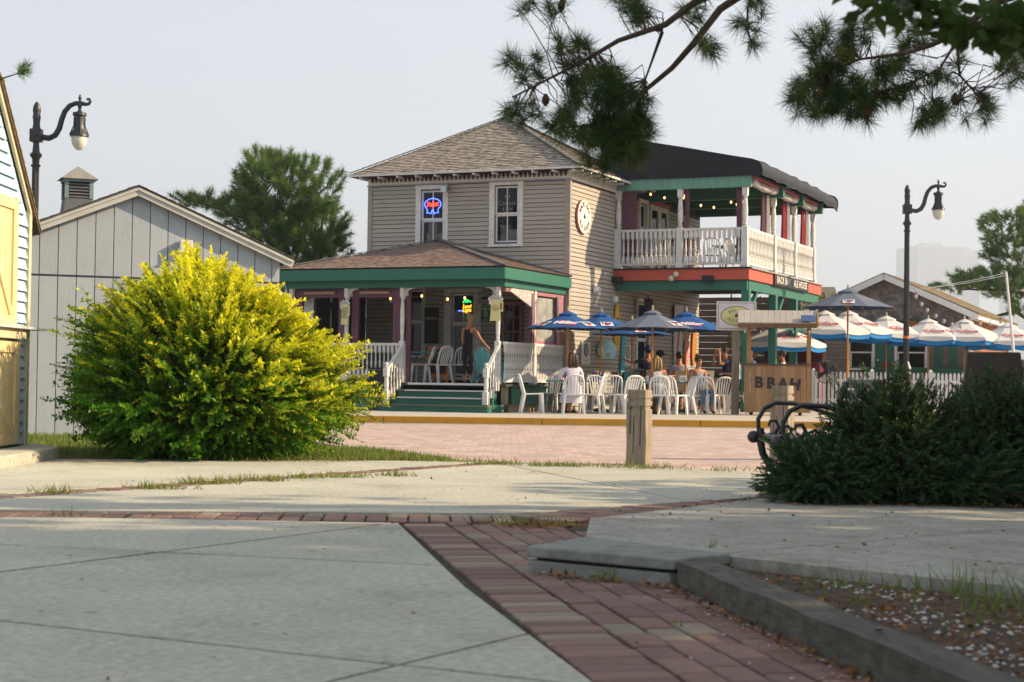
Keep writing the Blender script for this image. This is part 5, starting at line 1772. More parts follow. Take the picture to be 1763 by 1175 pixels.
table(1.27, 38.15, 'teal edged folding table before the woman in white')
table(2.16, 39.5, 'teal edged folding table with blue caddy and wood umbrella pole')
table(3.22, 38.45, 'teal edged folding table under the grey blue umbrella')
table(4.22, 39.95, 'teal edged folding table behind the woman in jeans')
q = HW(-2.9, -1.9, FZ)
table(q[0], q[1], 'blue topped table on the porch by the easel', FZ, 1.1, 0.7, rz=-TH, m=mat('blue_top', (0.02, 0.10, 0.55), rough=0.4))
q = HW(2.6, 5.2, BZ)
table(q[0], q[1], 'teal topped table up on the balcony', BZ + 0.004, 0.9, 0.7, rz=-TH, m=TEALTOP)
# caddies, napkins, bottles
def caddy(x, y, label, z=SZ + 0.736, blue=True):
    t = thing('condiment_caddy', label, 'caddy', (x, y, z), 0)
    m = mat('caddy_blue', (0.02, 0.08, 0.45), rough=0.4) if blue else BLACKP
    b = MB()
    b.box(-0.13, -0.09, 0, 0.13, 0.09, 0.02)
    b.box(-0.13, -0.09, 0.02, -0.115, 0.09, 0.18)
    b.box(0.115, -0.09, 0.02, 0.13, 0.09, 0.18)
    b.box(-0.115, -0.09, 0.02, 0.115, -0.075, 0.12)
    b.box(-0.115, 0.075, 0.02, 0.115, 0.09, 0.2)
    b.build('tray', m, t)
    for k, c in enumerate(((0.6, 0.03, 0.02), (0.75, 0.45, 0.02), (0.6, 0.58, 0.5))):
        b = MB()
        b.lathe([(0.028, 0.021), (0.028, 0.15), (0.012, 0.18), (0.008, 0.22), (0.0, 0.222)], 8, (-0.07 + k * 0.07, 0.0, 0))
        b.build('bottle', mat('bottle_%d' % k, c, rough=0.35, bump=0), t)
    return t


def napkins(x, y, label, z=SZ + 0.736):
    t = thing('napkin_box', label, 'napkin box', (x, y, z), 0.2)
    MB().box(-0.09, -0.06, 0, 0.09, 0.06, 0.15).build('box_body', mat('napkin_white', (0.66, 0.66, 0.66), rough=0.6), t, bevel=0.006)
    MB().box(-0.06, -0.063, 0.03, 0.06, -0.0605, 0.11).build('box_opening', mat('napkin_grey', (0.35, 0.36, 0.4), rough=0.6), t)
    return t


caddy(2.02, 39.35, 'blue condiment caddy with sauce bottles next to the bare clapboards')
caddy(4.55, 39.75, 'blue condiment caddy with sauce bottles near the sign post')
caddy(3.05, 39.45, 'black condiment caddy on the table behind the lone bollard', blue=False).location = (2.52, 39.6, SZ + 0.737)
for x_, y_, z_, lb_ in ((1.05, 38.05, SZ + 0.737, 'clear plastic cup on the table before the woman in white'), (3.1, 38.3, SZ + 0.737, 'clear plastic cup under the faded grey blue umbrella'), (4.35, 39.8, SZ + 0.737, 'clear plastic cup between the napkin box and the blue caddy')):
    t = thing('plastic_cup', lb_, 'cup', (x_, y_, z_), 0)
    MB().lathe([(0.032, 0), (0.045, 0.13), (0.042, 0.13), (0.03, 0.004)], 10).build('cup_wall', mat('cup_plastic', (0.6, 0.6, 0.58), rough=0.2, bump=0), t)
    MB().lathe([(0.03, 0.006), (0.040, 0.095), (0.0, 0.096)], 10).build('drink', mat('amber_drink', (0.45, 0.22, 0.03), rough=0.2, bump=0), t)
napkins(1.86, 39.4, 'white napkin box next to the blue caddy by the bare clapboards')
napkins(3.42, 38.3, 'white napkin box before the woman with long blonde hair')
napkins(4.05, 39.75, 'white napkin box beside the woman in jeans')

# ---- umbrellas
def umbrella(name, label, x, y, zr, zp, Rr, mt, mu, group, rot=0.0, valance=0.0, logos=(), tilt=(0, 0), foot=0.0, zbase=SZ):
    t = thing(name, label, 'umbrella', (x, y, zbase), rot, group)
    zr, zp = zr - zbase, zp - zbase
    n = 8
    slope = (zp - zr) / Rr

    def rim(k, r=Rr, z=zr):
        a = 2 * PI * (k + 0.5) / n
        return Vector((r * math.cos(a), r * math.sin(a), z))
    vs, fs, mi = [], [], []
    b = MB()
    for side, dz in ((0, 0.0), (1, -0.012)):
        b.cur = side
        for k in range(n):
            p, q = rim(k), rim(k + 1)
            m_ = (p + q) / 2
            m_ = Vector((m_.x * 0.965, m_.y * 0.965, zr + 0.015))
            c = Vector((0, 0, zp))
            v_ = [c + Z_ * dz, p + Z_ * dz, m_ + Z_ * dz, q + Z_ * dz]
            b.add(v_, [(0, 1, 2, 3)] if side == 0 else [(3, 2, 1, 0)])
    if valance:
        for k in range(n):
            p, q = rim(k), rim(k + 1)
            pts = []
            for i in range(6):
                s = i / 5
                e = p.lerp(q, s)
                e = Vector((e.x * (1 - 0.07 * s * (1 - s)), e.y * (1 - 0.07 * s * (1 - s)), zr + 0.06 * s * (1 - s)))
                pts.append((e, e * 1.0 + Vector((e.x * 0.02, e.y * 0.02, -valance * (0.55 + 1.6 * s * (1 - s))))))
            for (a0, a1), (c0, c1) in zip(pts, pts[1:]):
                b.cur = 0
                b.add([a0, a1, c1, c0], [(0, 1, 2, 3)])
                b.cur = 1
                b.add([Vector((w_.x * 0.985, w_.y * 0.985, w_.z - d_)) for w_, d_ in ((a0, 0), (a1, valance * 0.75), (c1, valance * 0.75), (c0, 0))], [(3, 2, 1, 0)])
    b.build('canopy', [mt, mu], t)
    b = MB()                                                        # vent cap
    for k in range(n):
        p, q = rim(k, Rr * 0.22, zp - 0.22 * (zp - zr) + 0.05), rim(k + 1, Rr * 0.22, zp - 0.22 * (zp - zr) + 0.05)
        b.add([Vector((0, 0, zp + 0.05)), p, q], [(0, 1, 2)])
        b.add([p, q, q - Z_ * 0.04, p - Z_ * 0.04], [(0, 1, 2, 3)])
    b.build('vent_cap', mt, t)
    MB().tube([(0, 0, 0.02), (0, 0, zp + 0.05)], 0.024, 8).build('pole', WOODPOLE, t)
    MB().lathe([(0.02, zp + 0.04), (0.035, zp + 0.07), (0.018, zp + 0.09), (0.03, zp + 0.12), (0.0, zp + 0.15)], 8).build('finial', mat('pale_finial', (0.5, 0.42, 0.3), rough=0.5), t)
    for k in range(n):
        MB().tube([(0, 0, zp - 0.04), tuple(rim(k, Rr * 0.985, zr - 0.015))], 0.009, 5).build('rib', WOODPOLE, t)
        MB().tube([(0, 0, zr + 0.02), tuple(rim(k, Rr * 0.5, zr + (zp - zr) * 0.5 - 0.03))], 0.008, 5).build('strut', WOODPOLE, t)
    MB().lathe([(0.22, 0.0), (0.22, 0.05), (0.05, 0.09), (0.04, 0.25)], 12).build('base', BLACKP, t)
    for k, kind, sz in logos:
        a = 2 * PI * (k + 1.0) / n
        out = Vector((math.cos(a), math.sin(a), 0))
        tan = Vector((-math.sin(a), math.cos(a), 0))
        apo = Rr * math.cos(PI / n)
        up_ = (Vector((0, 0, zp)) - (out * apo + Z_ * zr)).normalized()
        nn = tan.cross(up_).normalized()
        f_ = 0.30 if kind != 'patch' else 0.25
        pos = (out * apo + Z_ * zr) + up_ * ((Vector((0, 0, zp)) - (out * apo + Z_ * zr)).length * f_)
        M = frame(pos + nn * 0.016, tan, up_)
        if kind == 'script':
            text('logo_lettering', 'Miller', sz, SCW, t, M, shear=0.35, bold=0.007)
            text('logo_lettering', "IT'S       \n      TIME", sz * 0.5, SCP, t, M @ Matrix.Translation((0.02, -0.01, -0.002)), shear=0.3, bold=0.004, line=1.5)
        elif kind == 'patch':
            b2 = MB()
            b2.box(-0.15, -0.13, 0.0, 0.15, 0.13, 0.003)
            o_ = b2.build('logo_patch', SCW, t)
            o_.matrix_local = M
            text('logo_lettering', 'Lite', 0.15, NAVYI, t, M @ Matrix.Translation((0, 0.045, 0.006)), bold=0.006)
            b2 = MB()
            ellipse(b2, 0.06, 0.045, 0, 0.002, 16)
            o_ = b2.build('logo_spot', SCR, t)
            o_.matrix_local = M @ Matrix.Translation((0, -0.06, 0.006)) @ Matrix.Rotation(PI / 2, 4, 'X')
        else:
            text('logo_lettering', 'Coors', sz, SCR, t, M @ Matrix.Translation((0, 0.03, 0)), shear=0.15, bold=0.005)
            text('logo_lettering', 'LIGHT', sz * 0.55, SCG, t, M @ Matrix.Translation((0.02, -0.12, 0)), space=1.2)
            b2 = MB()
            b2.add([(-0.07, 0.14, 0), (0.09, 0.14, 0), (0.03, 0.185, 0), (0.0, 0.17, 0), (-0.03, 0.18, 0)], [(0, 1, 2, 3, 4)])
            o_ = b2.build('logo_peak', SCB, t)
            o_.matrix_local = M
    if tilt != (0, 0):
        pass
    return t


SCW = mat('logo_white', (0.72, 0.72, 0.72), rough=0.7, bump=0)
SCP = mat('logo_pink', (0.70, 0.10, 0.25), rough=0.7, bump=0)
SCR = mat('logo_red', (0.55, 0.03, 0.05), rough=0.7, bump=0)
SCG = mat('logo_grey', (0.25, 0.25, 0.27), rough=0.7, bump=0)
SCB = mat('logo_blue', (0.03, 0.22, 0.6), rough=0.7, bump=0)
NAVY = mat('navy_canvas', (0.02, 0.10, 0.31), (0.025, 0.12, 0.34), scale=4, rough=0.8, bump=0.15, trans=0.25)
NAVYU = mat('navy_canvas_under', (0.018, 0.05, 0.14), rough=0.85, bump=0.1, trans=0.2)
FADE = mat('faded_canvas', (0.16, 0.19, 0.25), (0.12, 0.145, 0.20), scale=3, rough=0.85, bump=0.15, trans=0.15)
FADE2 = mat('faded_canvas_tan', (0.105, 0.145, 0.22), (0.15, 0.18, 0.24), scale=2.5, rough=0.85, bump=0.15, trans=0.15, dirt=(0.30, 0.25, 0.12), dirt_scale=2)
WCAN = mat('white_canvas', (0.72, 0.71, 0.69), (0.66, 0.65, 0.63), scale=3, rough=0.8, bump=0.2, trans=0.18)
BCAN = mat('blue_canvas', (0.015, 0.20, 0.52), (0.02, 0.23, 0.56), scale=3, rough=0.8, bump=0.1, trans=0.2)
UG = 'blue patio umbrellas beside the house'
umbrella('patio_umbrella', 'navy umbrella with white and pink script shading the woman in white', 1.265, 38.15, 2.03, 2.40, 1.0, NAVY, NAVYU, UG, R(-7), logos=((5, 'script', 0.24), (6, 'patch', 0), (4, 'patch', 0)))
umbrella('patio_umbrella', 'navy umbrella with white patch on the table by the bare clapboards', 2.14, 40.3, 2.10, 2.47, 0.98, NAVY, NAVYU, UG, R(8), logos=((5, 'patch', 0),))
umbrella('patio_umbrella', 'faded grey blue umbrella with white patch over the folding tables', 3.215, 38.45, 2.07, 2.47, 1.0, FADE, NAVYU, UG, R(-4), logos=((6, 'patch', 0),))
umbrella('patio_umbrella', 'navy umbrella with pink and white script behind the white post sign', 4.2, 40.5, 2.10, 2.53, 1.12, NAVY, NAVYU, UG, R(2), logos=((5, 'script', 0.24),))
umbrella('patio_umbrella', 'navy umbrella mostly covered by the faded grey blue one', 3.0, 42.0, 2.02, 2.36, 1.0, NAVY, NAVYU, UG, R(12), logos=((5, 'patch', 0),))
umbrella('patio_umbrella', 'tall sun bleached blue umbrella with white patch rising over the white umbrellas', 8.80, 44.0, 2.86, 3.34, 1.28, FADE2, NAVYU, 'blue patio umbrellas beside the house', R(-10), logos=((5, 'patch', 0),))
WG = 'white umbrellas with blue lining in front of the cottage'
for i, (x, y, zp, rot, lb) in enumerate([
        (7.55, 47.5, 2.55, 10, 'white blue lined umbrella glimpsed under the roof of the plank stand'),
        (9.05, 48.5, 2.95, -8, 'white blue lined umbrella beside the gable end of the plank stand'),
        (10.03, 50.0, 3.02, -6, 'white blue lined umbrella under the tall bleached blue one'),
        (11.60, 52.0, 2.97, 14, 'white blue lined umbrella just past the tall bleached blue one, cut by the lamp post'),
        (12.90, 52.0, 2.90, -3, 'white blue lined umbrella on the other side of the lamp post'),
        (14.02, 52.0, 2.90, -10, 'white blue lined umbrella beside the cottage corner'),
        (15.35, 52.0, 2.80, -6, 'white blue lined umbrella before the sunlit cedar wall')]):
    umbrella('white_umbrella', lb, x, y, zp - 0.56, zp, 1.32, WCAN, BCAN, WG, R(rot), valance=0.16, logos=((5, 'brand', 0.25),) if i % 2 else ((5, 'brand', 0.25), (6, 'brand', 0.22)))

# ---- plank stand with letters
sd = thing('plank_stand', 'small plank serving stand with black cutout letters and a little gabled roof', 'stand', (6.07, 38.55, SZ), R(-9))
for k in range(11):
    MB().box(-0.70 + k * 0.126, -0.32, 0.07, -0.70 + k * 0.126 + 0.122, -0.29, 1.14).build('plank', TANWOOD, sd)
for k in range(4):
    MB().box(0.686, -0.289 + k * 0.15, 0.07, 0.714, -0.289 + k * 0.15 + 0.146, 1.14).build('plank', TANWOOD, sd)
MB().box(-0.69, -0.288, 0.07, 0.68, 0.30, 0.12).build('floor_board', TANWOOD, sd)
MB().box(-0.715, -0.29, 0.07, -0.69, 0.31, 1.14).build('side_panel', TANWOOD, sd)
MB().box(-0.76, -0.36, 1.141, 0.76, 0.34, 1.18).build('counter_top', mat('dark_counter', (0.08, 0.06, 0.045), rough=0.6), sd)
for x, y in ((-0.62, -0.22), (0.74, -0.27), (-0.62, 0.24), (0.74, 0.26)):
    MB().box(x - 0.045, y - 0.045, 0.07 if x > 0 else 1.18, x + 0.045, y + 0.045, 2.12).build('roof_post', mat('honey_post', (0.36, 0.21, 0.085), (0.30, 0.17, 0.06), scale=4, stretch=(6, 6, 0.6), rough=0.7), sd)
for x in (-0.55, 0.55):
    MB().lathe([(0.0, -0.02), (0.045, -0.015), (0.045, 0.015), (0.0, 0.02)], 10).build('caster', BLACKP, sd, loc=(x, -0.22, 0.045)).rotation_euler = (PI / 2, 0, 0)
GREYSH = mat('grey_roof_board', (0.42, 0.39, 0.35), (0.34, 0.31, 0.27), scale=5, stretch=(6, 0.7, 1), rough=0.85, bump=0.3, rnd=0.06)
for sy in (-1, 1):
    for k in range(13):
        x = -0.86 + k * 0.135
        b = MB()
        y0, y1 = sy * 0.55, 0.0
        b.hexa([(x, y0, 2.09), (x + 0.13, y0, 2.09), (x + 0.13, y1, 2.39), (x, y1, 2.39), (x, y0, 2.11), (x + 0.13, y0, 2.11), (x + 0.13, y1, 2.41), (x, y1, 2.41)])
        b.build('roof_board', GREYSH, sd)
MB().box(-0.86, -0.54, 1.99, 0.89, -0.50, 2.10).build('eave_board', mat('brown_board', (0.19, 0.105, 0.05), rough=0.8), sd)
b = MB()
b.xf = Matrix(((0, 0, 1, 0.90), (1, 0, 0, 0), (0, 1, 0, 0), (0, 0, 0, 1)))
b.prism([(-0.50, 2.08), (0.50, 2.08), (0, 2.37)], -0.03, 0.0)
b.build('gable_board', TANWOOD, sd)
b = MB()
for sy in (-1, 1):
    b.bar((0.93, sy * 0.58, 2.06), (0.93, 0.0, 2.40), 0.03, 0.09, up=(0, 0, 1))
b.build('gable_trim', mat('honey_post', (0.36, 0.21, 0.085)), sd)
b = MB()
b.hexa([(0.55, -0.60, 2.13), (0.86, -0.60, 2.13), (0.86, -0.36, 2.27), (0.55, -0.36, 2.27), (0.55, -0.61, 2.15), (0.86, -0.61, 2.15), (0.86, -0.37, 2.29), (0.55, -0.37, 2.29)])
b.build('solar_panel', mat('solar_blue', (0.03, 0.07, 0.2), rough=0.15, bump=0, spec=0.6), sd)
for k, ch in enumerate('BBAH'):
    text('cutout_letter', ch, 0.34, INK, sd, frame((-0.38 + k * 0.27, -0.332, 0.74 - 0.012 * k), (1, 0, -0.05 * k), Z_), bold=0.014, ext=0.008)
b = MB()
for k in range(9):
    x = -0.8 + k * 0.2
    b.tube([(x, -0.56, 2.0 - 0.03 * math.sin(k)), (x + 0.1, -0.57, 1.95), (x + 0.2, -0.56, 2.0 - 0.03 * math.sin(k + 1))], 0.006, 4)
b.build('light_wire', BLACKP, sd)
for k in range(5):
    MB().ball((-0.7 + k * 0.36, -0.57, 1.90), (0.022, 0.022, 0.04), 8, 6).build('bulb', mat('glass_bulb', (0.5, 0.46, 0.4), rough=0.15), sd)

# ---- pedestal fan
fn = thing('pedestal_fan', 'black pedestal fan with round wire cage beside the plank stand', 'fan', (7.52, 40.0, SZ), R(8))
MB().lathe([(0.22, 0), (0.22, 0.03), (0.04, 0.05), (0.025, 0.08), (0.025, 0.82)], 12).build('stand', BLACK, fn)
b = MB()
for rr, yy in ((0.28, -0.06), (0.285, 0.0), (0.28, 0.06), (0.20, -0.085), (0.12, -0.10), (0.06, -0.105), (0.2, 0.085)):
    b.tube([(rr * math.cos(t), yy, 1.03 + rr * math.sin(t)) for t in np.linspace(0, 2 * PI, 25)], 0.006, 4)
for k in range(24):
    a = 2 * PI * k / 24
    for sg in (-1, 1):
        b.tube([(0.04 * math.cos(a), sg * 0.105, 1.03 + 0.04 * math.sin(a)), (0.2 * math.cos(a), sg * 0.088, 1.03 + 0.2 * math.sin(a)), (0.283 * math.cos(a), sg * 0.03, 1.03 + 0.283 * math.sin(a))], 0.004, 4)
b.build('wire_cage', BLACK, fn)
for k in range(4):
    a = 2 * PI * k / 4 + 0.5
    b = MB()
    c_, s2 = math.cos(a), math.sin(a)
    b.hexa([(0.03 * c_ + 0.03 * s2, -0.02, 1.03 + 0.03 * s2 - 0.03 * c_), (0.24 * c_ + 0.09 * s2, -0.035, 1.03 + 0.24 * s2 - 0.09 * c_), (0.24 * c_ - 0.06 * s2, 0.03, 1.03 + 0.24 * s2 + 0.06 * c_), (0.03 * c_ - 0.03 * s2, 0.02, 1.03 + 0.03 * s2 + 0.03 * c_),
            (0.03 * c_ + 0.03 * s2, -0.016, 1.03 + 0.03 * s2 - 0.03 * c_), (0.24 * c_ + 0.09 * s2, -0.031, 1.03 + 0.24 * s2 - 0.09 * c_), (0.24 * c_ - 0.06 * s2, 0.034, 1.03 + 0.24 * s2 + 0.06 * c_), (0.03 * c_ - 0.03 * s2, 0.024, 1.03 + 0.03 * s2 + 0.03 * c_)])
    b.build('blade', BLACKP, fn)
MB().ball((0, 0.05, 1.03), (0.06, 0.12, 0.06)).build('motor', BLACKP, fn)

# ---- porch things: easel, garden chair, dark bin, cooler
q = HW(-2.42, -2.15, FZ)
ez = thing('chalkboard_easel', 'orange framed chalkboard easel standing on the porch', 'easel', (q[0], q[1], FZ + 0.003), -TH + 0.12)
ORW = mat('orange_wood', (0.55, 0.17, 0.02), (0.46, 0.14, 0.02), scale=5, rough=0.5)
for sy in (-1, 1):
    b = MB()
    for x in (-0.27, 0.27):
        b.bar((x * 1.05, sy * 0.24, 0.0), (x * 0.85, 0.0, 0.86), 0.05, 0.03, up=(0, 1, 0))
    b.bar((-0.27, sy * 0.19, 0.18), (0.27, sy * 0.19, 0.18), 0.03, 0.07)
    b.bar((-0.26, sy * 0.015, 0.83), (0.26, sy * 0.015, 0.83), 0.03, 0.05)
    b.build('easel_frame', ORW, ez)
    MB().hexa([(-0.235, sy * 0.17, 0.21), (0.235, sy * 0.17, 0.21), (0.235, sy * 0.19, 0.21), (-0.235, sy * 0.19, 0.21), (-0.215, sy * 0.015, 0.80), (0.215, sy * 0.015, 0.80), (0.215, sy * 0.03, 0.80), (-0.215, sy * 0.03, 0.80)]).build('chalkboard', mat('chalkboard', (0.03, 0.03, 0.032), (0.06, 0.06, 0.06), scale=9, rough=0.8), ez)
q = HW(-0.72, -3.05, FZ)
gc = thing('garden_chair', 'worn teal slatted garden chair at the head of the steps', 'chair', (q[0], q[1], FZ + 0.003), -TH + R(165))
gc.scale = (0.72, 0.8, 0.86)
TEAL = mat('worn_teal_paint', (0.06, 0.28, 0.33), (0.09, 0.33, 0.37), scale=7, rough=0.7, bump=0.2, dirt=(0.2, 0.3, 0.3), dirt_scale=6)
for k in range(5):
    x = -0.22 + k * 0.11
    b = MB()
    h_ = 0.93 - 0.04 * abs(k - 2)
    b.hexa([(x - 0.048, 0.16, 0.25), (x + 0.048, 0.16, 0.25), (x + 0.048, 0.18, 0.25), (x - 0.048, 0.18, 0.25), (x - 0.048, 0.34, h_), (x + 0.048, 0.34, h_), (x + 0.048, 0.36, h_), (x - 0.048, 0.36, h_)])
    b.build('back_slat', TEAL, gc)
    MB().hexa([(x - 0.048, -0.30, 0.36), (x + 0.048, -0.30, 0.36), (x + 0.048, 0.18, 0.26), (x - 0.048, 0.18, 0.26), (x - 0.048, -0.30, 0.38), (x + 0.048, -0.30, 0.38), (x + 0.048, 0.18, 0.28), (x - 0.048, 0.18, 0.28)]).build('seat_slat', TEAL, gc)
for sx in (-1, 1):
    MB().box(sx * 0.33 - 0.06, -0.34, 0.52, sx * 0.33 + 0.06, 0.30, 0.545).build('armrest', TEAL, gc)
    MB().box(sx * 0.31 - 0.04, -0.32, 0.0, sx * 0.31 + 0.04, -0.20, 0.519).build('leg', TEAL, gc)
    MB().hexa([(sx * 0.30 - 0.015, -0.32, 0.30), (sx * 0.30 + 0.015, -0.32, 0.30), (sx * 0.30 + 0.015, 0.45, 0.0), (sx * 0.30 - 0.015, 0.45, 0.0), (sx * 0.30 - 0.015, -0.32, 0.42), (sx * 0.30 + 0.015, -0.32, 0.42), (sx * 0.30 + 0.015, 0.45, 0.12), (sx * 0.30 - 0.015, 0.45, 0.12)]).build('side_rail', TEAL, gc)
q = HW(-2.95, -4.0, SZ)
bx_ = thing('black_bin', 'black box bin with white latch beside the porch steps', 'bin', (q[0], q[1], SZ), -TH)
MB().box(-0.22, -0.22, 0, 0.22, 0.22, 0.92).build('bin_body', BLACKP, bx_, bevel=0.015)
MB().box(-0.235, -0.235, 0.93, 0.235, 0.235, 0.97).build('bin_lid', BLACKP, bx_, bevel=0.01)
MB().box(-0.10, -0.235, 0.30, 0.10, -0.221, 0.33).build('latch', WHITE, bx_)
q = HW(-3.55, -3.95, SZ)
ck = thing('storage_trunk', 'teal and white storage trunk under the porch railing beside the black bin', 'trunk', (q[0], q[1], SZ), -TH)
MB().box(-0.32, -0.2, 0, 0.32, 0.2, 0.42).build('trunk_body', mat('trunk_teal', (0.04, 0.22, 0.28), rough=0.5), ck, bevel=0.02)
MB().box(-0.33, -0.21, 0.425, 0.33, 0.21, 0.5).build('trunk_lid', WHITE, ck, bevel=0.02)

# ---- boards and posters on the side wall (local x along the wall, outward -y)
def wall_thing(name, label, cat, bpos, z):
    return thing(name, label, cat, HW(0.03, bpos, z), -TH + PI / 2)


def board_shape(t, nm, m, L, w, tip=0.5, y0=-0.05, y1=-0.015, ang=0.0):
    b = MB()
    pts = []
    for k in range(24):
        a = 2 * PI * k / 24
        x, z = w / 2 * math.sin(a), L / 2 * math.cos(a)
        x = math.copysign(abs(math.sin(a)) ** tip * w / 2, x)
        pts.append((x, z))
    b.xf = Matrix.Rotation(ang, 4, 'Y') @ Matrix(((1, 0, 0, 0), (0, 0, 1, 0), (0, 1, 0, 0), (0, 0, 0, 1)))
    b.prism(pts, y0, y1)
    b.xf = None
    return b.build(nm, m, t)


PW = mat('poster_white', (0.62, 0.62, 0.60), rough=0.5, bump=0.0)
for i, (bp, lb) in enumerate(((1.08, 'white poster with grey oval emblem on the clapboards behind the woman in white'), (4.15, 'white poster with tan oval emblem on the wall beside the teal plank'))):
    t = wall_thing('wall_poster', lb, 'poster', bp, 1.55)
    MB().box(-0.3, -0.03, -0.28, 0.3, 0.0, 0.28).build('poster_sheet', PW, t)
    ellipse(MB(), 0.16, 0.17, -0.034, -0.031, 20, 0, 0.08).build('emblem_ring', INK, t)
    ellipse(MB(), 0.12, 0.135, -0.038, -0.0345, 20, 0, 0.08).build('emblem', mat('emblem_%d' % i, ((0.25, 0.24, 0.26), (0.4, 0.3, 0.15))[i], rough=0.6), t)
    MB().box(-0.2, -0.034, -0.2, 0.2, -0.031, -0.17).build('print_line', mat('print_grey', (0.4, 0.4, 0.42), rough=0.6), t)
t = wall_thing('beach_board', 'rounded board painted with turquoise sea hanging on the clapboards', 'painting', 2.55, 1.65)
BEACH = mat('beach_paint', (0.05, 0.42, 0.55), (0.50, 0.62, 0.62), scale=3.2, stretch=(0.6, 1, 2), rough=0.5, bump=0.0)
board_shape(t, 'board_face', BEACH, 0.46, 1.35, 0.6)
MB().box(-0.55, -0.056, -0.15, -0.25, -0.051, 0.1).build('pale_patch', PW, t)
ellipse(MB(), 0.14, 0.06, -0.056, -0.051, 14, 0.05, -0.13).build('green_patch', mat('lime_paint', (0.35, 0.5, 0.12), rough=0.6), t)
t = wall_thing('yellow_surfboard', 'yellow surfboard with dark marks hung upright on the clapboards', 'surfboard', 3.28, 2.25)
YS = mat('surf_yellow', (0.72, 0.40, 0.02), rough=0.35, bump=0.0)
board_shape(t, 'board_body', YS, 1.25, 0.34, 0.9)
b = MB()
b.tube([(0.06 * math.cos(k), -0.055, 0.2 + 0.06 * math.sin(k)) for k in np.linspace(0.5, 5.8, 12)], 0.014, 5)
for k in range(5):
    b.box(-0.03, -0.056, -0.14 - k * 0.075, 0.05, -0.0515, -0.10 - k * 0.075)
b.build('board_marks', INK, t)
t = wall_thing('teal_plank', 'teal plank leaning on the clapboards beside the yellow surfboard', 'plank', 3.72, 1.35)
b = MB()
b.bar((-0.1, -0.04, -0.6), (0.12, -0.04, 0.72), 0.25, 0.04, up=(0, 1, 0))
b.build('plank_body', TEAL, t)
t = wall_thing('teal_cabinet', 'low teal cabinet under the poster by the teal plank', 'cabinet', 4.15, SZ)
MB().box(-0.45, -0.5, 0, 0.45, -0.03, 0.95).build('cabinet_body', TEAL, t, bevel=0.01)
MB().box(-0.47, -0.52, 0.955, 0.47, -0.02, 0.985).build('cabinet_top', TEAL, t)
for x0 in (-0.43, 0.01):
    MB().box(x0, -0.515, 0.05, x0 + 0.42, -0.501, 0.92).build('cabinet_door', TEAL, t)
t = wall_thing('striped_surfboard', 'white surfboard with a slanting red stripe against the patio wall', 'surfboard', 8.4, 1.95)
board_shape(t, 'board_body', PW, 1.75, 0.75, 0.6)
b = MB()
b.bar((-0.22, -0.055, -0.75), (0.1, -0.055, 0.72), 0.14, 0.006, up=(0, 1, 0))
b.build('red_stripe', mat('stripe_red', (0.5, 0.10, 0.08), rough=0.5), t)
t = wall_thing('pink_surfboard', 'small pink patterned board beside the striped surfboard', 'surfboard', 9.25, 1.75)
board_shape(t, 'board_body', mat('pink_pattern', (0.65, 0.10, 0.16), (0.70, 0.45, 0.45), scale=9, rough=0.5, bump=0), 0.75, 0.5, 0.7)
t = wall_thing('wooden_surfboard', 'honey coloured wooden board beside the pink board', 'surfboard', 9.95, 1.95)
board_shape(t, 'board_body', mat('honey_board', (0.50, 0.24, 0.06), (0.42, 0.19, 0.04), rough=0.4), 1.2, 0.42, 0.8, ang=0.08)
t = wall_thing('hanging_flag', 'white cloth hanging from the patio ceiling beside a red and yellow pennant', 'flag', 8.3, 2.75)
MB().box(-0.4, -0.10, -0.28, 0.4, -0.085, 0.32).build('cloth', PW, t)
t = wall_thing('red_pennant', 'red and yellow pennant hung over the patio', 'flag', 9.25, 2.78)
board_shape(t, 'pennant_body', mat('pennant_red', (0.5, 0.06, 0.02), rough=0.6), 0.55, 0.42, 0.8)
board_shape(t, 'pennant_stripe', mat('pennant_yellow', (0.7, 0.4, 0.03), rough=0.6), 0.52, 0.14, 0.8, -0.06, -0.052)

# patio bar, red serving hutch, wooden stair
HB = lambda a, b_: HW(a, b_, SZ)
t = thing('patio_bar', 'grey topped wooden bar counter with brown front along the patio wall', 'bar', HB(0.95, 4.75), -TH)
MB().box(-0.55, -1.0, 0, 0.35, 1.5, 1.02).build('bar_front', mat('bar_brown', (0.20, 0.10, 0.07), rough=0.7), t)
MB().box(-0.62, -1.1, 1.025, 0.48, 1.58, 1.07).build('bar_top', mat('bar_grey', (0.16, 0.16, 0.17), rough=0.4), t)
t = thing('red_hutch', 'dark red serving hutch with pale menu panel under the balcony', 'hutch', HB(2.55, 9.4), -TH)
REDH = mat('hutch_red', (0.22, 0.018, 0.02), rough=0.5)
MB().box(-1.3, -0.35, 0, 1.5, 0.35, 1.35).build('hutch_body', REDH, t)
MB().box(-1.4, -0.45, 1.355, 1.6, 0.45, 1.42).build('hutch_top', mat('hutch_dark', (0.04, 0.03, 0.03), rough=0.5), t)
MB().box(-0.2, 0.0, 1.425, 1.5, 0.3, 1.9).build('hutch_back', REDH, t)
MB().box(0.75, -0.36, 0.85, 1.1, -0.352, 1.28).build('menu_panel', PW, t)
t = thing('wooden_stair', 'weathered plank staircase with slanted handrail behind the patio', 'stair', HB(2.0, 11.6), -TH)
STW = mat('pale_stair_wood', (0.36, 0.31, 0.24), (0.28, 0.24, 0.18), scale=5, rough=0.85, bump=0.3)
for k in range(9):
    MB().box(-1.4 + k * 0.26, 0.0, 0.18 * (k + 1) - 0.03, -1.4 + k * 0.26 + 0.3, 1.0, 0.18 * (k + 1)).build('tread', STW, t)
b = MB()
b.bar((-1.5, -0.02, 0.1), (1.1, -0.02, 1.75), 0.04, 0.24)
b.build('stringer', STW, t)
b = MB()
b.bar((-1.5, -0.05, 0.95), (1.1, -0.05, 2.6), 0.05, 0.1)
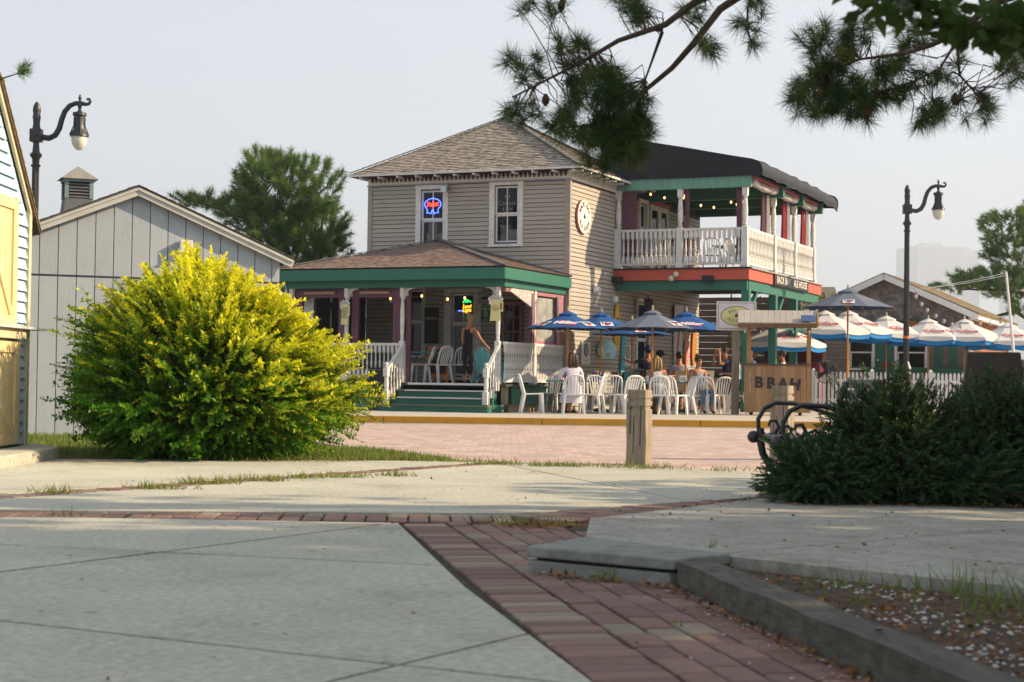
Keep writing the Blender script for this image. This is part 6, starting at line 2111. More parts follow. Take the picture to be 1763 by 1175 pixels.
b.build('handrail', STW, t)
for k in range(7):
    x = -1.4 + k * 0.4
    MB().box(x - 0.03, -0.045, 0.15 + (x + 1.4) * 0.63, x + 0.03, -0.005, 0.98 + (x + 1.4) * 0.63).build('rail_post', STW, t)
for k in range(17):
    MB().box(-4.6, 1.05, 0.2 * k, 0.6, 1.10, 0.2 * k + 0.19).build('wall_board', mat('shaded_wall_board', (0.15, 0.12, 0.09), (0.11, 0.09, 0.07), rough=0.85, rnd=0.12), t)  # tan boards coloured darker in place of the balcony's shade
# black umbrella-like clutter: hanging speaker and dark awning bar under the balcony
t = thing('hanging_speaker', 'black speaker hanging at the wall under the balcony floor', 'speaker', HW(0.35, 4.9, 2.5), -TH + 0.4)
MB().hexa([(-0.12, -0.12, 0), (0.12, -0.12, 0), (0.1, 0.1, 0), (-0.1, 0.1, 0), (-0.12, -0.2, 0.55), (0.12, -0.2, 0.55), (0.1, 0.1, 0.6), (-0.1, 0.1, 0.6)]).build('cabinet', BLACKP, t)
MB().tube([(0, 0, 0.55), (0, 0, 0.68)], 0.02, 6).build('bracket', BLACKP, t)
t = thing('box_television', 'white backed screen hanging under the balcony beam near the post sign', 'television', HW(2.75, 4.6, 2.55), -TH - 0.3)
MB().box(-0.32, -0.04, 0, 0.32, 0.04, 0.38).build('screen_body', PW, t, bevel=0.01)
MB().tube([(0, 0, 0.38), (0, 0, 0.62)], 0.02, 6).build('bracket', BLACKP, t)

# string lights under roofs, each strand a thing with its bulbs
BULB = neon('warm_bulb', (1.0, 0.5, 0.18), 1.6)


def strand(label, pts, n, sag=0.12, bulb=BULB, r=0.028, drop=0.06):
    t = thing('light_string', label, 'string lights', pts[0], 0)
    P0 = Vector(pts[0])
    path_ = []
    for p, q in zip(pts, pts[1:]):
        p, q = Vector(p), Vector(q)
        for k in range(8):
            s = k / 8
            path_.append(p.lerp(q, s) - Z_ * (4 * sag * s * (1 - s)) - P0)
    path_.append(Vector(pts[-1]) - P0)
    b = MB()
    b.tube(path_, 0.007, 4)
    b.build('wire', BLACKP, t)
    for k in range(n):
        p = path_[int((k + 0.5) / n * (len(path_) - 1))]
        b = MB()
        b.lathe([(0.014, 0.0), (0.014, -0.03)], 6, (p.x, p.y, p.z))
        s_ = b.build('socket', BLACKP, t)
        MB().ball((p.x, p.y, p.z - drop), (r, r, r * 1.4), 8, 6).build('bulb', bulb, t)
    return t


strand('string of small warm bulbs under the porch beam above the steps', [HW(-3.9, -3.0, 2.92), HW(-2.9, -2.6, 2.92), HW(-1.2, -2.4, 2.9)], 6)
strand('string of warm bulbs under the balcony canopy near the plum curtain', [HW(0.5, 4.2, 5.95), HW(1.4, 4.6, 5.9), HW(1.75, 3.6, 5.85)], 5)
strand('string of warm bulbs under the balcony canopy near the corner post', [HW(1.9, 4.2, 5.6), HW(2.6, 5.0, 5.7), HW(3.2, 4.4, 5.75)], 5)
CLB = mat('clear_bulb', (0.5, 0.42, 0.36), rough=0.15)
strand('string of unlit bulbs hanging before the cottage scallop shingles', [(11.9, 49.8, 3.75), (12.6, 49.9, 3.05), (13.6, 50.0, 2.75)], 7, 0.1, CLB, 0.05, 0.12)
strand('string of unlit bulbs before the cottage roof and cedar wall', [(13.8, 50.0, 2.85), (15.0, 50.0, 3.1), (17.0, 50.0, 4.0)], 8, 0.12, CLB, 0.045, 0.11)
# ================================================================== PEOPLE (one continuous body each, grown over a jointed skeleton)
SKIN = mat('skin', (0.50, 0.25, 0.16), (0.46, 0.22, 0.14), scale=6, rough=0.55, bump=0.0)
SKIN2 = mat('tanned_skin', (0.42, 0.19, 0.11), (0.38, 0.17, 0.10), scale=6, rough=0.55, bump=0.0)


def cloth(nm, c):
    return mat('cloth_' + nm, c, tuple(x * 0.8 for x in c), scale=7, rough=0.9, bump=0.3, bscale=14)


def person(label, loc, face, top, bottom, hair, pose='sit', arms=None, skin=SKIN, lean=0.0, seat=0.44, sleeves=0.35, shoe=(0.05, 0.05, 0.05), legs='long',
           hat=None, longhair=False, bun=False, legpose=None, dress=False, turn=0.0, bald=False, open_back=False):
    """face: heading of the body, 0 = looking along +y; arms: ((elbow),(wrist)) for left and right in body axes"""
    t = thing('person', label, 'person', loc, face)
    J, E, Rr, G = {}, [], {}, {}

    def j(n, p, r, g):
        J[n], Rr[n], G[n] = Vector(p), r, g

    def e(a, b_):
        E.append((a, b_))
    hip = seat + 0.10 if pose == 'sit' else 0.90
    ly = lean
    j('pelvis', (0, 0, hip), (0.145, 0.105), 'bottom')
    j('waist', (0, 0.01 + ly * 0.3, hip + 0.17), (0.115, 0.085), 'top')
    j('chest', (0, 0.02 + ly * 0.75, hip + 0.37), (0.145, 0.10), 'top')
    j('neckb', (0, 0.02 + ly, hip + 0.50), (0.065, 0.06), 'skin')
    j('neck', (0, 0.035 + ly * 1.1, hip + 0.56), (0.052, 0.052), 'skin')
    sn, cs = math.sin(turn), math.cos(turn)
    j('chin', (-0.02 * sn, 0.06 * cs + ly * 1.15, hip + 0.618), (0.062, 0.075), 'skin')
    j('head', (0, 0.05 + ly * 1.2, hip + 0.70), (0.075, 0.092), 'skin')
    j('crown', (0, 0.04 + ly * 1.2, hip + 0.765), (0.055, 0.07), 'skin')
    for a, b_ in (('pelvis', 'waist'), ('waist', 'chest'), ('chest', 'neckb'), ('neckb', 'neck'), ('neck', 'chin'), ('chin', 'head'), ('head', 'crown')):
        e(a, b_)
    for s, sd in ((-1, 'L'), (1, 'R')):
        el, wr = (arms or {}).get(sd, ((0.24, 0.05, -0.26), (0.20, 0.26, -0.24)))
        sh = Vector((s * 0.175, 0.02 + ly * 0.95, hip + 0.455))
        el = sh + Vector((s * (el[0] - 0.175), el[1], el[2]))
        wr = sh + Vector((s * (wr[0] - 0.175), wr[1], wr[2]))
        mid = sh.lerp(el, sleeves + 0.02)
        j('sh' + sd, sh, (0.062, 0.062), 'top' if sleeves > 0 else 'skin')
        j('ua' + sd, mid, (0.05, 0.05), 'top' if sleeves > 0 else 'skin')
        j('el' + sd, el, (0.04, 0.04), 'top' if sleeves > 0.9 else 'skin')
        j('wr' + sd, wr, (0.028, 0.026), 'skin')
        d = (wr - el).normalized()
        hd = wr + d * 0.07
        j('hd' + sd, hd, (0.036, 0.02), 'skin')
        side = d.cross(Vector((0, 0, 1)))
        side = side.normalized() if side.length > 0.1 else Vector((1, 0, 0))
        dn = side.cross(d).normalized()
        for a, b_ in (('chest', 'sh'), ('sh', 'ua'), ('ua', 'el'), ('el', 'wr'), ('wr', 'hd')):
            e(a + sd if a != 'chest' else a, b_ + sd)
        for k, (o_, ln) in enumerate(((-0.028, 0.055), (-0.010, 0.065), (0.009, 0.062), (0.027, 0.048))):
            j('f%d%s' % (k, sd), hd + d * (ln * 0.6 + 0.02) + side * o_ - dn * 0.006, (0.0095, 0.0095), 'skin')
            j('g%d%s' % (k, sd), hd + d * (ln + 0.02) + side * o_ * 1.1 - dn * 0.028, (0.008, 0.008), 'skin')
            e('hd' + sd, 'f%d%s' % (k, sd))
            e('f%d%s' % (k, sd), 'g%d%s' % (k, sd))
        j('th' + sd, wr + d * 0.06 - side * 0.05 * s, (0.01, 0.01), 'skin')
        e('wr' + sd, 'th' + sd)
        lp = (legpose or {}).get(sd)
        if pose == 'sit':
            kn, an, to = lp or ((s * 0.12, 0.40, hip - 0.02), (s * 0.12, 0.38, 0.09), (s * 0.13, 0.53, 0.035))
        else:
            kn, an, to = lp or ((s * 0.10, 0.02, 0.48), (s * 0.10, -0.03, 0.085), (s * 0.11, 0.13, 0.03))
        kn, an, to = Vector(kn), Vector(an), Vector(to)
        hp = Vector((s * 0.09, 0.0, hip - 0.04))
        j('hp' + sd, hp, (0.092, 0.09), 'bottom')
        j('tg' + sd, hp.lerp(kn, 0.5), (0.077, 0.077), 'bottom' if legs in ('long', 'short') else 'skin')
        j('kn' + sd, kn, (0.056, 0.056), 'bottom' if legs == 'long' else 'skin')
        j('cf' + sd, kn.lerp(an, 0.4), (0.05, 0.052), 'bottom' if legs == 'long' else 'skin')
        j('an' + sd, an, (0.034, 0.036), 'skin')
        j('ft' + sd, an.lerp(to, 0.6) - Vector((0, 0, 0.02)), (0.036, 0.03), 'shoe')
        j('to' + sd, to, (0.034, 0.022), 'shoe')
        for a, b_ in (('pelvis', 'hp'), ('hp', 'tg'), ('tg', 'kn'), ('kn', 'cf'), ('cf', 'an'), ('an', 'ft'), ('ft', 'to')):
            e(a + sd if a != 'pelvis' else a, b_ + sd)
    names = list(J)
    me = bpy.data.meshes.new('sk')
    me.from_pydata([tuple(J[n]) for n in names], [(names.index(a), names.index(b_)) for a, b_ in E], [])
    o = bpy.data.objects.new('sk', me)
    COL.objects.link(o)
    m = o.modifiers.new('s', 'SKIN')
    o.modifiers.new('d', 'SUBSURF').levels = 2
    for i, n in enumerate(names):
        sv = me.skin_vertices[0].data[i]
        sv.radius = Rr[n]
        sv.use_root = n == 'pelvis'
    dg = bpy.context.evaluated_depsgraph_get()
    body = bpy.data.meshes.new_from_object(o.evaluated_get(dg))
    bpy.data.objects.remove(o)
    body.name = 'body'
    body.materials.clear()
    mats = [skin, top, bottom, cloth('shoe%d' % int(shoe[0] * 100), shoe)]
    for m_ in mats:
        body.materials.append(m_)
    A = np.array([J[a] for a, b_ in E])
    B = np.array([J[b_] for a, b_ in E])
    GI = {'skin': 0, 'top': 1, 'bottom': 2, 'shoe': 3}
    ga = np.array([GI[G[a]] for a, b_ in E])
    gb = np.array([GI[G[b_]] for a, b_ in E])
    c = np.array([p.center for p in body.polygons])
    AB = B - A
    tt = np.clip(((c[:, None] - A) * AB).sum(-1) / (AB * AB).sum(-1), 0, 1)
    dist = np.linalg.norm(c[:, None] - (A + AB * tt[..., None]), axis=-1)
    k = dist.argmin(1)
    ii = np.arange(len(c))
    mi = np.where(tt[ii, k] > 0.5, gb[k], ga[k])
    if open_back:
        mi = np.where((c[:, 1] < -0.04) & (abs(c[:, 0]) < 0.05) & (c[:, 2] > hip + 0.28) & (c[:, 2] < hip + 0.42), 0, mi)
    body.polygons.foreach_set('material_index', mi.astype(np.int32))
    body.shade_smooth()
    obj('body', body, t)
    hc = J['head']
    if not bald:
        b = MB()
        b.ball((hc.x, hc.y - 0.012, hc.z + 0.028), (0.088, 0.105, 0.10), 14, 10)
        keep = [i for i, f in enumerate(b.f) if not all((b.v[q][1] > hc.y + 0.035 and b.v[q][2] < hc.z + 0.07) or b.v[q][2] < hc.z - 0.06 for q in f)]
        b.f = [b.f[i] for i in keep]
        b.m = [0] * len(b.f)
        if longhair:
            for s in (-1, 0, 1):
                b.tube([(s * 0.05, hc.y - 0.07, hc.z + 0.06), (s * 0.07, hc.y - 0.10, hc.z - 0.05), (s * 0.075, hc.y - 0.10, hc.z - 0.16), (s * 0.06, hc.y - 0.085, hc.z - 0.27)], [0.05, 0.055, 0.05, 0.02], 8)
        if bun:
            b.ball((0, hc.y - 0.06, hc.z + 0.115), (0.05, 0.055, 0.045), 10, 7)
        b.m = [0] * len(b.f)
        o = b.build('hair', mat('hair_%d_%d' % (int(hair[0] * 100), int(hair[2] * 100)), hair, tuple(x * 0.55 for x in hair), scale=25, stretch=(1, 1, 0.3), rough=0.6, bump=0.5), t, smooth=True)
    b = MB()                                                        # eyes, nose, mouth, ears
    fy = hc.y + 0.088
    b.hexa([(-0.012, fy - 0.01, hc.z - 0.035), (0.012, fy - 0.01, hc.z - 0.035), (0.012, fy - 0.03, hc.z - 0.035), (-0.012, fy - 0.03, hc.z - 0.035), (-0.004, fy - 0.012, hc.z + 0.01), (0.004, fy - 0.012, hc.z + 0.01), (0.004, fy - 0.03, hc.z + 0.01), (-0.004, fy - 0.03, hc.z + 0.01)])
    for s in (-1, 1):
        b.ball((s * 0.078, hc.y - 0.005, hc.z - 0.01), (0.012, 0.02, 0.03), 8, 6)
    b.cur = 1
    for s in (-1, 1):
        b.ball((s * 0.03, fy - 0.016, hc.z + 0.008), (0.013, 0.008, 0.008), 8, 6)
    b.cur = 2
    b.ball((0, fy - 0.018, hc.z - 0.062), (0.024, 0.009, 0.007), 8, 6)
    b.build('face_features', [skin, INK, mat('lips', (0.40, 0.13, 0.11), rough=0.5)], t)
    if hat:
        b = MB()
        b.ball((hc.x, hc.y - 0.008, hc.z + 0.05), (0.098, 0.115, 0.095), 14, 10)
        keep = [f for f in b.f if not all(b.v[q][2] < hc.z + 0.03 for q in f)]
        b.f, b.m = keep, [0] * len(keep)
        b.add([(-0.07, hc.y + 0.08, hc.z + 0.045), (0.07, hc.y + 0.08, hc.z + 0.045), (0.055, hc.y + 0.18, hc.z + 0.03), (-0.055, hc.y + 0.18, hc.z + 0.03), (-0.07, hc.y + 0.08, hc.z + 0.055), (0.07, hc.y + 0.08, hc.z + 0.055), (0.055, hc.y + 0.18, hc.z + 0.038), (-0.055, hc.y + 0.18, hc.z + 0.038)],
              [(0, 3, 2, 1), (4, 5, 6, 7), (0, 1, 5, 4), (1, 2, 6, 5), (2, 3, 7, 6), (3, 0, 4, 7)])
        b.build('cap', cloth('cap%d' % int(hat[2] * 100), hat), t)
    if dress:
        b = MB()
        vs, fs = [], []
        rings = [(0.17, 0.13, hip + 0.10, 0.0), (0.20, 0.17, hip - 0.02, 0.03), (0.235, 0.25, hip - 0.10, 0.10), (0.25, 0.30, hip - 0.20, 0.14), (0.25, 0.30, hip - 0.30, 0.15)]
        for rx, ry, z, y in rings:
            for k2 in range(16):
                a = 2 * PI * k2 / 16
                vs.append(((rx + 0.008 * math.sin(5 * a)) * math.cos(a), y + (ry + 0.008 * math.sin(5 * a)) * math.sin(a), z))
        for i in range(len(rings) - 1):
            for k2 in range(16):
                fs.append((i * 16 + k2, i * 16 + (k2 + 1) % 16, i * 16 + 16 + (k2 + 1) % 16, i * 16 + 16 + k2))
        b.add(vs, fs)
        b.build('skirt', top, t, smooth=True)
    return t


NAVYC, BLK = cloth('navy', (0.03, 0.04, 0.08)), cloth('black', (0.012, 0.012, 0.014))
WHT, RED_, LBL, GRY = cloth('white', (0.70, 0.70, 0.74)), cloth('red', (0.45, 0.03, 0.05)), cloth('lightblue', (0.34, 0.40, 0.52)), cloth('grey', (0.30, 0.32, 0.34))
JEAN = cloth('jean', (0.10, 0.19, 0.32))
LIL = cloth('lilac', (0.62, 0.60, 0.72))
BLONDE, BROWN, DKHAIR, REDH_ = (0.40, 0.26, 0.11), (0.06, 0.03, 0.018), (0.02, 0.014, 0.01), (0.28, 0.12, 0.05)
q = HW(-1.32, -2.9, FZ)
person('woman with blonde bun in black tank top and trousers standing on the porch', (q[0], q[1], FZ + 0.003), -TH - 0.25, BLK, BLK, BLONDE, 'stand', skin=SKIN2, sleeves=0.0, bun=True, lean=0.03,
       arms={'L': ((0.24, 0.03, -0.28), (0.20, 0.12, -0.50)), 'R': ((0.30, 0.08, -0.26), (0.50, 0.14, -0.47))}, turn=0.4).scale = (0.93, 0.93, 0.93)
person('woman in white dress with brown ponytail seated with her back to the street', (1.37, 37.12, SZ), 0.25, LIL, LIL, BROWN, 'sit', sleeves=1.0, longhair=True, legs='bare', dress=True, lean=0.08, open_back=True,
       arms={'L': ((0.27, 0.10, -0.24), (0.16, 0.30, -0.20)), 'R': ((0.27, 0.10, -0.24), (0.16, 0.30, -0.20))}, legpose={'L': ((-0.09, 0.42, 0.50), (0.03, 0.30, 0.09), (0.05, 0.42, 0.035)), 'R': ((0.09, 0.42, 0.50), (-0.01, 0.34, 0.10), (-0.02, 0.46, 0.035))})
person('person in blue cap and dark top stretching an arm at the patio bar', (3.42, 41.9, SZ + 0.2), 0.3, NAVYC, NAVYC, DKHAIR, 'sit', sleeves=0.3, hat=(0.03, 0.07, 0.25), skin=SKIN2, seat=0.5, arms={'L': ((0.40, 0.10, -0.06), (0.58, 0.18, 0.02)), 'R': ((0.25, 0.08, -0.25), (0.18, 0.28, -0.22))})
person('man in red sleeveless shirt and dark cap seated sideways on the patio', (3.50, 40.6, SZ + 0.12), -0.9, RED_, NAVYC, DKHAIR, 'sit', sleeves=0.0, hat=(0.02, 0.02, 0.03), skin=SKIN2, lean=0.06)
person('person with long blonde hair seated behind the white napkin box', (3.42, 39.35, SZ - 0.02), 0.2, WHT, JEAN, BLONDE, 'sit', sleeves=0.0, longhair=True, lean=0.05)
person('man in light blue shirt with dark hair seated with his back turned', (4.13, 41.2, SZ + 0.12), 0.1, LBL, NAVYC, DKHAIR, 'sit', sleeves=0.4, lean=0.03)
person('woman in torn blue jeans and off shoulder top seated by the kerb side table', (4.33, 39.15, SZ), PI + 0.55, GRY, JEAN, BROWN, 'sit', sleeves=0.0, bun=True, skin=SKIN2, arms={'L': ((0.26, 0.04, -0.26), (0.22, 0.22, -0.38)), 'R': ((0.26, 0.04, -0.26), (0.20, 0.22, -0.36))})
person('man in dark shorts with both hands raised and a leg crossed', (5.50, 43.0, SZ + 0.18), W + 0.3, NAVYC, cloth('camo', (0.03, 0.06, 0.03)), DKHAIR, 'sit', sleeves=0.2, legs='short', skin=SKIN2, seat=0.55,
       arms={'L': ((0.24, 0.26, -0.10), (0.14, 0.24, 0.18)), 'R': ((0.24, 0.26, -0.10), (0.14, 0.24, 0.18))}, legpose={'R': ((0.10, 0.42, 0.82), (-0.12, 0.55, 0.62), (-0.14, 0.68, 0.60))})
person('red haired man in white shirt seated beside the grey sign post', (5.72, 42.3, SZ + 0.15), W - 0.5, WHT, NAVYC, REDH_, 'sit', sleeves=0.4, skin=SKIN2, seat=0.5)
person('bald man in pale shirt seated behind the plank stand post', (6.20, 43.4, SZ + 0.22), W + 0.4, LBL, NAVYC, DKHAIR, 'sit', sleeves=0.4, bald=True, seat=0.5)
person('man in white shirt and dark cap seated over the counter of the plank stand', (7.33, 45.2, SZ + 0.2), W - 0.2, WHT, NAVYC, DKHAIR, 'sit', sleeves=0.35, hat=(0.06, 0.055, 0.05), seat=0.5, skin=SKIN2)
q = HW(1.35, 4.6, BZ)
person('dark haired person in black seated behind the balcony railing', (q[0], q[1], BZ + 0.02), -0.4, BLK, JEAN, DKHAIR, 'sit', sleeves=0.4)
for x, y, rz, lb, zz in ((5.80, 42.55, W - 0.5, 'tan mesh chair behind the red haired man', SZ), (4.62, 40.9, 0.3, 'tan mesh chair on the far side of the blue caddy', SZ), (3.62, 40.5, -0.9, 'tan mesh chair under the man in red', SZ), (4.13, 41.05, 0.1, 'grey framed mesh chair under the man in light blue', SZ)):
    t = thing('mesh_chair', lb, 'chair', (x, y, zz), rz, 'mesh patio chairs')
    MB().box(-0.23, -0.22, 0.48, 0.23, 0.22, 0.52).build('seat', mat('tan_mesh', (0.48, 0.40, 0.28), rough=0.8), t)
    MB().hexa([(-0.22, -0.24, 0.52), (0.22, -0.24, 0.52), (0.22, -0.21, 0.52), (-0.22, -0.21, 0.52), (-0.20, -0.33, 1.02), (0.20, -0.33, 1.02), (0.20, -0.30, 1.02), (-0.20, -0.30, 1.02)]).build('backrest', mat('tan_mesh', (0.48, 0.40, 0.28)), t)
    for sx in (-1, 1):
        for sy in (-1, 1):
            MB().tube([(sx * 0.24, sy * 0.23, 0), (sx * 0.22, sy * 0.2, 0.5)], 0.014, 6).build('leg', STEEL, t)

# ================================================================== FENCE, COTTAGE, MAST
pf = thing('picket_fence', 'white picket fence in front of the cottage patio', 'fence', (8.4, 46.6, SZ), 0)
MB().box(0, 0.02, 0.25, 4.9, 0.05, 0.33).build('rail', WHITE, pf)
MB().box(0, 0.02, 0.80, 4.9, 0.05, 0.88).build('rail', WHITE, pf)
pkm = MB()
pkm.xf = Matrix(((1, 0, 0, 0), (0, 0, 1, 0), (0, 1, 0, 0), (0, 0, 0, 1)))
pkm.prism([(-0.035, 0.04), (0.035, 0.04), (0.035, 1.02), (0.022, 1.07), (0.0, 1.09), (-0.022, 1.07), (-0.035, 1.02)], -0.005, 0.015)
pkm = pkm.mesh('picket', WHITE)
for k in range(43):
    obj('picket', pkm, pf, (0.06 + k * 0.113, 0, random.uniform(-0.012, 0.012)))
for x in (0.0, 1.63, 3.26, 4.9):
    b = MB()
    b.box(-0.055, 0.051, 0, 0.055, 0.16, 1.10)
    b.lathe([(0.07, 1.10), (0.07, 1.13), (0.0, 1.18)], 4, (0, 0.105, 0), PI / 4)
    b.build('fence_post', WHITE, pf, loc=(x, 0, 0))

ct = thing('shingled_cottage', 'grey scallop shingled cottage with tan roof, white trim and green shutters', 'cottage', (12.23, 55.0, 0.1), -TH)
SCAL = mat('grey_scallop', (0.16, 0.135, 0.12), (0.10, 0.085, 0.075), scale=9, rough=0.9, bump=0.2, attr=(0.25, 0.22, 0.195))
CLAPG = mat('grey_clapboard', (0.20, 0.165, 0.14), (0.16, 0.13, 0.11), scale=5, stretch=(1, 1, 4), rough=0.85, bump=0.2, rnd=0.12)
EVZ, PKZ, HWD = 3.10, 4.32, 2.72
ch = [(-1.14, -0.42, 1.35, 2.3), (0.40, 1.30, 1.35, 2.3)]
b = MB()
for x0, x1, z0, z1 in rects_minus(-2.7, HWD, 0.0, 2.5, ch):
    b.box(x0, 0.0, z0, x1, 0.12, z1)
b.add([(-2.7, 0, 2.5), (HWD, 0, 2.5), (HWD, 0, EVZ), (0, 0, PKZ), (-2.7, 0, EVZ)], [(0, 1, 2, 3, 4)])
cw = b.build('front_wall', CLAPG, ct)
siding(cw, CLAPG, (0, 0, 0), X_, -Y_, -2.68, 2.70, 0.1, 2.36, 0.125, [(-1.24, -0.32, 1.2, 2.4), (0.30, 1.40, 1.2, 2.4)], proud=0.022, name='clapboard')
s_ = TMB()
zc = 2.36
r_ = 0
while zc < PKZ - 0.1:
    lim = HWD - 0.05 if zc + 0.02 < EVZ else HWD * (PKZ - zc - 0.05) / (PKZ - EVZ)
    x = -lim + (0.07 if r_ % 2 else 0.0)
    while x + 0.14 < lim:
        cxx = x + 0.07
        pts = [(x + 0.003, -0.006, zc + 0.13)] + [(cxx - 0.066 * math.cos(tt), -0.03, zc + 0.06 - 0.075 * math.sin(tt)) for tt in np.linspace(0, PI, 7)] + [(x + 0.137, -0.006, zc + 0.13)]
        s_.add(pts, [tuple(range(len(pts)))])
        bt = [(p[0], 0.0, p[2]) for p in pts[1:-1]]
        s_.add(pts[1:-1] + bt, [(k, k + 1, k + 8, k + 7) for k in range(6)])
        tv = random.random()
        s_.tints += [tv] * 7
        x += 0.14
    zc += 0.115
    r_ += 1
tag(tinted(s_, 'scallop_shingles', SCAL, cw), None, None, None, 'stuff')
CEDAR = mat('orange_cedar', (0.34, 0.14, 0.045), (0.26, 0.10, 0.03), scale=6, stretch=(3, 3, 0.6), rough=0.85, bump=0.3, rnd=0.15)
b = MB().box(HWD - 0.12, 0.121, 0, HWD, 9.5, EVZ)
cs_ = b.build('side_wall', CEDAR, ct)
siding(cs_, CEDAR, (HWD, 0, 0), Y_, X_, 0.05, 9.45, 0.1, 3.0, 0.14, proud=0.022, name='clapboard')
MB().box(-2.7, 0.121, 0, -2.58, 9.5, EVZ).build('side_wall', CLAPG, ct)
MB().box(-2.58, 9.38, 0, HWD - 0.12, 9.5, EVZ).build('back_wall', CLAPG, ct)
MB().box(-2.58, 1.8, 0, HWD - 0.12, 1.85, EVZ).build('partition', DARK, ct)
MB().box(HWD - 0.05, -0.04, 0, HWD + 0.04, 0.06, 3.05).build('corner_board', WHITE, ct)
TANR = mat('tan_roof_shingle', (0.23, 0.185, 0.115), (0.17, 0.14, 0.09), scale=8, rough=0.95, bump=0.3, attr=(0.30, 0.25, 0.17))
sl = (PKZ - EVZ) / HWD
b = MB()
for sg in (-1, 1):
    xe = sg * (HWD + 0.3)
    b.add([(0, -0.3, PKZ + 0.10), (xe, -0.3, EVZ - 0.03), (xe, 9.8, EVZ - 0.03), (0, 9.8, PKZ + 0.10), (0, -0.3, PKZ + 0.04), (xe, -0.3, EVZ - 0.09), (xe, 9.8, EVZ - 0.09), (0, 9.8, PKZ + 0.04)], [(0, 1, 2, 3), (7, 6, 5, 4), (0, 4, 5, 1), (1, 5, 6, 2), (2, 6, 7, 3)])
rfc = b.build('roof', TANR, ct)
s_ = TMB()
for sg in (-1, 1):
    xe = sg * (HWD + 0.32)
    shingles(s_, (xe, -0.3, EVZ - 0.02), (xe, 9.8, EVZ - 0.02), (0, -0.3, PKZ + 0.105), (0, 9.8, PKZ + 0.105), 0.14, 0.25, 0.012)
tag(tinted(s_, 'shingle_courses', TANR, rfc), None, None, None, 'stuff')
for sg in (-1, 1):
    b = MB()
    b.bar((0, -0.30, PKZ - 0.02), (sg * (HWD + 0.3), -0.30, EVZ - 0.15), 0.03, 0.19)
    b.build('rake_board', WHITE, ct)
MB().box(HWD + 0.06, -0.29, EVZ - 0.22, HWD + 0.3, 9.7, EVZ - 0.10).build('eave_box', WHITE, ct)
for x0, x1, z0, z1 in ch:
    w_ = bpy.data.objects.new('window', None)
    COL.objects.link(w_)
    w_.parent = ct
    b = MB()
    b.box(x0 - 0.09, -0.035, z0 - 0.05, x0, 0.05, z1 + 0.09)
    b.box(x1, -0.035, z0 - 0.05, x1 + 0.09, 0.05, z1 + 0.09)
    b.box(x0, -0.035, z1, x1, 0.05, z1 + 0.09)
    b.build('casing', WHITE, w_)
    MB().box(x0 - 0.1, -0.07, z0 - 0.11, x1 + 0.1, 0.04, z0 - 0.051).build('sill', WHITE, w_)
    b = MB()
    b.box(x0, 0.05, (z0 + z1) / 2 - 0.025, x1, 0.08, (z0 + z1) / 2 + 0.025)
    b.box(x0, 0.05, z0, x0 + 0.04, 0.08, (z0 + z1) / 2 - 0.025)
    b.box(x1 - 0.04, 0.05, z0, x1, 0.08, (z0 + z1) / 2 - 0.025)
    b.build('sash', WHITE, w_)
    MB().box(x0, 0.055, z0, x1, 0.06, z1).build('pane', PANE, w_)
for x0, x1 in ((-0.28, 0.02), (0.06, 0.26), (1.62, 1.86), (2.08, 2.30)):
    sh_ = MB().box(x0, -0.05, 1.25, x1, -0.024, 2.42).build('shutter', GREEN, ct)
    for k in range(9):
        MB().box(x0 + 0.03, -0.06, 1.32 + k * 0.115, x1 - 0.03, -0.051, 1.40 + k * 0.115).build('slat', GREEN, sh_)
MB().box(-0.62, -0.35, 1.10, 2.55, -0.05, 1.27).build('window_planter', GREEN, ct, bevel=0.01)
MB().box(-0.70, -0.42, 1.275, 2.62, -0.03, 1.32).build('planter_shelf', GREEN, ct)
b = MB()                                                            # small hood over the windows
for sg in (-1, 1):
    b.bar((0.9, -0.35, 2.92), (0.9 + sg * 1.3, -0.35, 2.60), 0.5, 0.06)
b.build('hood_roof', mat('dark_green_trim', (0.03, 0.08, 0.06), rough=0.6), ct)
b = MB()
b.xf = Matrix(((1, 0, 0, 0.9), (0, 0, 1, -0.3), (0, 1, 0, 0), (0, 0, 0, 1)))
b.prism([(-1.15, 2.58), (1.15, 2.58), (0, 2.86)], 0, 0.04)
b.build('hood_gable', mat('orange_wood2', (0.45, 0.20, 0.05), rough=0.7), ct)
fp = thing('brick_planter', 'small red brick planter on the green window shelf', 'planter', tuple(Matrix.Translation((12.23, 55.0, 0.1)) @ Matrix.Rotation(-TH, 4, 'Z') @ Vector((0.10, -0.25, 1.32))), -TH)
MB().box(-0.14, -0.08, 0, 0.14, 0.08, 0.13).build('planter_body', mat('old_red_brick', (0.16, 0.06, 0.045)), fp, bevel=0.01)
MB().box(-0.15, -0.09, 0.131, 0.15, 0.09, 0.155).build('planter_rim', mat('brick_rim', (0.22, 0.09, 0.06), rough=0.8), fp)
MB().box(-0.12, -0.06, 0.156, 0.12, 0.06, 0.165).build('planter_soil', SOIL, fp)

ms = thing('leaning_mast', 'slender white leaning mast with stay lines above the white umbrellas', 'mast', (13.62, 45.0, SZ), 0)
MB().tube([(0, 0, 0), (-0.38, 0, 3.82)], [0.05, 0.032], 8).build('mast_pole', WHITE, ms)
for k in range(2):
    MB().tube([(-0.37, 0, 3.72 + 0.06 * k), (-1.3, 0.3, 3.52 + 0.05 * k), (-2.9, 0.8, 3.30 - 0.02 * k)], 0.008, 5).build('stay_line', WHITE, ms)
MB().lathe([(0.12, 0), (0.12, 0.1), (0.06, 0.14)], 10).build('mast_foot', LEADGREY, ms)
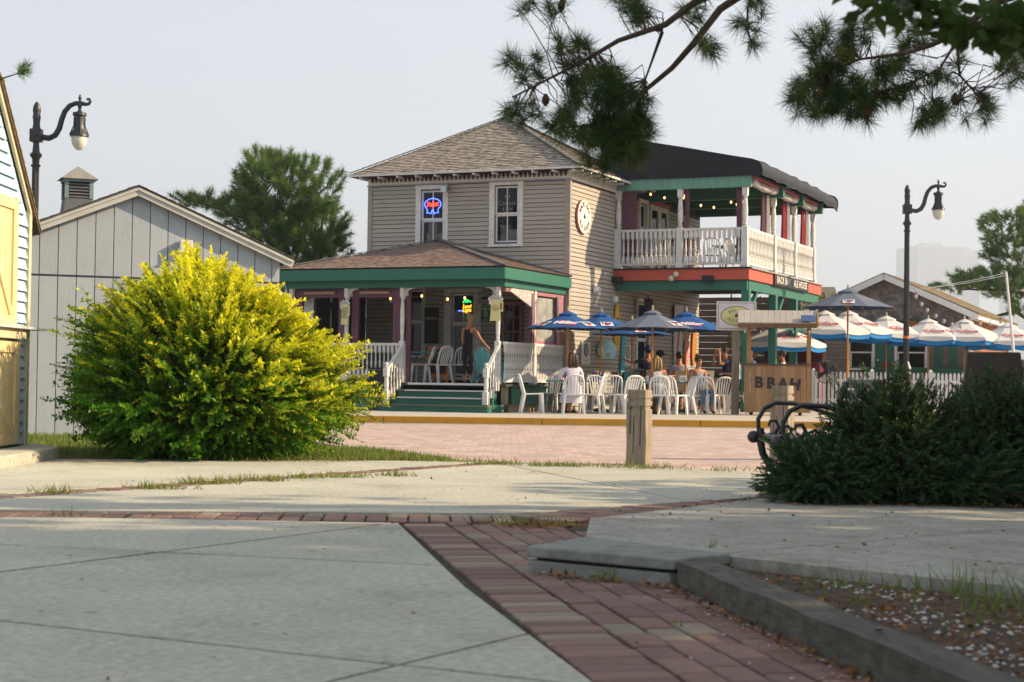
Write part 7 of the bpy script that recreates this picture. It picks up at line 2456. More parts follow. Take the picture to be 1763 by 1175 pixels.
# neighbouring house glimpsed behind the balcony, white wall behind the porch
nb = thing('far_house', 'distant house with grey shingle roof seen past the balcony corner', 'house', (13.9, 78.0, 0), -0.3)
nb.scale = (0.45, 0.5, 0.78)
MB().box(-3, 0, 0, 3, 6, 5.0).build('wall', WHITE, nb)
b = MB()
b.add([(-3.4, -0.4, 4.9), (3.4, -0.4, 4.9), (3.4, 6.4, 4.9), (-3.4, 6.4, 4.9), (-2.0, 3, 7.0), (2.0, 3, 7.0)], [(0, 1, 5, 4), (1, 2, 5), (2, 3, 4, 5), (3, 0, 4), (3, 2, 1, 0)])
b.build('roof', SHAKE, nb)
for x in (-1.5, 1.2):
    w_ = MB().box(x - 0.45, -0.04, 2.6, x + 0.45, -0.001, 4.0).build('window', WHITE, nb)
    MB().box(x - 0.35, -0.05, 2.7, x + 0.35, -0.041, 3.9).build('pane', PANE, w_)
nb2 = thing('white_outbuilding', 'white boarded outbuilding glimpsed through the open porch', 'building', (-7.4, 54.0, 0), 0.1)
MB().box(-4, 0, 0, 3, 5, 3.3).build('wall', OLDWHITE, nb2)
MB().box(-4.3, -0.3, 3.301, 3.3, 5.3, 3.45).build('roof', SHAKE, nb2)
MB().box(-0.6, -0.03, 0.9, 0.6, -0.001, 2.2).build('window', PANE, nb2)

# ---- towers far off in the haze
TOW = mat('hazed_tower_glass', (0.52, 0.55, 0.60), (0.50, 0.53, 0.58), scale=0.02, rough=0.4, bump=0.0)  # paled: part of the haze fade is put into the colour
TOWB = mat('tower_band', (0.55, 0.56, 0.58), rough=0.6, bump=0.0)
for (x, w, hgt, lb) in ((794, 46, 264, 'broad pale tower block fading in the haze above the cottage'), (864, 19, 258, 'slim banded tower fading in the haze beside the broad one'), (966, 26, 250, 'hazy tower rising behind the distant pine'), (704, 30, 184, 'low hazy block at the foot of the broad tower')):
    t = thing('hazy_tower', lb, 'tower', (x, 3200, 0), 0.2)
    MB().box(-w, -w, 0, w, w, hgt).build('tower_body', TOW, t)
    for k in range(int(hgt / 12)):
        MB().box(-w - 0.6, -w - 0.6, 5 + k * 12, w + 0.6, w + 0.6, 9.5 + k * 12).build('floor_band', TOWB, t)
    MB().box(-w * 0.4, -w * 0.4, hgt, w * 0.4, w * 0.4, hgt + 8).build('roof_plant', TOWB, t)
# ================================================================== VEGETATION
def foliage(name, c, c2, tintc, trans=0.35, rough=0.6):
    m = mat(name, c, c2, scale=1.7, rough=rough, bump=0.0, trans=trans, attr=tintc, spec=0.25)
    return m


BARK = mat('pine_bark', (0.10, 0.065, 0.045), (0.05, 0.036, 0.028), scale=12, stretch=(3, 3, 0.7), rough=0.95, bump=0.7)


def runit(n):
    return nrm(RNG.normal(size=(n, 3)))


def needle_tris(Pt, Dr, k, L, W, spread=0.75):
    """k needles fanning out from each tuft point, as thin triangles"""
    n = len(Pt)
    P_ = np.repeat(Pt, k, 0)
    D_ = nrm(np.repeat(nrm(Dr), k, 0) * (1 - spread * 0.55) + runit(n * k) * spread)
    ln = L * RNG.uniform(0.7, 1.1, (n * k, 1))
    P_ = P_ + D_ * 0.01 + np.repeat(nrm(Dr), k, 0) * RNG.uniform(-0.35, 0.15, (n * k, 1)) * L
    S = nrm(np.cross(D_, runit(n * k))) * W
    tip = P_ + D_ * ln + np.array([0, 0, -0.12]) * ln ** 2 / L * 0.6
    return np.stack([P_ - S, P_ + S, tip], 1)


def in_ell(n, c, r):
    d = runit(n) * RNG.uniform(0.25, 1, (n, 1)) ** (1 / 2.2)
    return np.array(c) + d * np.array(r)


PINE = foliage('pine_needle', (0.032, 0.082, 0.024), (0.048, 0.11, 0.028), (0.17, 0.17, 0.035), 0.3)
PINE_FAR = foliage('pine_needle_far', (0.06, 0.14, 0.035), (0.09, 0.19, 0.045), (0.20, 0.26, 0.06), 0.35)

# ---- overhanging pine: trunk stands outside the frame, two boughs reach across
pt = thing('pine_tree', 'tall pine whose drooping needle boughs hang across the sky over the house', 'tree', (7.0, 11.4, -0.02), 0)
PO = Vector((7.0, 11.4, -0.02))
b = MB()
b.tube([(0, 0, -0.1), (0.05, 0, 1.5), (-0.05, 0.1, 3.5), (0.1, 0.0, 6.0), (0.0, 0.1, 9.0)], [0.24, 0.2, 0.17, 0.12, 0.04], 12)
b.build('trunk', BARK, pt, smooth=True)
tuftsP, tuftsD, tT = [], [], []
CL = [(0.07, 2.66, 0.14, 0.1, 10), (0.07, 2.95, 0.16, 0.14, 11), (0.38, 3.03, 0.17, 0.1, 13), (0.52, 2.82, 0.27, 0.17, 42), (0.44, 2.57, 0.23, 0.16, 36), (0.75, 2.67, 0.16, 0.19, 36), (0.64, 2.41, 0.21, 0.16, 36), (0.79, 2.49, 0.12, 0.19, 26), (0.04, 3.38, 0.07, 0.06, 4), (0.26, 3.36, 0.07, 0.06, 4), (0.76, 3.34, 0.17, 0.1, 15), (1.31, 3.09, 0.1, 0.12, 6), (1.56, 3.26, 0.09, 0.19, 10), (1.21, 3.35, 0.12, 0.08, 6), (2.07, 3.08, 0.19, 0.19, 42), (2.0, 2.78, 0.17, 0.16, 32), (2.27, 2.77, 0.23, 0.16, 42), (2.54, 2.89, 0.19, 0.19, 32), (2.77, 2.66, 0.12, 0.12, 14), (3.08, 2.74, 0.14, 0.14, 11), (2.89, 2.93, 0.12, 0.12, 8), (3.34, 3.09, 0.12, 0.23, 22), (2.3, 3.2, 0.1, 0.1, 8), (2.61, 3.2, 0.14, 0.12, 12)]
PT = {'A': [(1.71, 3.58), (1.19, 3.38), (0.98, 3.2), (0.67, 3.08), (0.44, 2.96), (0.17, 2.82), (-0.02, 2.7)], 'B': [(1.71, 3.62), (1.4, 3.42), (1.21, 3.16), (1.06, 2.98), (0.87, 2.83), (0.67, 2.67), (0.52, 2.59), (0.38, 2.57)],
      'C': [(0.98, 3.2), (0.92, 3.02), (0.86, 2.85)], 'D': [(3.12, 3.37), (2.96, 3.21), (2.73, 3.09), (2.54, 3.02), (2.27, 3.0), (2.02, 2.9)], 'E': [(3.0, 3.21), (2.93, 3.13), (2.81, 2.95), (2.55, 2.82), (2.2, 2.75)],
      'F': [(2.93, 3.13), (2.97, 2.93), (3.08, 2.76)], 'G': [(1.6, 3.54), (1.56, 3.38), (1.55, 3.19)], 'I': [(0.87, 2.83), (0.81, 2.63), (0.68, 2.39)]}
start = {'A': [(7.0, 11.4, 4.3), (4.5, 11.2, 4.35), (2.7, 11.1, 4.0)], 'B': [(7.0, 11.4, 4.6), (4.2, 11.5, 4.6), (2.4, 11.35, 4.1)], 'D': [(7.0, 11.4, 3.9), (5.2, 11.1, 3.85), (3.9, 11.0, 3.65)]}
allpts = []
for k_, pts in PT.items():
    yb = {'A': 11.0, 'B': 11.4, 'C': 11.2, 'D': 11.0, 'E': 11.1, 'F': 11.1, 'G': 11.2, 'I': 11.4}[k_]
    full = [Vector(p) for p in start.get(k_, [])] + [Vector((x, yb + 0.08 * math.sin(i * 1.7), z)) for i, (x, z) in enumerate(pts)]
    allpts += [p for p in full[len(start.get(k_, [])):]]
    n_ = len(full)
    r0 = 0.043 if k_ in start else 0.013
    b = MB()
    b.tube([p - PO for p in full], [max(0.006, r0 * (1 - i / n_) ** 1.1) for i in range(n_)], 8)
    b.build('bough', BARK, pt, smooth=True)
AP_ = np.array([tuple(p) for p in allpts])
dense = []
for p_, q_ in zip(allpts, allpts[1:]):
    if (p_ - q_).length < 0.6:
        dense += [p_.lerp(q_, k / 7) for k in range(7)]
AP_ = np.array([tuple(p) for p in dense])
tw = MB()
for x, z, rx, rz, n in CL:
    c = in_ell(n, (x, 11.15, z), (rx, max(rx, 0.2) * 1.3, rz))
    # each tuft sits on a twig that springs from the nearest bough
    for q in c:
        j_ = np.linalg.norm(AP_ - q, axis=1).argmin()
        s_ = AP_[j_]
        sp_ = np.linalg.norm(q - s_)
        m_ = s_ * 0.6 + q * 0.4 + RNG.normal(size=3) * sp_ * 0.14
        m2_ = s_ * 0.25 + q * 0.75 + RNG.normal(size=3) * sp_ * 0.10 - np.array([0, 0, 0.08 * sp_])
        tw.tube([Vector(s_) - PO, Vector(m_) - PO, Vector(m2_) - PO, Vector(q) - PO], [0.005, 0.004, 0.0032, 0.0028], 4)
        tuftsP.append(q)
        d = nrm((q - s_)[None])[0] + np.array([0, 0, 0.15]) + RNG.normal(size=3) * 0.35
        tuftsD.append(d)
tag(tw.build('twigs', BARK, pt), None, None, None, 'stuff')
tp_, td_ = np.array(tuftsP), np.array(tuftsD)
K = 84
V1 = needle_tris(tp_, td_, K, 0.135, 0.0021, 0.85)
t1 = np.repeat(np.clip(RNG.normal(0.22, 0.25, len(tp_)), 0, 0.9), K)
# crown proper, over and outside the frame: it throws the shade on the plaza
c2_ = np.concatenate([in_ell(260, (7.6, 11.0, 5.6), (2.2, 1.5, 2.4)), in_ell(200, (7.2, 10.6, 7.4), (1.6, 1.3, 1.7)), in_ell(200, (8.4, 10.4, 4.0), (1.6, 1.3, 1.5))])
d2_ = c2_ - np.array([7.2, 11.2, 5.0])
V2 = needle_tris(c2_, d2_, 60, 0.24, 0.007, 0.9)
V = np.concatenate([V1, V2]) - np.array(PO)
me = quads_mesh('needles', V, PINE, np.concatenate([t1, np.zeros(len(V2)) + 0.1]), 3)
obj('needles', me, pt)
CONE = mat('pine_cone', (0.11, 0.055, 0.03), (0.05, 0.028, 0.018), scale=30, rough=0.9, bump=0.6)
for (x, y, z) in ((0.20, 11.0, 2.69), (2.0, 10.95, 2.74), (2.30, 10.95, 2.62), (0.30, 11.2, 3.36), (2.92, 11.1, 2.75)):
    b = MB()
    for k in range(6):
        b.lathe([(0.0, -0.035 + k * 0.013), (0.030 * math.sin(0.5 + k * 0.42), -0.033 + k * 0.013), (0.022 * math.sin(0.5 + k * 0.42), -0.02 + k * 0.013)], 9, (x - PO.x, y - PO.y, z - PO.z), k * 0.3)
    b.build('pine_cone', CONE, pt)


def leafy(name, label, cat, base, ells, mats, L, W, trunk=None, tints=(0.3, 0.3), group=None, shell=0.5, part='crown', updir=0.2, extra=None):
    t = thing(name, label, cat, base, 0, group)
    base = np.array(base)
    P_, D_, Z2 = [], [], []
    for c, r, n, *sz in ells:
        Z2.append(np.full(n, sz[0] if sz else 1.0))
        d = runit(n)
        rad = RNG.uniform(shell, 1, (n, 1))
        # lumps: pull points towards a set of clump centres
        cl = runit(max(4, n // 60)) * RNG.uniform(0.5, 0.95, (max(4, n // 60), 1))
        q = d * rad
        j_ = ((q[:, None] - cl[None]) ** 2).sum(-1).argmin(1)
        q = q * 0.45 + cl[j_] * 0.55
        P_.append(np.array(c) + q * np.array(r))
        D_.append(d + RNG.normal(size=(n, 3)) * 0.6 + np.array([0, 0, updir]))
    P_, D_ = np.concatenate(P_), np.concatenate(D_)
    n = len(P_)
    Z2 = np.concatenate(Z2)
    V = leaf_quads(P_ - base, D_, runit(n), RNG.uniform(0.7, 1.2, n) * L * Z2, RNG.uniform(0.8, 1.2, n) * W * Z2)
    me = quads_mesh(part, V, mats, np.clip(RNG.normal(tints[0], tints[1], n), 0, 1))
    obj(part, me, t)
    if trunk:
        b = MB()
        for pts, rr in trunk:
            b.tube([Vector(p) - Vector(base) for p in pts], rr, 8)
        b.build('trunk', BARK, t, smooth=True)
    return t


OAKL = foliage('oak_leaf', (0.042, 0.085, 0.018), (0.06, 0.11, 0.025), (0.10, 0.14, 0.03), 0.35)
leafy('broadleaf_tree', 'broad leaved tree with dark leaves hanging into the sky past the pine boughs', 'tree', (8.6, 5.0, -0.02),
      [((8.6, 5.2, 5.2), (3.7, 4.4, 3.6), 22000), ((9.2, 5.0, 5.0), (2.8, 4.2, 3.2), 9000), ((7.6, 2.5, 4.0), (2.4, 2.2, 2.4), 7000), ((8.0, 8.0, 3.6), (2.4, 2.2, 2.6), 9000), ((8.6, 7.5, 6.8), (2.6, 2.2, 2.2), 7000),
       ((1.50, 5.0, 2.04), (0.52, 0.4, 0.17), 620, 0.5), ((1.62, 5.0, 1.97), (0.26, 0.4, 0.13), 260, 0.5), ((1.08, 5.1, 2.06), (0.22, 0.3, 0.09), 110, 0.5)],
      OAKL, 0.16, 0.105, [([(8.6, 5, -0.1), (8.5, 5, 2), (8.7, 5.1, 4), (8.6, 5, 7)], [0.32, 0.26, 0.2, 0.06]), ([(8.5, 5, 2.4), (5.5, 5.2, 3.2), (3.2, 5.1, 2.9), (2.0, 5.0, 2.4), (1.3, 5.0, 2.2)], [0.14, 0.10, 0.06, 0.03, 0.012]),
                          ([(2.0, 5.0, 2.4), (1.8, 4.9, 2.15), (1.6, 4.95, 2.0)], [0.02, 0.014, 0.008])], (0.2, 0.2), shell=0.3)
leafy('broadleaf_tree', 'second broad leaved tree added out of view to thicken the shade on the paving', 'tree', (14.0, 5.5, -0.02),
      [((14.0, 5.6, 6.6), (3.6, 5.6, 5.0), 19000), ((13.5, 8.0, 5.0), (2.6, 2.8, 3.4), 8000)], OAKL, 0.22, 0.15, [([(14, 5.5, -0.1), (14.1, 5.5, 3), (14, 5.6, 8)], [0.34, 0.26, 0.08])], (0.2, 0.2), shell=0.1)  # extra unseen tree, put in to close sunny gaps on the plaza
leafy('round_tree', 'low round leaved tree shading the evergreen shrubs', 'tree', (8.2, 13.6, -0.02), [((8.2, 13.4, 2.5), (1.7, 2.2, 1.8), 7000), ((7.2, 12.2, 1.7), (1.3, 1.3, 1.3), 3000)], OAKL, 0.12, 0.075,
      [([(8.2, 13.6, -0.1), (8.2, 13.5, 1.5), (8.2, 13.4, 3)], [0.14, 0.1, 0.05])], (0.2, 0.2))


# ---- golden shrub: arching shoots with opposite leaves, new growth golden
def shape_bush(P_):
    """uneven habit: narrower crown over a broad skirt, sinking towards one side"""
    P_ = P_.copy()
    k = np.clip((P_[:, 2] - 0.75) / 1.3, 0, 1)
    sgn = P_[:, 0] > 0
    P_[:, 0] *= np.where(sgn, 1.05 - 0.20 * k, 1.05 - 0.14 * k)
    P_[:, 2] -= 0.2 * np.clip(P_[:, 2] - 1.55, 0, 1)
    P_[:, 2] *= 1 - np.where(sgn, 0.20, 0.05) * np.clip((np.abs(P_[:, 0]) - 0.15) / 1.0, 0, 1) * np.clip(P_[:, 2], 0, 1)
    return P_


def golden_bush():
    base = np.array([-3.20, 17.75, 0.0])
    t = thing('golden_shrub', 'big rounded golden leaved shrub growing in front of the grey shed', 'shrub', tuple(base), 0)
    P_, D_, T_, L_ = [], [], [], []
    rx, ry = 1.36, 1.22
    n_sh = 2700
    stems = MB()
    for i in range(n_sh):
        u_ = RNG.uniform(0, 1)
        az = RNG.uniform(0, 2 * PI)
        el = math.asin(RNG.uniform(-0.80, 1.0))
        dirv = np.array([math.cos(el) * math.cos(az), math.cos(el) * math.sin(az), math.sin(el)])
        lump = 1 + 0.10 * math.sin(3 * az + 1.3) * math.cos(el) + 0.08 * math.sin(5 * az + 4 * el) + 0.07 * math.sin(11 * az + 9 * el) + 0.05 * math.sin(17 * az - 13 * el)
        zc = 0.78
        rz_ = 1.22 if dirv[2] > 0 else 0.80
        depth = RNG.uniform(0.62, 0.93) if i % 3 else RNG.uniform(0.84, 0.96)
        root = np.array([dirv[0] * rx * 0.98, dirv[1] * ry, dirv[2] * rz_]) * depth * lump
        root[2] += zc
        d = dirv * np.array([0.85, 0.85, 0.6]) + np.array([0, 0, 0.48 if dirv[2] > -0.15 else 0.18]) + RNG.normal(size=3) * 0.22
        d = d / np.linalg.norm(d)
        ln = RNG.uniform(0.20, 0.44) * (1.15 if dirv[2] > 0.3 else 0.9) * (1.35 if i % 23 == 0 else 1.0)
        m = int(ln / 0.024)
        s_ = np.linspace(0.05, 1, m)
        bend = np.array([dirv[0], dirv[1], -0.35]) * 0.10
        pts = root + d * ln * s_[:, None] + bend * (s_[:, None] ** 2) * ln * 2
        pts = pts[pts[:, 2] > 0.03]
        if len(pts) < 3:
            continue
        m = len(pts)
        s_ = np.linspace(0.05, 1, m)
        sidev = np.cross(d, runit(1)[0])
        sidev /= np.linalg.norm(sidev)
        for sg in (-1, 1):
            P_.append(pts)
            ld = d * 0.55 + sidev * sg * 0.85 + RNG.normal(size=(m, 3)) * 0.22 + np.array([0, 0, 0.15])
            D_.append(ld)
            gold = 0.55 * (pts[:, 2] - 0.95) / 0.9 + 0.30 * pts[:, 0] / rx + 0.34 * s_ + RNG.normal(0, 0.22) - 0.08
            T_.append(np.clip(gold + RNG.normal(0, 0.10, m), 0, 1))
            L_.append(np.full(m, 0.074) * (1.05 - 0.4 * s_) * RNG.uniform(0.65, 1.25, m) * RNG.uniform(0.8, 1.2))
        if i % 2 == 0:
            fx = lambda p: Vector(shape_bush(np.array([p]))[0])
            stems.tube([fx(root - dirv * 0.3), fx(pts[m // 2]), fx(pts[-1])], [0.006, 0.004, 0.002], 4)
    P_, D_, T_, L_ = np.concatenate(P_), np.concatenate(D_), np.concatenate(T_), np.concatenate(L_)
    # inner leaves, green
    ni = 16000
    q = runit(ni) * RNG.uniform(0.5, 0.92, (ni, 1)) * np.array([rx, ry, 1.15])
    q[:, 2] = np.abs(q[:, 2] + 0.75)
    P_, D_ = np.concatenate([P_, q]), np.concatenate([D_, q - np.array([0, 0, 0.6]) + RNG.normal(size=(ni, 3)) * 0.5])
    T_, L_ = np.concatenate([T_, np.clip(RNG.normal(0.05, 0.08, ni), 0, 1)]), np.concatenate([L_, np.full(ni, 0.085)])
    P_ = shape_bush(P_)
    Nn = nrm(RNG.normal(size=(len(P_), 3)) * 0.6 + np.array([0, 0, 1.0]))
    V = leaf_quads(P_, D_, Nn, L_, L_ * 0.56)
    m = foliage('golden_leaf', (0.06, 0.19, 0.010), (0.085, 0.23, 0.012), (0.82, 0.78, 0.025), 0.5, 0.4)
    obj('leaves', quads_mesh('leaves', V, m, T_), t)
    for k in range(9):
        a = k * 0.7
        stems.tube([Vector((0.12 * math.cos(a), 0.1 * math.sin(a), -0.05)), Vector((0.5 * math.cos(a), 0.4 * math.sin(a), 0.5)), Vector((0.75 * math.cos(a), 0.7 * math.sin(a), 1.2))], [0.025, 0.018, 0.008], 6)
    tag(stems.build('stems', BARK, t), None, None, None, 'stuff')


golden_bush()


# ---- bottlebrush shoots for the pines farther off
def pine_far(label, base, ells, trunk, n_need, L, W, shootL, mats, flat=0.0, group='pines behind the buildings'):
    t = thing('pine_tree', label, 'tree', base, 0, group)
    base = np.array(base)
    tris, tint = [], []
    b = MB()
    for pts, rr in trunk:
        b.tube([Vector(p) - Vector(base) for p in pts], rr, 8)
    anchors = np.array([p for pts, rr in trunk for p in pts], dtype=float)
    for x, y, z, rx, ry, rz, n in ells:
        c = in_ell(n, (x, y, z), (rx, ry, rz))
        for q in c:
            d = (q - np.array([x, y, z - rz * 0.5])) * np.array([1, 1, 1 - flat]) + np.array([0, 0, 0.35 * max(rx, 0.4)]) + RNG.normal(size=3) * 0.15
            d /= np.linalg.norm(d)
            s_ = RNG.uniform(0, 1, (n_need, 1)) ** 0.8
            P_ = q + d * s_ * shootL
            Dn = nrm(d * 0.75 + runit(n_need) * 0.95)
            S = nrm(np.cross(Dn, runit(n_need))) * W
            tip = P_ + Dn * L * RNG.uniform(0.7, 1.1, (n_need, 1))
            tris.append(np.stack([P_ - S, P_ + S, tip], 1))
            tint.append(np.full(n_need, np.clip(RNG.normal(0.3, 0.3), 0, 1)))
        j_ = np.linalg.norm(anchors - np.array([x, y, z]), axis=1).argmin()
        a_ = anchors[j_]
        for q in c[::18]:
            b.tube([Vector(a_ - base), Vector((a_ + q) / 2 - base), Vector(q - base)], [0.025, 0.018, 0.008], 5)
    b.build('trunk', BARK, t, smooth=True)
    V = np.concatenate(tris) - base
    obj('needles', quads_mesh('needles', V, mats, np.concatenate(tint), 3), t)
    return t


BG = [(-5.12, 4.71, 0.93, 0.81, 100), (-5.5, 5.21, 0.37, 0.37, 22), (-4.24, 4.85, 0.44, 0.62, 28), (-4.29, 3.97, 0.62, 0.5, 40), (-4.66, 3.59, 0.75, 0.5, 46), (-5.8, 4.39, 0.62, 0.27, 32), (-6.74, 4.54, 0.4, 0.12, 14), (-5.17, 3.96, 0.75, 0.5, 46), (-3.91, 3.48, 0.25, 0.31, 12), (-4.5, 2.9, 0.8, 0.5, 40)]
PS = 46.0 / 36.2
pf_ = lambda x, z: (x * PS, 46.0, 0.85 + (z - 0.85) * PS)
pine_far('bushy pine rising behind the grey shed roof', (-4.7 * PS, 46.0, 0), [(*pf_(x, z), rx * PS, 1.0, rz * PS, int(n * 2.0)) for x, z, rx, rz, n in BG],
         [([(-4.7 * PS, 46.0, -0.1), pf_(-4.65, 1.5), pf_(-4.8, 3.0), pf_(-5.0, 4.2), pf_(-5.1, 5.2)], [0.2, 0.17, 0.12, 0.07, 0.02]), ([pf_(-4.8, 3.0), pf_(-4.2, 3.6), pf_(-4.1, 4.6)], [0.07, 0.05, 0.02]), ([pf_(-4.8, 3.2), pf_(-5.6, 4.2), pf_(-6.5, 4.5)], [0.07, 0.05, 0.02])],
         110, 0.235, 0.008, 0.38, PINE_FAR)
BR_ = [(20.89, 7.56, 1.21, 0.48, 45), (20.65, 6.88, 0.97, 0.39, 30), (21.14, 6.35, 1.21, 0.53, 35), (20.78, 5.62, 0.97, 0.24, 20), (20.06, 5.24, 1.45, 0.39, 50), (18.72, 4.98, 0.85, 0.22, 22), (20.91, 4.89, 1.21, 0.44, 30), (21.52, 4.17, 0.73, 0.48, 20), (22.5, 8.2, 1.3, 0.5, 30), (23.0, 7.0, 1.3, 0.5, 30), (22.9, 5.6, 1.4, 0.5, 30)]
pine_far('spreading layered pine standing far behind the tan cottage roof', (22.4, 70.0, 0), [(x, 70.0, z, rx * 1.1, 1.5, rz, int(n * 1.8)) for x, z, rx, rz, n in BR_],
         [([(22.4, 70, -0.1), (22.3, 70, 3), (22.0, 70, 5.5), (21.8, 70, 8.2)], [0.28, 0.24, 0.16, 0.05]), ([(22.3, 70, 3.2), (21.0, 70, 4.0), (19.0, 70, 3.5)], [0.12, 0.08, 0.03]), ([(22.1, 70, 4.6), (20.5, 70, 4.9), (18.8, 70, 4.9)], [0.1, 0.06, 0.03])],
         60, 0.28, 0.015, 0.42, PINE_FAR, flat=0.7)
# small pine outside the frame on the far side of the blue shed; one twig shows
tt_ = thing('young_pine', 'young pine whose single twig shows above the blue shed roof', 'tree', (-6.6, 15.0, 0), 0)
b = MB()
b.tube([(0, 0, -0.1), (0.1, 0, 1.6), (0.3, 0.05, 3.4), (0.6, 0.05, 4.4)], [0.08, 0.06, 0.04, 0.015], 8)
b.tube([(0.3, 0.05, 3.3), (1.3, 0.0, 3.42), (1.95, 0.0, 3.48), (2.16, 0.0, 3.55)], [0.02, 0.012, 0.008, 0.005], 6)
b.build('trunk', BARK, tt_, smooth=True)
cc = np.concatenate([in_ell(7, (2.18, 0.0, 3.57), (0.05, 0.05, 0.05)), in_ell(60, (0.5, 0, 3.6), (0.5, 0.6, 0.7))])
obj('needles', quads_mesh('needles', needle_tris(cc, cc - np.array([1.7, 0, 3.3]), 34, 0.10, 0.003, 0.7), PINE_FAR, np.full(67 * 34, 0.1), 3), tt_)


# ---- dark evergreen shrubs round the bench
def evergreen(label, base, rx, ry, h, n_sh, feather=False, seed=0, kind='yew'):
    t = thing('evergreen_shrub', label, 'shrub', base, 0, 'dark evergreen shrubs beside the raised walk')
    P_, D_, T_, L_ = [], [], [], []
    stems = MB()
    for i in range(n_sh):
        az = RNG.uniform(0, 2 * PI)
        el = math.asin(RNG.uniform(-0.2, 1.0))
        dv = np.array([math.cos(el) * math.cos(az), math.cos(el) * math.sin(az), math.sin(el)])
        lump = 1 + 0.12 * math.sin(4 * az + seed) + 0.08 * math.sin(7 * az + 3 * el + seed)
        root = dv * np.array([rx, ry, h * 0.72]) * RNG.uniform(0.45, 0.90) * lump
        root[2] = abs(root[2] + h * 0.22) + 0.02
        d = dv * (1.0 if feather else 0.7) + np.array([0, 0, 0.25 if feather else 0.45]) + RNG.normal(size=3) * 0.3
        d /= np.linalg.norm(d)
        ln = RNG.uniform(0.14, 0.28) if feather else RNG.uniform(0.07, 0.14)
        m = int(ln / 0.010)
        s_ = np.linspace(0, 1, m)
        pts = root + d * ln * s_[:, None] + np.array([0, 0, -0.06]) * (s_[:, None] ** 2) * (1 if feather else 0.3)
        sv = np.cross(d, np.array([0, 0, 1]) + RNG.normal(size=3) * 0.4)
        sv /= np.linalg.norm(sv)
        for sg in (-1, 1):
            P_.append(pts)
            D_.append(d * (0.9 if feather else 0.5) + sv * sg * (0.6 if feather else 0.9) + RNG.normal(size=(m, 3)) * (0.35 if feather else 0.15))
            T_.append(np.clip(RNG.normal(0.12, 0.12) + 0.3 * s_ ** 3, 0, 1))
            L_.append(np.full(m, 0.034 if feather else 0.028) * (1.1 - 0.5 * s_))
        if i % 4 == 0:
            stems.tube([Vector(root * 0.5), Vector(root), Vector(pts[-1])], [0.008, 0.005, 0.002], 4)
    ni = 5000                          # inner sprigs
    q = runit(ni) * RNG.uniform(0.3, 0.78, (ni, 1)) * np.array([rx, ry, h * 0.70])
    q[:, 2] = np.abs(q[:, 2] + h * 0.22)
    P_, D_, T_, L_ = np.concatenate(P_ + [q]), np.concatenate(D_ + [runit(ni)]), np.concatenate(T_ + [np.zeros(ni)]), np.concatenate(L_ + [np.full(ni, 0.07)])
    V = leaf_quads(P_, D_, runit(len(P_)), L_, np.full(len(P_), 0.010 if feather else 0.013))
    m = foliage('juniper_spray', (0.026, 0.068, 0.024), (0.038, 0.088, 0.03), (0.09, 0.17, 0.05), 0.2) if feather else foliage('yew_needle', (0.022, 0.055, 0.014), (0.032, 0.075, 0.020), (0.08, 0.15, 0.035), 0.2)
    obj('foliage', quads_mesh('foliage', V, m, T_), t)
    tag(stems.build('stems', BARK, t), None, None, None, 'stuff')
    return t


evergreen('feathery juniper shrub covering the foot of the black bench', (2.18, 11.72, 0.01), 0.35, 0.28, 0.43, 800, True, 1)
evergreen('dark yew shrub growing over the seat of the black bench', (2.72, 11.86, 0.01), 0.56, 0.42, 0.97, 3200, False, 2)
evergreen('broad dark yew shrub between the bench shrub and the plaque', (3.68, 12.2, 0.01), 0.75, 0.62, 1.02, 3300, False, 5)
evergreen('dark yew shrub in front of the plaque block', (4.75, 12.3, 0.01), 0.88, 0.68, 1.03, 3000, False, 8)
evergreen('feathery juniper shrub spreading at the foot of the broad yew', (3.1, 11.75, 0.01), 0.65, 0.35, 0.48, 460, True, 11)
evergreen('pale tipped juniper spilling from the bed below the plaque', (4.1, 11.8, 0.01), 0.7, 0.4, 0.55, 420, True, 14)
sheet('shrub_bed', [(1.8, 12.3), (2.1, 11.45), (9, 11.5), (9, 15), (2.2, 13.6)], 0.026, SOIL)

# ---- background shrubs glimpsed past the posts
LEAFBG = foliage('bright_leaf', (0.07, 0.14, 0.025), (0.10, 0.18, 0.03), (0.30, 0.25, 0.05), 0.35)
leafy('garden_shrub', 'leafy green shrub seen between the green posts under the balcony', 'shrub', (10.0, 60.0, 0.1), [((10.0, 60, 2.2), (1.6, 1.0, 2.2), 5500)], LEAFBG, 0.12, 0.07, [([(10, 60, 0), (10, 60, 1.5)], [0.06, 0.03])], (0.3, 0.25))
leafy('garden_shrub', 'sparse green shrub peeping above the balcony fascia corner', 'shrub', (12.3, 64.0, 0.1), [((12.0, 64, 3.6), (0.75, 0.7, 1.1), 500), ((12.2, 64, 2.2), (1.2, 0.9, 1.6), 2500)], LEAFBG, 0.12, 0.07, [([(12.3, 64, 0), (12.1, 64, 3.6)], [0.06, 0.02])], (0.3, 0.25))
leafy('garden_shrub', 'green and rust leaved shrub glimpsed through the open porch', 'shrub', (-4.5, 50.0, 0.1), [((-4.3, 50, 1.8), (1.0, 0.8, 1.5), 3000)], LEAFBG, 0.10, 0.06, [([(-4.5, 50, 0), (-4.4, 50, 1.5)], [0.06, 0.03])], (0.45, 0.35))
leafy('garden_shrub', 'low green shrub beside the wooden stair behind the patio', 'shrub', (8.6, 56.0, 0.1), [((8.5, 56, 1.9), (1.6, 1.0, 2.0), 4500)], LEAFBG, 0.11, 0.065, [([(8.6, 56, 0), (8.5, 56, 1.2)], [0.06, 0.03])], (0.3, 0.25))

# ---- grass, weeds, litter
GRASSM = foliage('grass_blade', (0.10, 0.17, 0.025), (0.14, 0.22, 0.035), (0.30, 0.26, 0.07), 0.35)


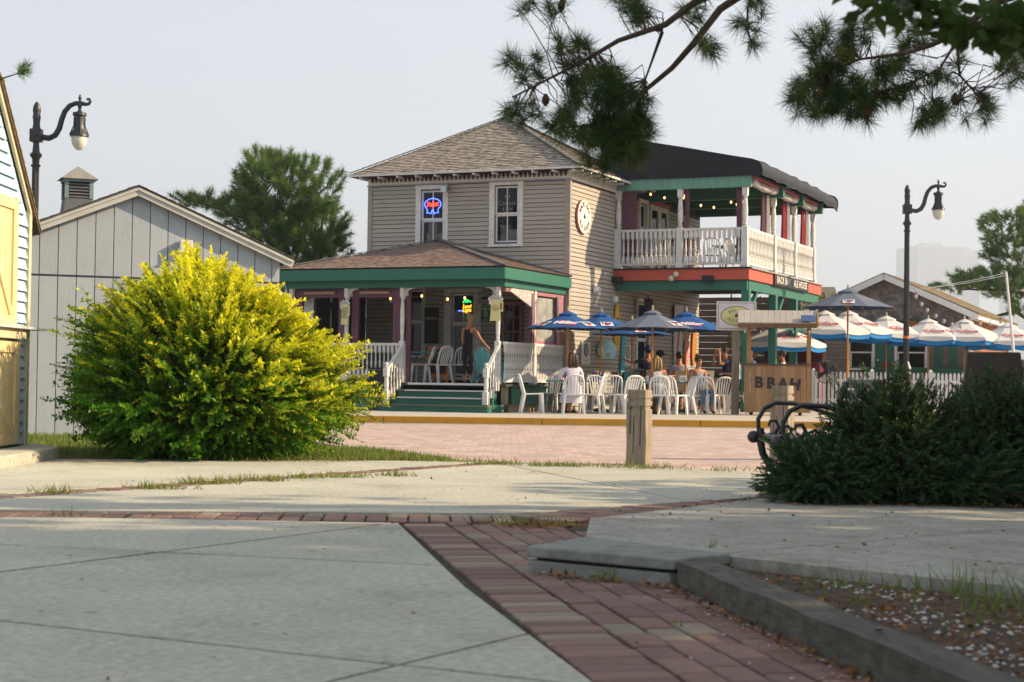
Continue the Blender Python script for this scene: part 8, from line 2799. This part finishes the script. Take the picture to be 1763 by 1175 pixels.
def blades(P_, hgt, w, lean=0.35):
    n = len(P_)
    az = RNG.uniform(0, 2 * PI, n)
    S = np.stack([np.cos(az), np.sin(az), np.zeros(n)], 1) * w
    l_ = RNG.normal(size=(n, 3)) * lean
    l_[:, 2] = 1
    tip = P_ + nrm(l_) * (hgt * RNG.uniform(0.5, 1.1, n))[:, None]
    return np.stack([P_ - S, P_ + S, tip], 1)


def scatter(n, x0, x1, y0, y1, z, ok=None):
    q = np.stack([RNG.uniform(x0, x1, n), RNG.uniform(y0, y1, n), np.full(n, z)], 1)
    return q if ok is None else q[ok(q[:, 0], q[:, 1])]


lawn = [scatter(16000, -7.5, -3.4, 17.3, 23.2, 0.0, lambda x, y: (y < 23.25 + (x + 6.35) * 0.4) & ~((x < -4.95) & (y < 17.8))),
        scatter(9000, -3.4, -0.6, 17.45, 20.2, 0.0, lambda x, y: (x < -0.62 - (y - 17.7) * 0.45) & (y > 17.35 + (x + 1.7) * 0.09))]
lw = np.concatenate(lawn)
ob = obj('lawn_grass', quads_mesh('lawn_grass', blades(lw, 0.075, 0.006), GRASSM, np.clip(RNG.normal(0.2, 0.2, len(lw)), 0, 1), 3))
tag(ob, 'short green lawn grass between the golden shrub and the street', 'grass', None, 'stuff')
spots = [(-1.17, 17.7, 0.2, 160), (-0.14, 16.95, 0.16, 170), (0.33, 16.75, 0.13, 110), (0.65, 16.75, 0.15, 110), (1.39, 16.62, 0.2, 120), (1.0, 16.75, 0.2, 90), (-1.43, 14.4, 0.12, 120), (-2.08, 13.75, 0.14, 140), (-2.65, 12.6, 0.12, 110), (-2.39, 13.3, 0.14, 150), (-1.0, 14.7, 0.1, 80), (-0.98, 17.6, 0.16, 130), (-3.25, 12.05, 0.1, 70), (-1.75, 14.2, 0.1, 80),
         (-0.55, 17.4, 0.2, 140), (0.15, 9.85, 0.18, 90), (2.1, 16.3, 0.2, 60), (-2.0, 17.2, 0.3, 160), (-2.6, 17.0, 0.3, 120), (-2.7, 10.05, 0.06, 8)]
ws = np.concatenate([np.stack([RNG.normal(x, r, n), RNG.normal(y, r * 0.5, n), np.zeros(n)], 1) for x, y, r, n in spots])
ob = obj('crack_weeds', quads_mesh('crack_weeds', blades(ws, 0.085, 0.006, 0.8), GRASSM, np.clip(RNG.normal(0.4, 0.3, len(ws)), 0, 1), 3))
tag(ob, 'small grass weeds growing in the paving cracks', 'weeds', None, 'stuff')
bs_ = [(1.84, 6.35, 0.14, 60, 0.055, 0.17), (1.83, 6.0, 0.12, 50, 0.055, 0.16), (1.60, 6.5, 0.08, 16, 0.055, 0.11), (1.40, 6.6, 0.10, 20, 0.055, 0.12), (1.15, 6.75, 0.1, 16, 0.055, 0.09), (0.42, 7.12, 0.04, 12, 0.0, 0.10), (0.36, 7.18, 0.05, 12, 0.0, 0.07), (1.3, 6.2, 0.12, 16, 0.055, 0.10), (0.55, 5.9, 0.03, 6, 0, 0.05), (1.55, 5.6, 0.15, 18, 0.055, 0.14), (0.95, 7.75, 0.03, 6, 0.09, 0.08)]
vs_ = []
for x, y, r, n, z, hh in bs_:
    q = np.stack([RNG.normal(x, r, n), RNG.normal(y, r, n), np.full(n, z)], 1)
    vs_.append(blades(q, hh, 0.0045, 0.45))
vs_ = np.concatenate(vs_)
ob = obj('bed_weeds', quads_mesh('bed_weeds', vs_, GRASSM, np.clip(RNG.normal(0.15, 0.2, len(vs_)), 0, 1), 3))
tag(ob, 'tall thin green weeds sprouting in the shell bed', 'weeds', None, 'stuff')


def flakes(name, P_, sz, m, label, cat, tint=None, flat=0.5, asp=0.6):
    n = len(P_)
    Dn = runit(n)
    Dn[:, 2] *= flat
    Nn = nrm(RNG.normal(size=(n, 3)) * 0.35 + np.array([0, 0, 1.0]))
    L = RNG.uniform(0.5, 1.3, n) * sz
    V = leaf_quads(P_, Dn, Nn, L, L * asp)
    V[..., 2] = np.maximum(V[..., 2], P_[:, None, 2] + 0.002)
    ob = obj(name, quads_mesh(name, V, m, RNG.uniform(0, 1, n) if tint is None else tint))
    return tag(ob, label, cat, None, 'stuff')


LIT = mat('dead_leaf', (0.16, 0.075, 0.03), (0.09, 0.045, 0.02), scale=20, rough=0.9, bump=0.0, attr=(0.28, 0.13, 0.045))
wk = scatter(520, 0.5, 5.0, 6.0, 12.4, 0, lambda x, y: (y > 8.3 - x * 0.95) & (y < 9.4 + x * 1.5))
wk[:, 2] = [zwalk(x, y) + 0.003 for x, y in wk[:, :2]]
ed = np.array([[0.42 + 1.42 * s + RNG.normal(0, 0.05), 9.55 + 2.75 * s + RNG.normal(0, 0.07), 0.02] for s in RNG.uniform(0, 1, 420)])
sh_ = np.array([[RNG.uniform(1.9, 5.5), RNG.normal(11.42, 0.10), 0.035] for s in range(560)])
ti = np.array([[0.70 + 0.36 * s - abs(RNG.normal(0, 0.055)), 7.0 - 2.2 * s, 0.004] for s in RNG.uniform(0, 1, 300)])
ti2 = np.array([[0.10 + 0.58 * s, 7.44 - 0.47 * s - abs(RNG.normal(0, 0.04)), 0.004] for s in RNG.uniform(0, 1, 150)])
dk = np.stack([RNG.normal(0.15, 0.12, 260), RNG.normal(9.85, 0.14, 260), np.full(260, 0.004)], 1)
bd = scatter(1900, 0.9, 2.4, 4.2, 7.2, 0.058, lambda x, y: (x > 0.88 + (6.9 - y) * 0.165) & (y < 8.15 - x))
pz = scatter(150, -3.2, 1.6, 4.6, 16, 0.003)
flakes('leaf_litter', np.concatenate([wk, ed, sh_, ti, ti2, dk, bd, pz]), 0.030, LIT, 'scattered brown dead leaves and chips on the paving', 'leaf litter')
stw = np.concatenate([wk[:260], ed, ed + np.array([0.02, 0.03, 0]), sh_, dk, dk + np.array([0.03, 0.02, 0.002]), bd, ti, pz[:60]])
flakes('pine_straw', stw + RNG.normal(size=stw.shape) * np.array([0.04, 0.05, 0.0]), 0.10, LIT, 'fallen rust brown pine needles drifted along the slab edges', 'pine straw', asp=0.022, flat=0.08)
SHELL = mat('white_shell', (0.58, 0.56, 0.53), (0.42, 0.40, 0.37), scale=30, rough=0.7, bump=0.2)


def stones(P_, sz):
    b = MB()
    for p in P_:
        s_ = sz * random.uniform(0.45, 1.2)
        a = random.uniform(0, PI)
        c_, s2 = math.cos(a) * s_, math.sin(a) * s_
        h_ = s_ * random.uniform(0.35, 0.6)
        x, y, z = p
        b.add([(x + c_, y + s2, z), (x - s2 * 0.7, y + c_ * 0.7, z), (x - c_, y - s2, z), (x + s2 * 0.7, y - c_ * 0.7, z), (x + c_ * 0.4, y + s2 * 0.4, z + h_), (x - c_ * 0.5, y - s2 * 0.5, z + h_ * 0.9)],
              [(0, 1, 4), (1, 2, 5, 4), (2, 3, 5), (3, 0, 4, 5)])
    return b


bd2 = scatter(2600, 0.92, 3.0, 3.6, 7.2, 0.057, lambda x, y: (x > 0.90 + (6.9 - y) * 0.165) & (y < 8.12 - x))
keep = np.sin(bd2[:, 0] * 9 + 1) + np.sin(bd2[:, 1] * 7 + bd2[:, 0] * 4) > 0.1
tag(stones(bd2[keep], 0.012).build('shell_gravel', SHELL), 'white crushed shell gravel in the planting bed', 'gravel', None, 'stuff')
p2 = np.concatenate([ti[:46] + np.array([-0.03, 0, 0.001]), scatter(46, 0.0, 1.0, 4.5, 9.5, 0.003, lambda x, y: x < 0.75 + (6.9 - y) * 0.16), scatter(26, -2.5, 3.0, 5, 11, 0.003)])
p2[-20:, 2] += np.where(p2[-20:, 0] > 0.7, 0.08, 0.0)
tag(stones(p2, 0.008).build('shell_chips', SHELL), 'loose white shell chips strewn over the brick path', 'gravel', None, 'stuff')

# ---- haze: sea-side air, one closed even volume
hz = MB().box(-3100, -260, -1.1, 3100, 3700, 282).build('haze', None)
hz.data.materials.clear()
hm = bpy.data.materials.new('haze')
hm.use_nodes = True
hm.node_tree.nodes.clear()
pv = hm.node_tree.nodes.new('ShaderNodeVolumePrincipled')
pv.inputs['Color'].default_value = (0.76, 0.87, 1.0, 1)
pv.inputs['Density'].default_value = HAZE
pv.inputs['Anisotropy'].default_value = 0.2
ho = hm.node_tree.nodes.new('ShaderNodeOutputMaterial')
hm.node_tree.links.new(pv.outputs[0], ho.inputs['Volume'])
hz.data.materials.append(hm)
tag(hz, None, None, None, 'stuff')
